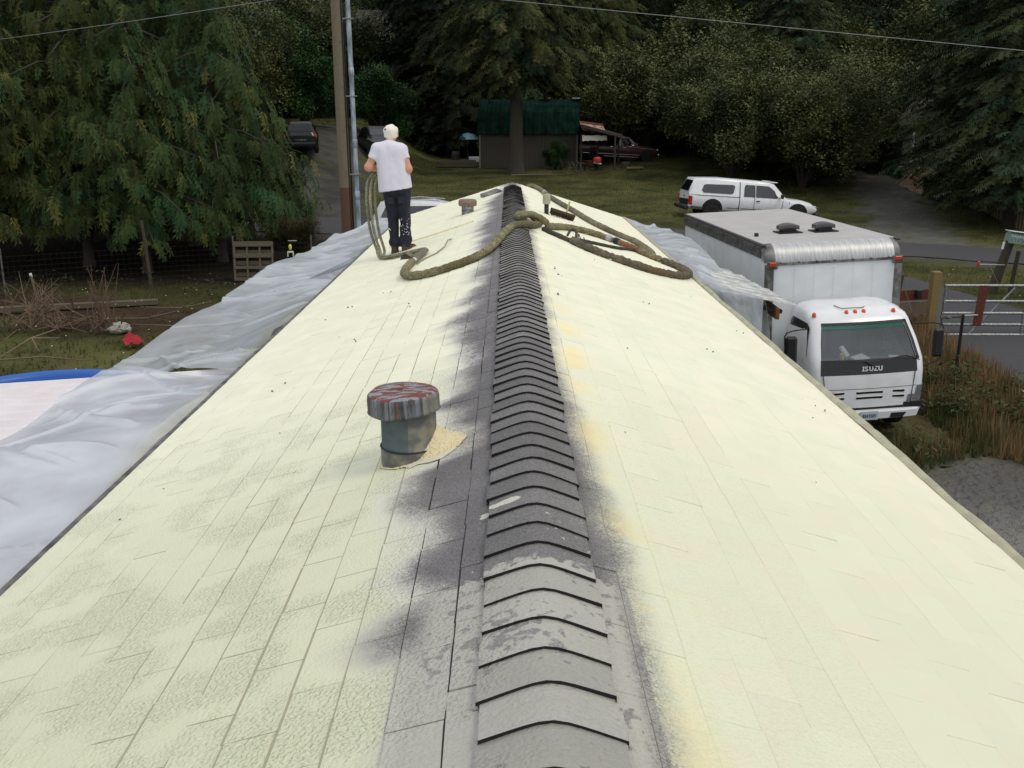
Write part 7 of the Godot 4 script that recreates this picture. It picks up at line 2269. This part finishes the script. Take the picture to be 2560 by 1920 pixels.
	st = mb(); tube(st, [Vector3(-2.2, 0, 0.9), Vector3(-0.8, 0.1, 0.15), Vector3(0.6, 0.16, -0.1), Vector3(1.6, 0.1, 0.0)], [0.025, 0.022, 0.018, 0.008], 6); obj("wood", st, mat(S(112, 96, 78), 0.9), o)
	for q in [[-8.9, -25.2, 0.35, "thin branch lying on the bare soil left of the pallet"], [-9.4, -24.0, 0.5, "broken branch lying behind the white rock"], [-8.4, -23.2, 0.2, "twiggy branch in the weeds by the plastic sheet"]]:
		o = thing("stick", q[3], "stick", Vector3(q[0], terr(q[0], q[1]) + 0.08, q[1]), q[2])
		st = mb(); tube(st, [Vector3(-0.9, 0.1, 0), Vector3(0.1, 0.02, 0.06), Vector3(0.9, 0.12, -0.05)], [0.012, 0.022, 0.012], 6); tube(st, [Vector3(0.1, 0.02, 0.06), Vector3(0.5, 0.2, 0.2)], [0.014, 0.006], 5); obj("wood", st, M.wood, o)
	# rock, red rag, pool
	var rk := grid_mesh(20, 12, func(u: float, v: float) -> Vector3:
		var a := u * TAU; var e := (v - 0.3) * PI * 0.7
		var d := Vector3(cos(a) * cos(e), sin(e) * 0.55, sin(a) * cos(e) * 0.8)
		return d * 0.27 * (1.0 + 0.35 * nz2.get_noise_3d(d.x * 3, d.y * 3, d.z * 3)))
	o = put("rock", rk, mat(S(186, 184, 172), 0.9, 0.0, N.mott, Vector3(3, 3, 3), N.rough, 1.0))
	o.position = Vector3(-9.55, terr(-9.5, -22.9) + 0.1, -22.9)
	tag(o, "pale rock lying on the grass by the twig bundle", "rock")
	var rag := grid_mesh(18, 18, func(u: float, v: float) -> Vector3:
		return Vector3((u - 0.5) * 0.42, 0.12 + 0.1 * nz2.get_noise_2d(u * 4, v * 4) + 0.16 * (0.5 - absf(u - 0.5)) * 2.0 * (1.0 - v), (v - 0.5) * 0.5))
	o = put("red_cloth", rag, mat(S(188, 34, 52), 0.85, 0.0, N.mott, Vector3(4, 4, 4)))
	o.position = Vector3(-8.75, terr(-8.8, -21.6), -21.6); o.rotation.y = 0.6
	tag(o, "crumpled bright red cloth lying on the grass", "cloth")
	o = thing("pool", "blue rim of a round pool beyond the porch roof edge", "pool", Vector3(-7.8, 0.05, -15.0))
	st = mb(); lathe(st, [Vector2(2.2, 0.0), Vector2(2.22, 0.5), Vector2(2.14, 0.72), Vector2(1.98, 0.76), Vector2(1.86, 0.68), Vector2(1.9, 0.4)], 48); obj("rim", st, mat(S(28, 92, 176), 0.4), o)
	st = mb(); lathe(st, [Vector2(1.95, 0.46), Vector2(0.0, 0.47)], 40); obj("water", st, mat(S(86, 140, 176), 0.08), o)

func build_right() -> void:
	# gate
	var o := thing("metal_gate", "galvanised tube gate with a rusty red board across it", "gate", Vector3(10.42, 0.2, -22.4), -0.02)
	for y in [0.02, 0.27, 0.55, 0.84, 1.22]:
		var st := mb(); rod(st, Vector3(0.02, y, 0), Vector3(4.6, y, 0), 0.034, -1, 12); obj("rail", st, M.galv, o)
	for x in [0.05, 1.98, 4.55]:
		var st := mb(); rod(st, Vector3(x, 0, 0.0), Vector3(x, 1.24, 0.0), 0.032, -1, 10); obj("stile", st, M.galv, o)
	var st := mb(); rod(st, Vector3(0.75, 0.02, -0.05), Vector3(1.75, 1.2, -0.05), 0.026); obj("brace", st, M.galv, o)
	st = mb(); bx(st, Vector3(1.98, 1.08, 0.04), Vector3(0.12, 0.1, 0.01)); obj("tag", st, M.white, o)
	st = mb(); box(st, Transform3D(Basis(Vector3.BACK, -0.06), Vector3(0.9, 0.74, 0.05)), Vector3(0.2, 0.98, 0.025), 0.004); obj("board", st, M.redwood, o)
	st = mb()
	for k in 10: lathe(st, [Vector2(0.008, 0), Vector2(0, 0.008)], 6, Transform3D(Basis(Vector3.RIGHT, PI / 2), Vector3(0.85 + 0.1 * (k % 2) , 0.3 + k * 0.095, 0.064)))
	obj("screws", st, M.galv, o)
	st = mb(); rod(st, Vector3(0.05, 0.5, 0.12), Vector3(0.85, 0.52, 0.08), 0.016); obj("opener_rod", st, M.alu, o)
	st = mb(); rod(st, Vector3(-0.05, 0.48, 0.12), Vector3(0.45, 0.5, 0.12), 0.035); lathe(st, [Vector2(0.06, -0.03), Vector2(0.09, 0.0), Vector2(0.06, 0.04), Vector2(0, 0.05)], 14, T(0.12, 0.47, 0.14)); obj("opener_motor", st, M.greymetal, o)
	o = thing("gate_post", "square new wooden post on which the metal gate hangs", "post", Vector3(10.22, 0.1, -22.45))
	st = mb(); bx(st, Vector3(0, 0.82, 0), Vector3(0.2, 1.66, 0.2), 0.012); obj("post", st, M.newwood, o)
	o = thing("fence_post", "mossy dark post right behind the truck's cargo box", "post", Vector3(9.72, 0.1, -23.6)); o.rotation.z = -0.1
	st = mb(); rod(st, Vector3(0, -0.1, 0), Vector3(0, 1.4, 0), 0.1, 0.09); obj("post", st, mat(S(92, 88, 64), 0.95, 0.0, N.grain, Vector3(4, 0.5, 4)), o)
	o = thing("board_panel", "reddish board nailed between the mossy post and the gate post", "board", Vector3(10.0, 0.1, -23.1), 0.25)
	st = mb(); bx(st, Vector3(0.0, 0.96, 0), Vector3(1.0, 0.26, 0.03), 0.004); obj("board", st, M.redwood, o)
	st = mb(); bx(st, Vector3(0.0, 0.64, 0), Vector3(1.0, 0.3, 0.03), 0.004); obj("board", st, M.wood, o)
	st = mb(); bx(st, Vector3(0.12, 1.0, 0.06), Vector3(0.16, 0.2, 0.1), 0.02); obj("latch_box", st, M.black, o)
	o = thing("steel_post", "dark thin steel post on the bank in front of the gate", "post", Vector3(9.45, 0.02, -19.3))
	st = mb(); bx(st, Vector3(0, 0.62, 0), Vector3(0.05, 1.4, 0.045)); bx(st, Vector3(0, 0.62, 0.02), Vector3(0.012, 1.4, 0.05)); obj("post", st, mat(S(40, 36, 34), 0.8), o)
	# mailbox
	o = thing("mailbox", "pale green mailbox on a leaning mossy post by the road", "mailbox", Vector3(14.25, terr(14.2, -27.6), -27.6)); o.rotation.z = -0.13
	st = mb(); rod(st, Vector3(0, -0.1, 0), Vector3(0.15, 1.55, 0), 0.15, 0.12, 10); rod(st, Vector3(0.5, -0.1, 0.1), Vector3(0.42, 1.3, 0.1), 0.06); obj("post", st, mat(S(98, 92, 72), 0.95, 0.0, N.grain, Vector3(4, 0.5, 4), N.rough, 2.0), o)
	st = mb()
	var rings := []
	for z in [-0.26, 0.26]:
		var rg := PackedVector3Array()
		for p in [Vector2(-0.16, 0), Vector2(0.16, 0), Vector2(0.16, 0.18), Vector2(0.13, 0.27), Vector2(0.06, 0.33), Vector2(-0.06, 0.33), Vector2(-0.13, 0.27), Vector2(-0.16, 0.18)]: rg.append(Vector3(0.42 + z * 1.4, 1.5 + p.y, p.x * 1.2))
		rings.append(rg)
	loft(st, rings, true, true, -1); obj("box", st, mat(S(150, 172, 164), 0.5, 0.0, N.mott, Vector3(3, 3, 3)), o)
	st = mb(); bx(st, Vector3(0.42, 1.84, 0), Vector3(0.8, 0.02, 0.4), 0.006); obj("lid", st, mat(S(196, 214, 206), 0.4), o)
	st = mb(); bx(st, Vector3(-0.07, 1.4, 0.1), Vector3(0.06, 0.22, 0.04), 0.01); obj("bracket", st, M.white, o)
	st = mb(); rod(st, Vector3(0.1, 0.86, 0.14), Vector3(-0.72, 0.8, 0.3), 0.014); rod(st, Vector3(0.15, 0.2, 0.14), Vector3(-0.4, 0.82, 0.24), 0.005); obj("arm", st, M.alu, o)
	st = mb(); bx(st, Vector3(-0.75, 0.82, 0.3), Vector3(0.07, 0.14, 0.07), 0.02); obj("reflector", st, mat(S(206, 30, 56), 0.3), o)
	# firewood and picket fence under the firs
	o = thing("firewood_stack", "long dark stack of split firewood beside the gravel drive", "firewood", Vector3(25.5, 0, -52.5))
	st = mb()
	var r := RandomNumberGenerator.new(); r.seed = 88
	for i in 330:
		var t := r.randf(); var y := r.randf()
		var x := lerpf(-0.9, 1.1, t); var z := lerpf(-4.2, 4.6, t)
		var p := Vector3(x, terr(25.5 + x, -52.5 + z) + 0.08 + y * 1.0, z)
		box(st, Transform3D(Basis.from_euler(Vector3(r.randf() * 6, 0.2 + r.randf_range(-0.2, 0.2), 0)), p), Vector3(0.5, r.randf_range(0.09, 0.17), r.randf_range(0.09, 0.17)))
	tag(obj("split_logs", st, mat(S(72, 64, 58), 0.95, 0.0, N.grain, Vector3(3, 3, 3)), o), "", "", "", "stuff")
	st = mb(); beam(st, Vector3(-1.3, terr(24.2, -57) + 1.2, -4.6), Vector3(0.5, terr(25.7, -52) + 1.22, -0.6), 0.3, 0.03); obj("cover_board", st, M.newwood, o)
	o = thing("picket_fence", "grey picket and wire fence under the right-hand firs", "fence")
	for i in 24:
		var t := i / 23.0
		var p := Vector3(lerpf(25.6, 22.9, t), 0, lerpf(-52.5, -41.0, t)); p.y = terr(p.x, p.z)
		st = mb(); bx(st, p + Vector3(0, 0.55, 0), Vector3(0.07, 1.1, 0.07), 0.0, 0.2); obj("picket", st, M.wood, o)
	for y in [0.3, 0.7, 1.02]:
		st = mb(); beam(st, Vector3(25.6, terr(25.6, -52.5) + y, -52.5), Vector3(22.9, terr(22.9, -41) + y, -41.0), 0.05, 0.03); obj("rail", st, M.wood, o)
	o = thing("straw_bank", "straw-covered bare bank behind the firewood", "bank")
	var bk := grid_mesh(30, 14, func(u: float, v: float) -> Vector3:
		var x := lerpf(25.0, 33.5, u); var z := lerpf(-56.0, -62.5, v)
		return Vector3(x, terr(x, z) + 0.75 * sin(v * PI * 0.6) * smoothstep(0.0, 0.1, u) + 0.12 * nz2.get_noise_2d(x, z), z))
	put("straw", bk, mat(S(168, 142, 112), 0.95, 0.0, N.mott, Vector3(1.5, 1.5, 1.5), N.rough, 3.0), o)
	st = mb(); var wr := []
	for p in ring_pts(0.45, 0.0, 24): wr.append(Transform3D(Basis(Vector3.RIGHT, 1.2), Vector3(27.0, terr(27, -55.4) + 1.0, -55.0)) * p)
	tube(st, wr, [0.04], 6, false)
	tag(obj("hoop", st, M.black), "dark round hoop leaning on the straw bank", "hoop")
	# houses half hidden by trees
	o = thing("house", "low olive-grey house with a white porch post behind the leafy trees at right", "house", Vector3(32.4, terr(32, -68), -68.0), -0.12)
	st = mb(); bx(st, Vector3(0, 1.6, 0), Vector3(11.0, 3.2, 6.0)); obj("wall", st, mat(S(126, 128, 112), 0.8), o)
	st = mb(); prism(st, [Vector2(-3.6, 3.1), Vector2(3.6, 3.1), Vector2(0, 4.9)], 11.8, Transform3D(Basis(Vector3.UP, PI / 2), Vector3.ZERO)); obj("roof", st, mat(S(82, 78, 74), 0.9), o)
	for x in [-5.2, -1.8, 1.8]:
		st = mb(); bx(st, Vector3(x, 1.4, 4.2), Vector3(0.14, 2.8, 0.14)); obj("porch_post", st, M.white, o)
	st = mb(); bx(st, Vector3(-1.0, 0.2, 3.9), Vector3(9.6, 0.3, 1.8)); obj("porch_floor", st, mat(S(176, 160, 146), 0.9), o)
	for x in [-3.4, 0.4]:
		st = mb(); bx(st, Vector3(x, 1.8, 3.02), Vector3(1.2, 1.1, 0.06)); obj("window", st, M.darkglass, o)
		st = mb(); for q in [[0, 0.6, 1.36, 0.08], [0, -0.6, 1.36, 0.08]]: bx(st, Vector3(x + q[0], 1.8 + q[1], 3.03), Vector3(q[2], q[3], 0.08))
		obj("window_frame", st, M.white, o)
	o = thing("house", "blue house with white trim glimpsed through the trees left of the pole", "house", Vector3(-19.0, terr(-19, -98), -98.0), 0.04)
	var blue := mat(S(66, 86, 104), 0.8)
	st = mb(); bx(st, Vector3(0, 3.2, 0), Vector3(20.0, 6.6, 8.0)); obj("wall", st, blue, o)
	st = mb(); prism(st, [Vector2(-4.8, 6.4), Vector2(4.8, 6.4), Vector2(0, 9.0)], 21.4, Transform3D(Basis(Vector3.UP, PI / 2), Vector3.ZERO)); obj("roof", st, mat(S(60, 60, 62), 0.9), o)
	st = mb(); bx(st, Vector3(0, 6.4, 4.86), Vector3(21.4, 0.28, 0.08)); obj("eaves_board", st, mat(S(244, 246, 248), 0.5), o)
	for x in [-7.5, -3.5, 0.8, 5.0]:
		st = mb(); bx(st, Vector3(x, 4.0, 4.02), Vector3(1.4, 1.8, 0.06)); obj("window", st, M.darkglass, o)
		st = mb()
		for s in [-1, 1]:
			bx(st, Vector3(x + s * 0.76, 4.0, 4.04), Vector3(0.14, 2.0, 0.08)); bx(st, Vector3(x, 4.0 + s * 0.97, 4.05), Vector3(1.66, 0.14, 0.08))
		obj("window_frame", st, mat(S(240, 242, 244), 0.5), o)

func _ready() -> void:
	# camera
	var cam := Camera3D.new()
	cam.name = "camera"
	cam.position = Vector3(0, 5.3, 0)
	cam.rotation = Vector3(deg_to_rad(-15.737), deg_to_rad(-0.25), 0)
	cam.fov = 44.07
	cam.near = 0.05
	cam.far = 1200.0
	add_child(cam)
	# bright overcast sky, the soft sun behind it
	var we := WorldEnvironment.new()
	we.name = "environment"
	var env := Environment.new()
	env.background_mode = Environment.BG_SKY
	var sky := Sky.new()
	var sm := ProceduralSkyMaterial.new()
	sm.sky_top_color = Color(0.96, 0.97, 1.0)
	sm.sky_horizon_color = Color(0.93, 0.95, 0.98)
	sm.ground_bottom_color = Color(0.2, 0.22, 0.18)
	sm.ground_horizon_color = Color(0.5, 0.52, 0.5)
	sm.sky_curve = 0.2
	sm.sun_angle_max = 60.0
	sky.sky_material = sm
	env.sky = sky
	env.tonemap_mode = Environment.TONE_MAPPER_LINEAR
	env.tonemap_exposure = 1.0
	env.background_energy_multiplier = 0.95
	env.sdfgi_enabled = true; env.ssao_enabled = true; env.ssil_enabled = true
	we.environment = env
	add_child(we)
	var sun := DirectionalLight3D.new()
	sun.name = "sun"
	sun.light_energy = 0.35
	sun.light_angular_distance = 18.0
	sun.light_color = Color(1.0, 0.97, 0.91)
	sun.shadow_enabled = true
	sun.rotation = Vector3(deg_to_rad(-58), deg_to_rad(62), 0)
	add_child(sun)
	materials()
	plant_meshes()
	build_ground()
	build_house()
	build_lean_tos()
	build_sheets()
	build_trees()
	build_grass()
	build_shed()
	build_pole()
	build_yard()
	build_right()
	build_box_truck()
	build_white_pickup()
	build_far_cars()
	build_hoses()
	build_person()
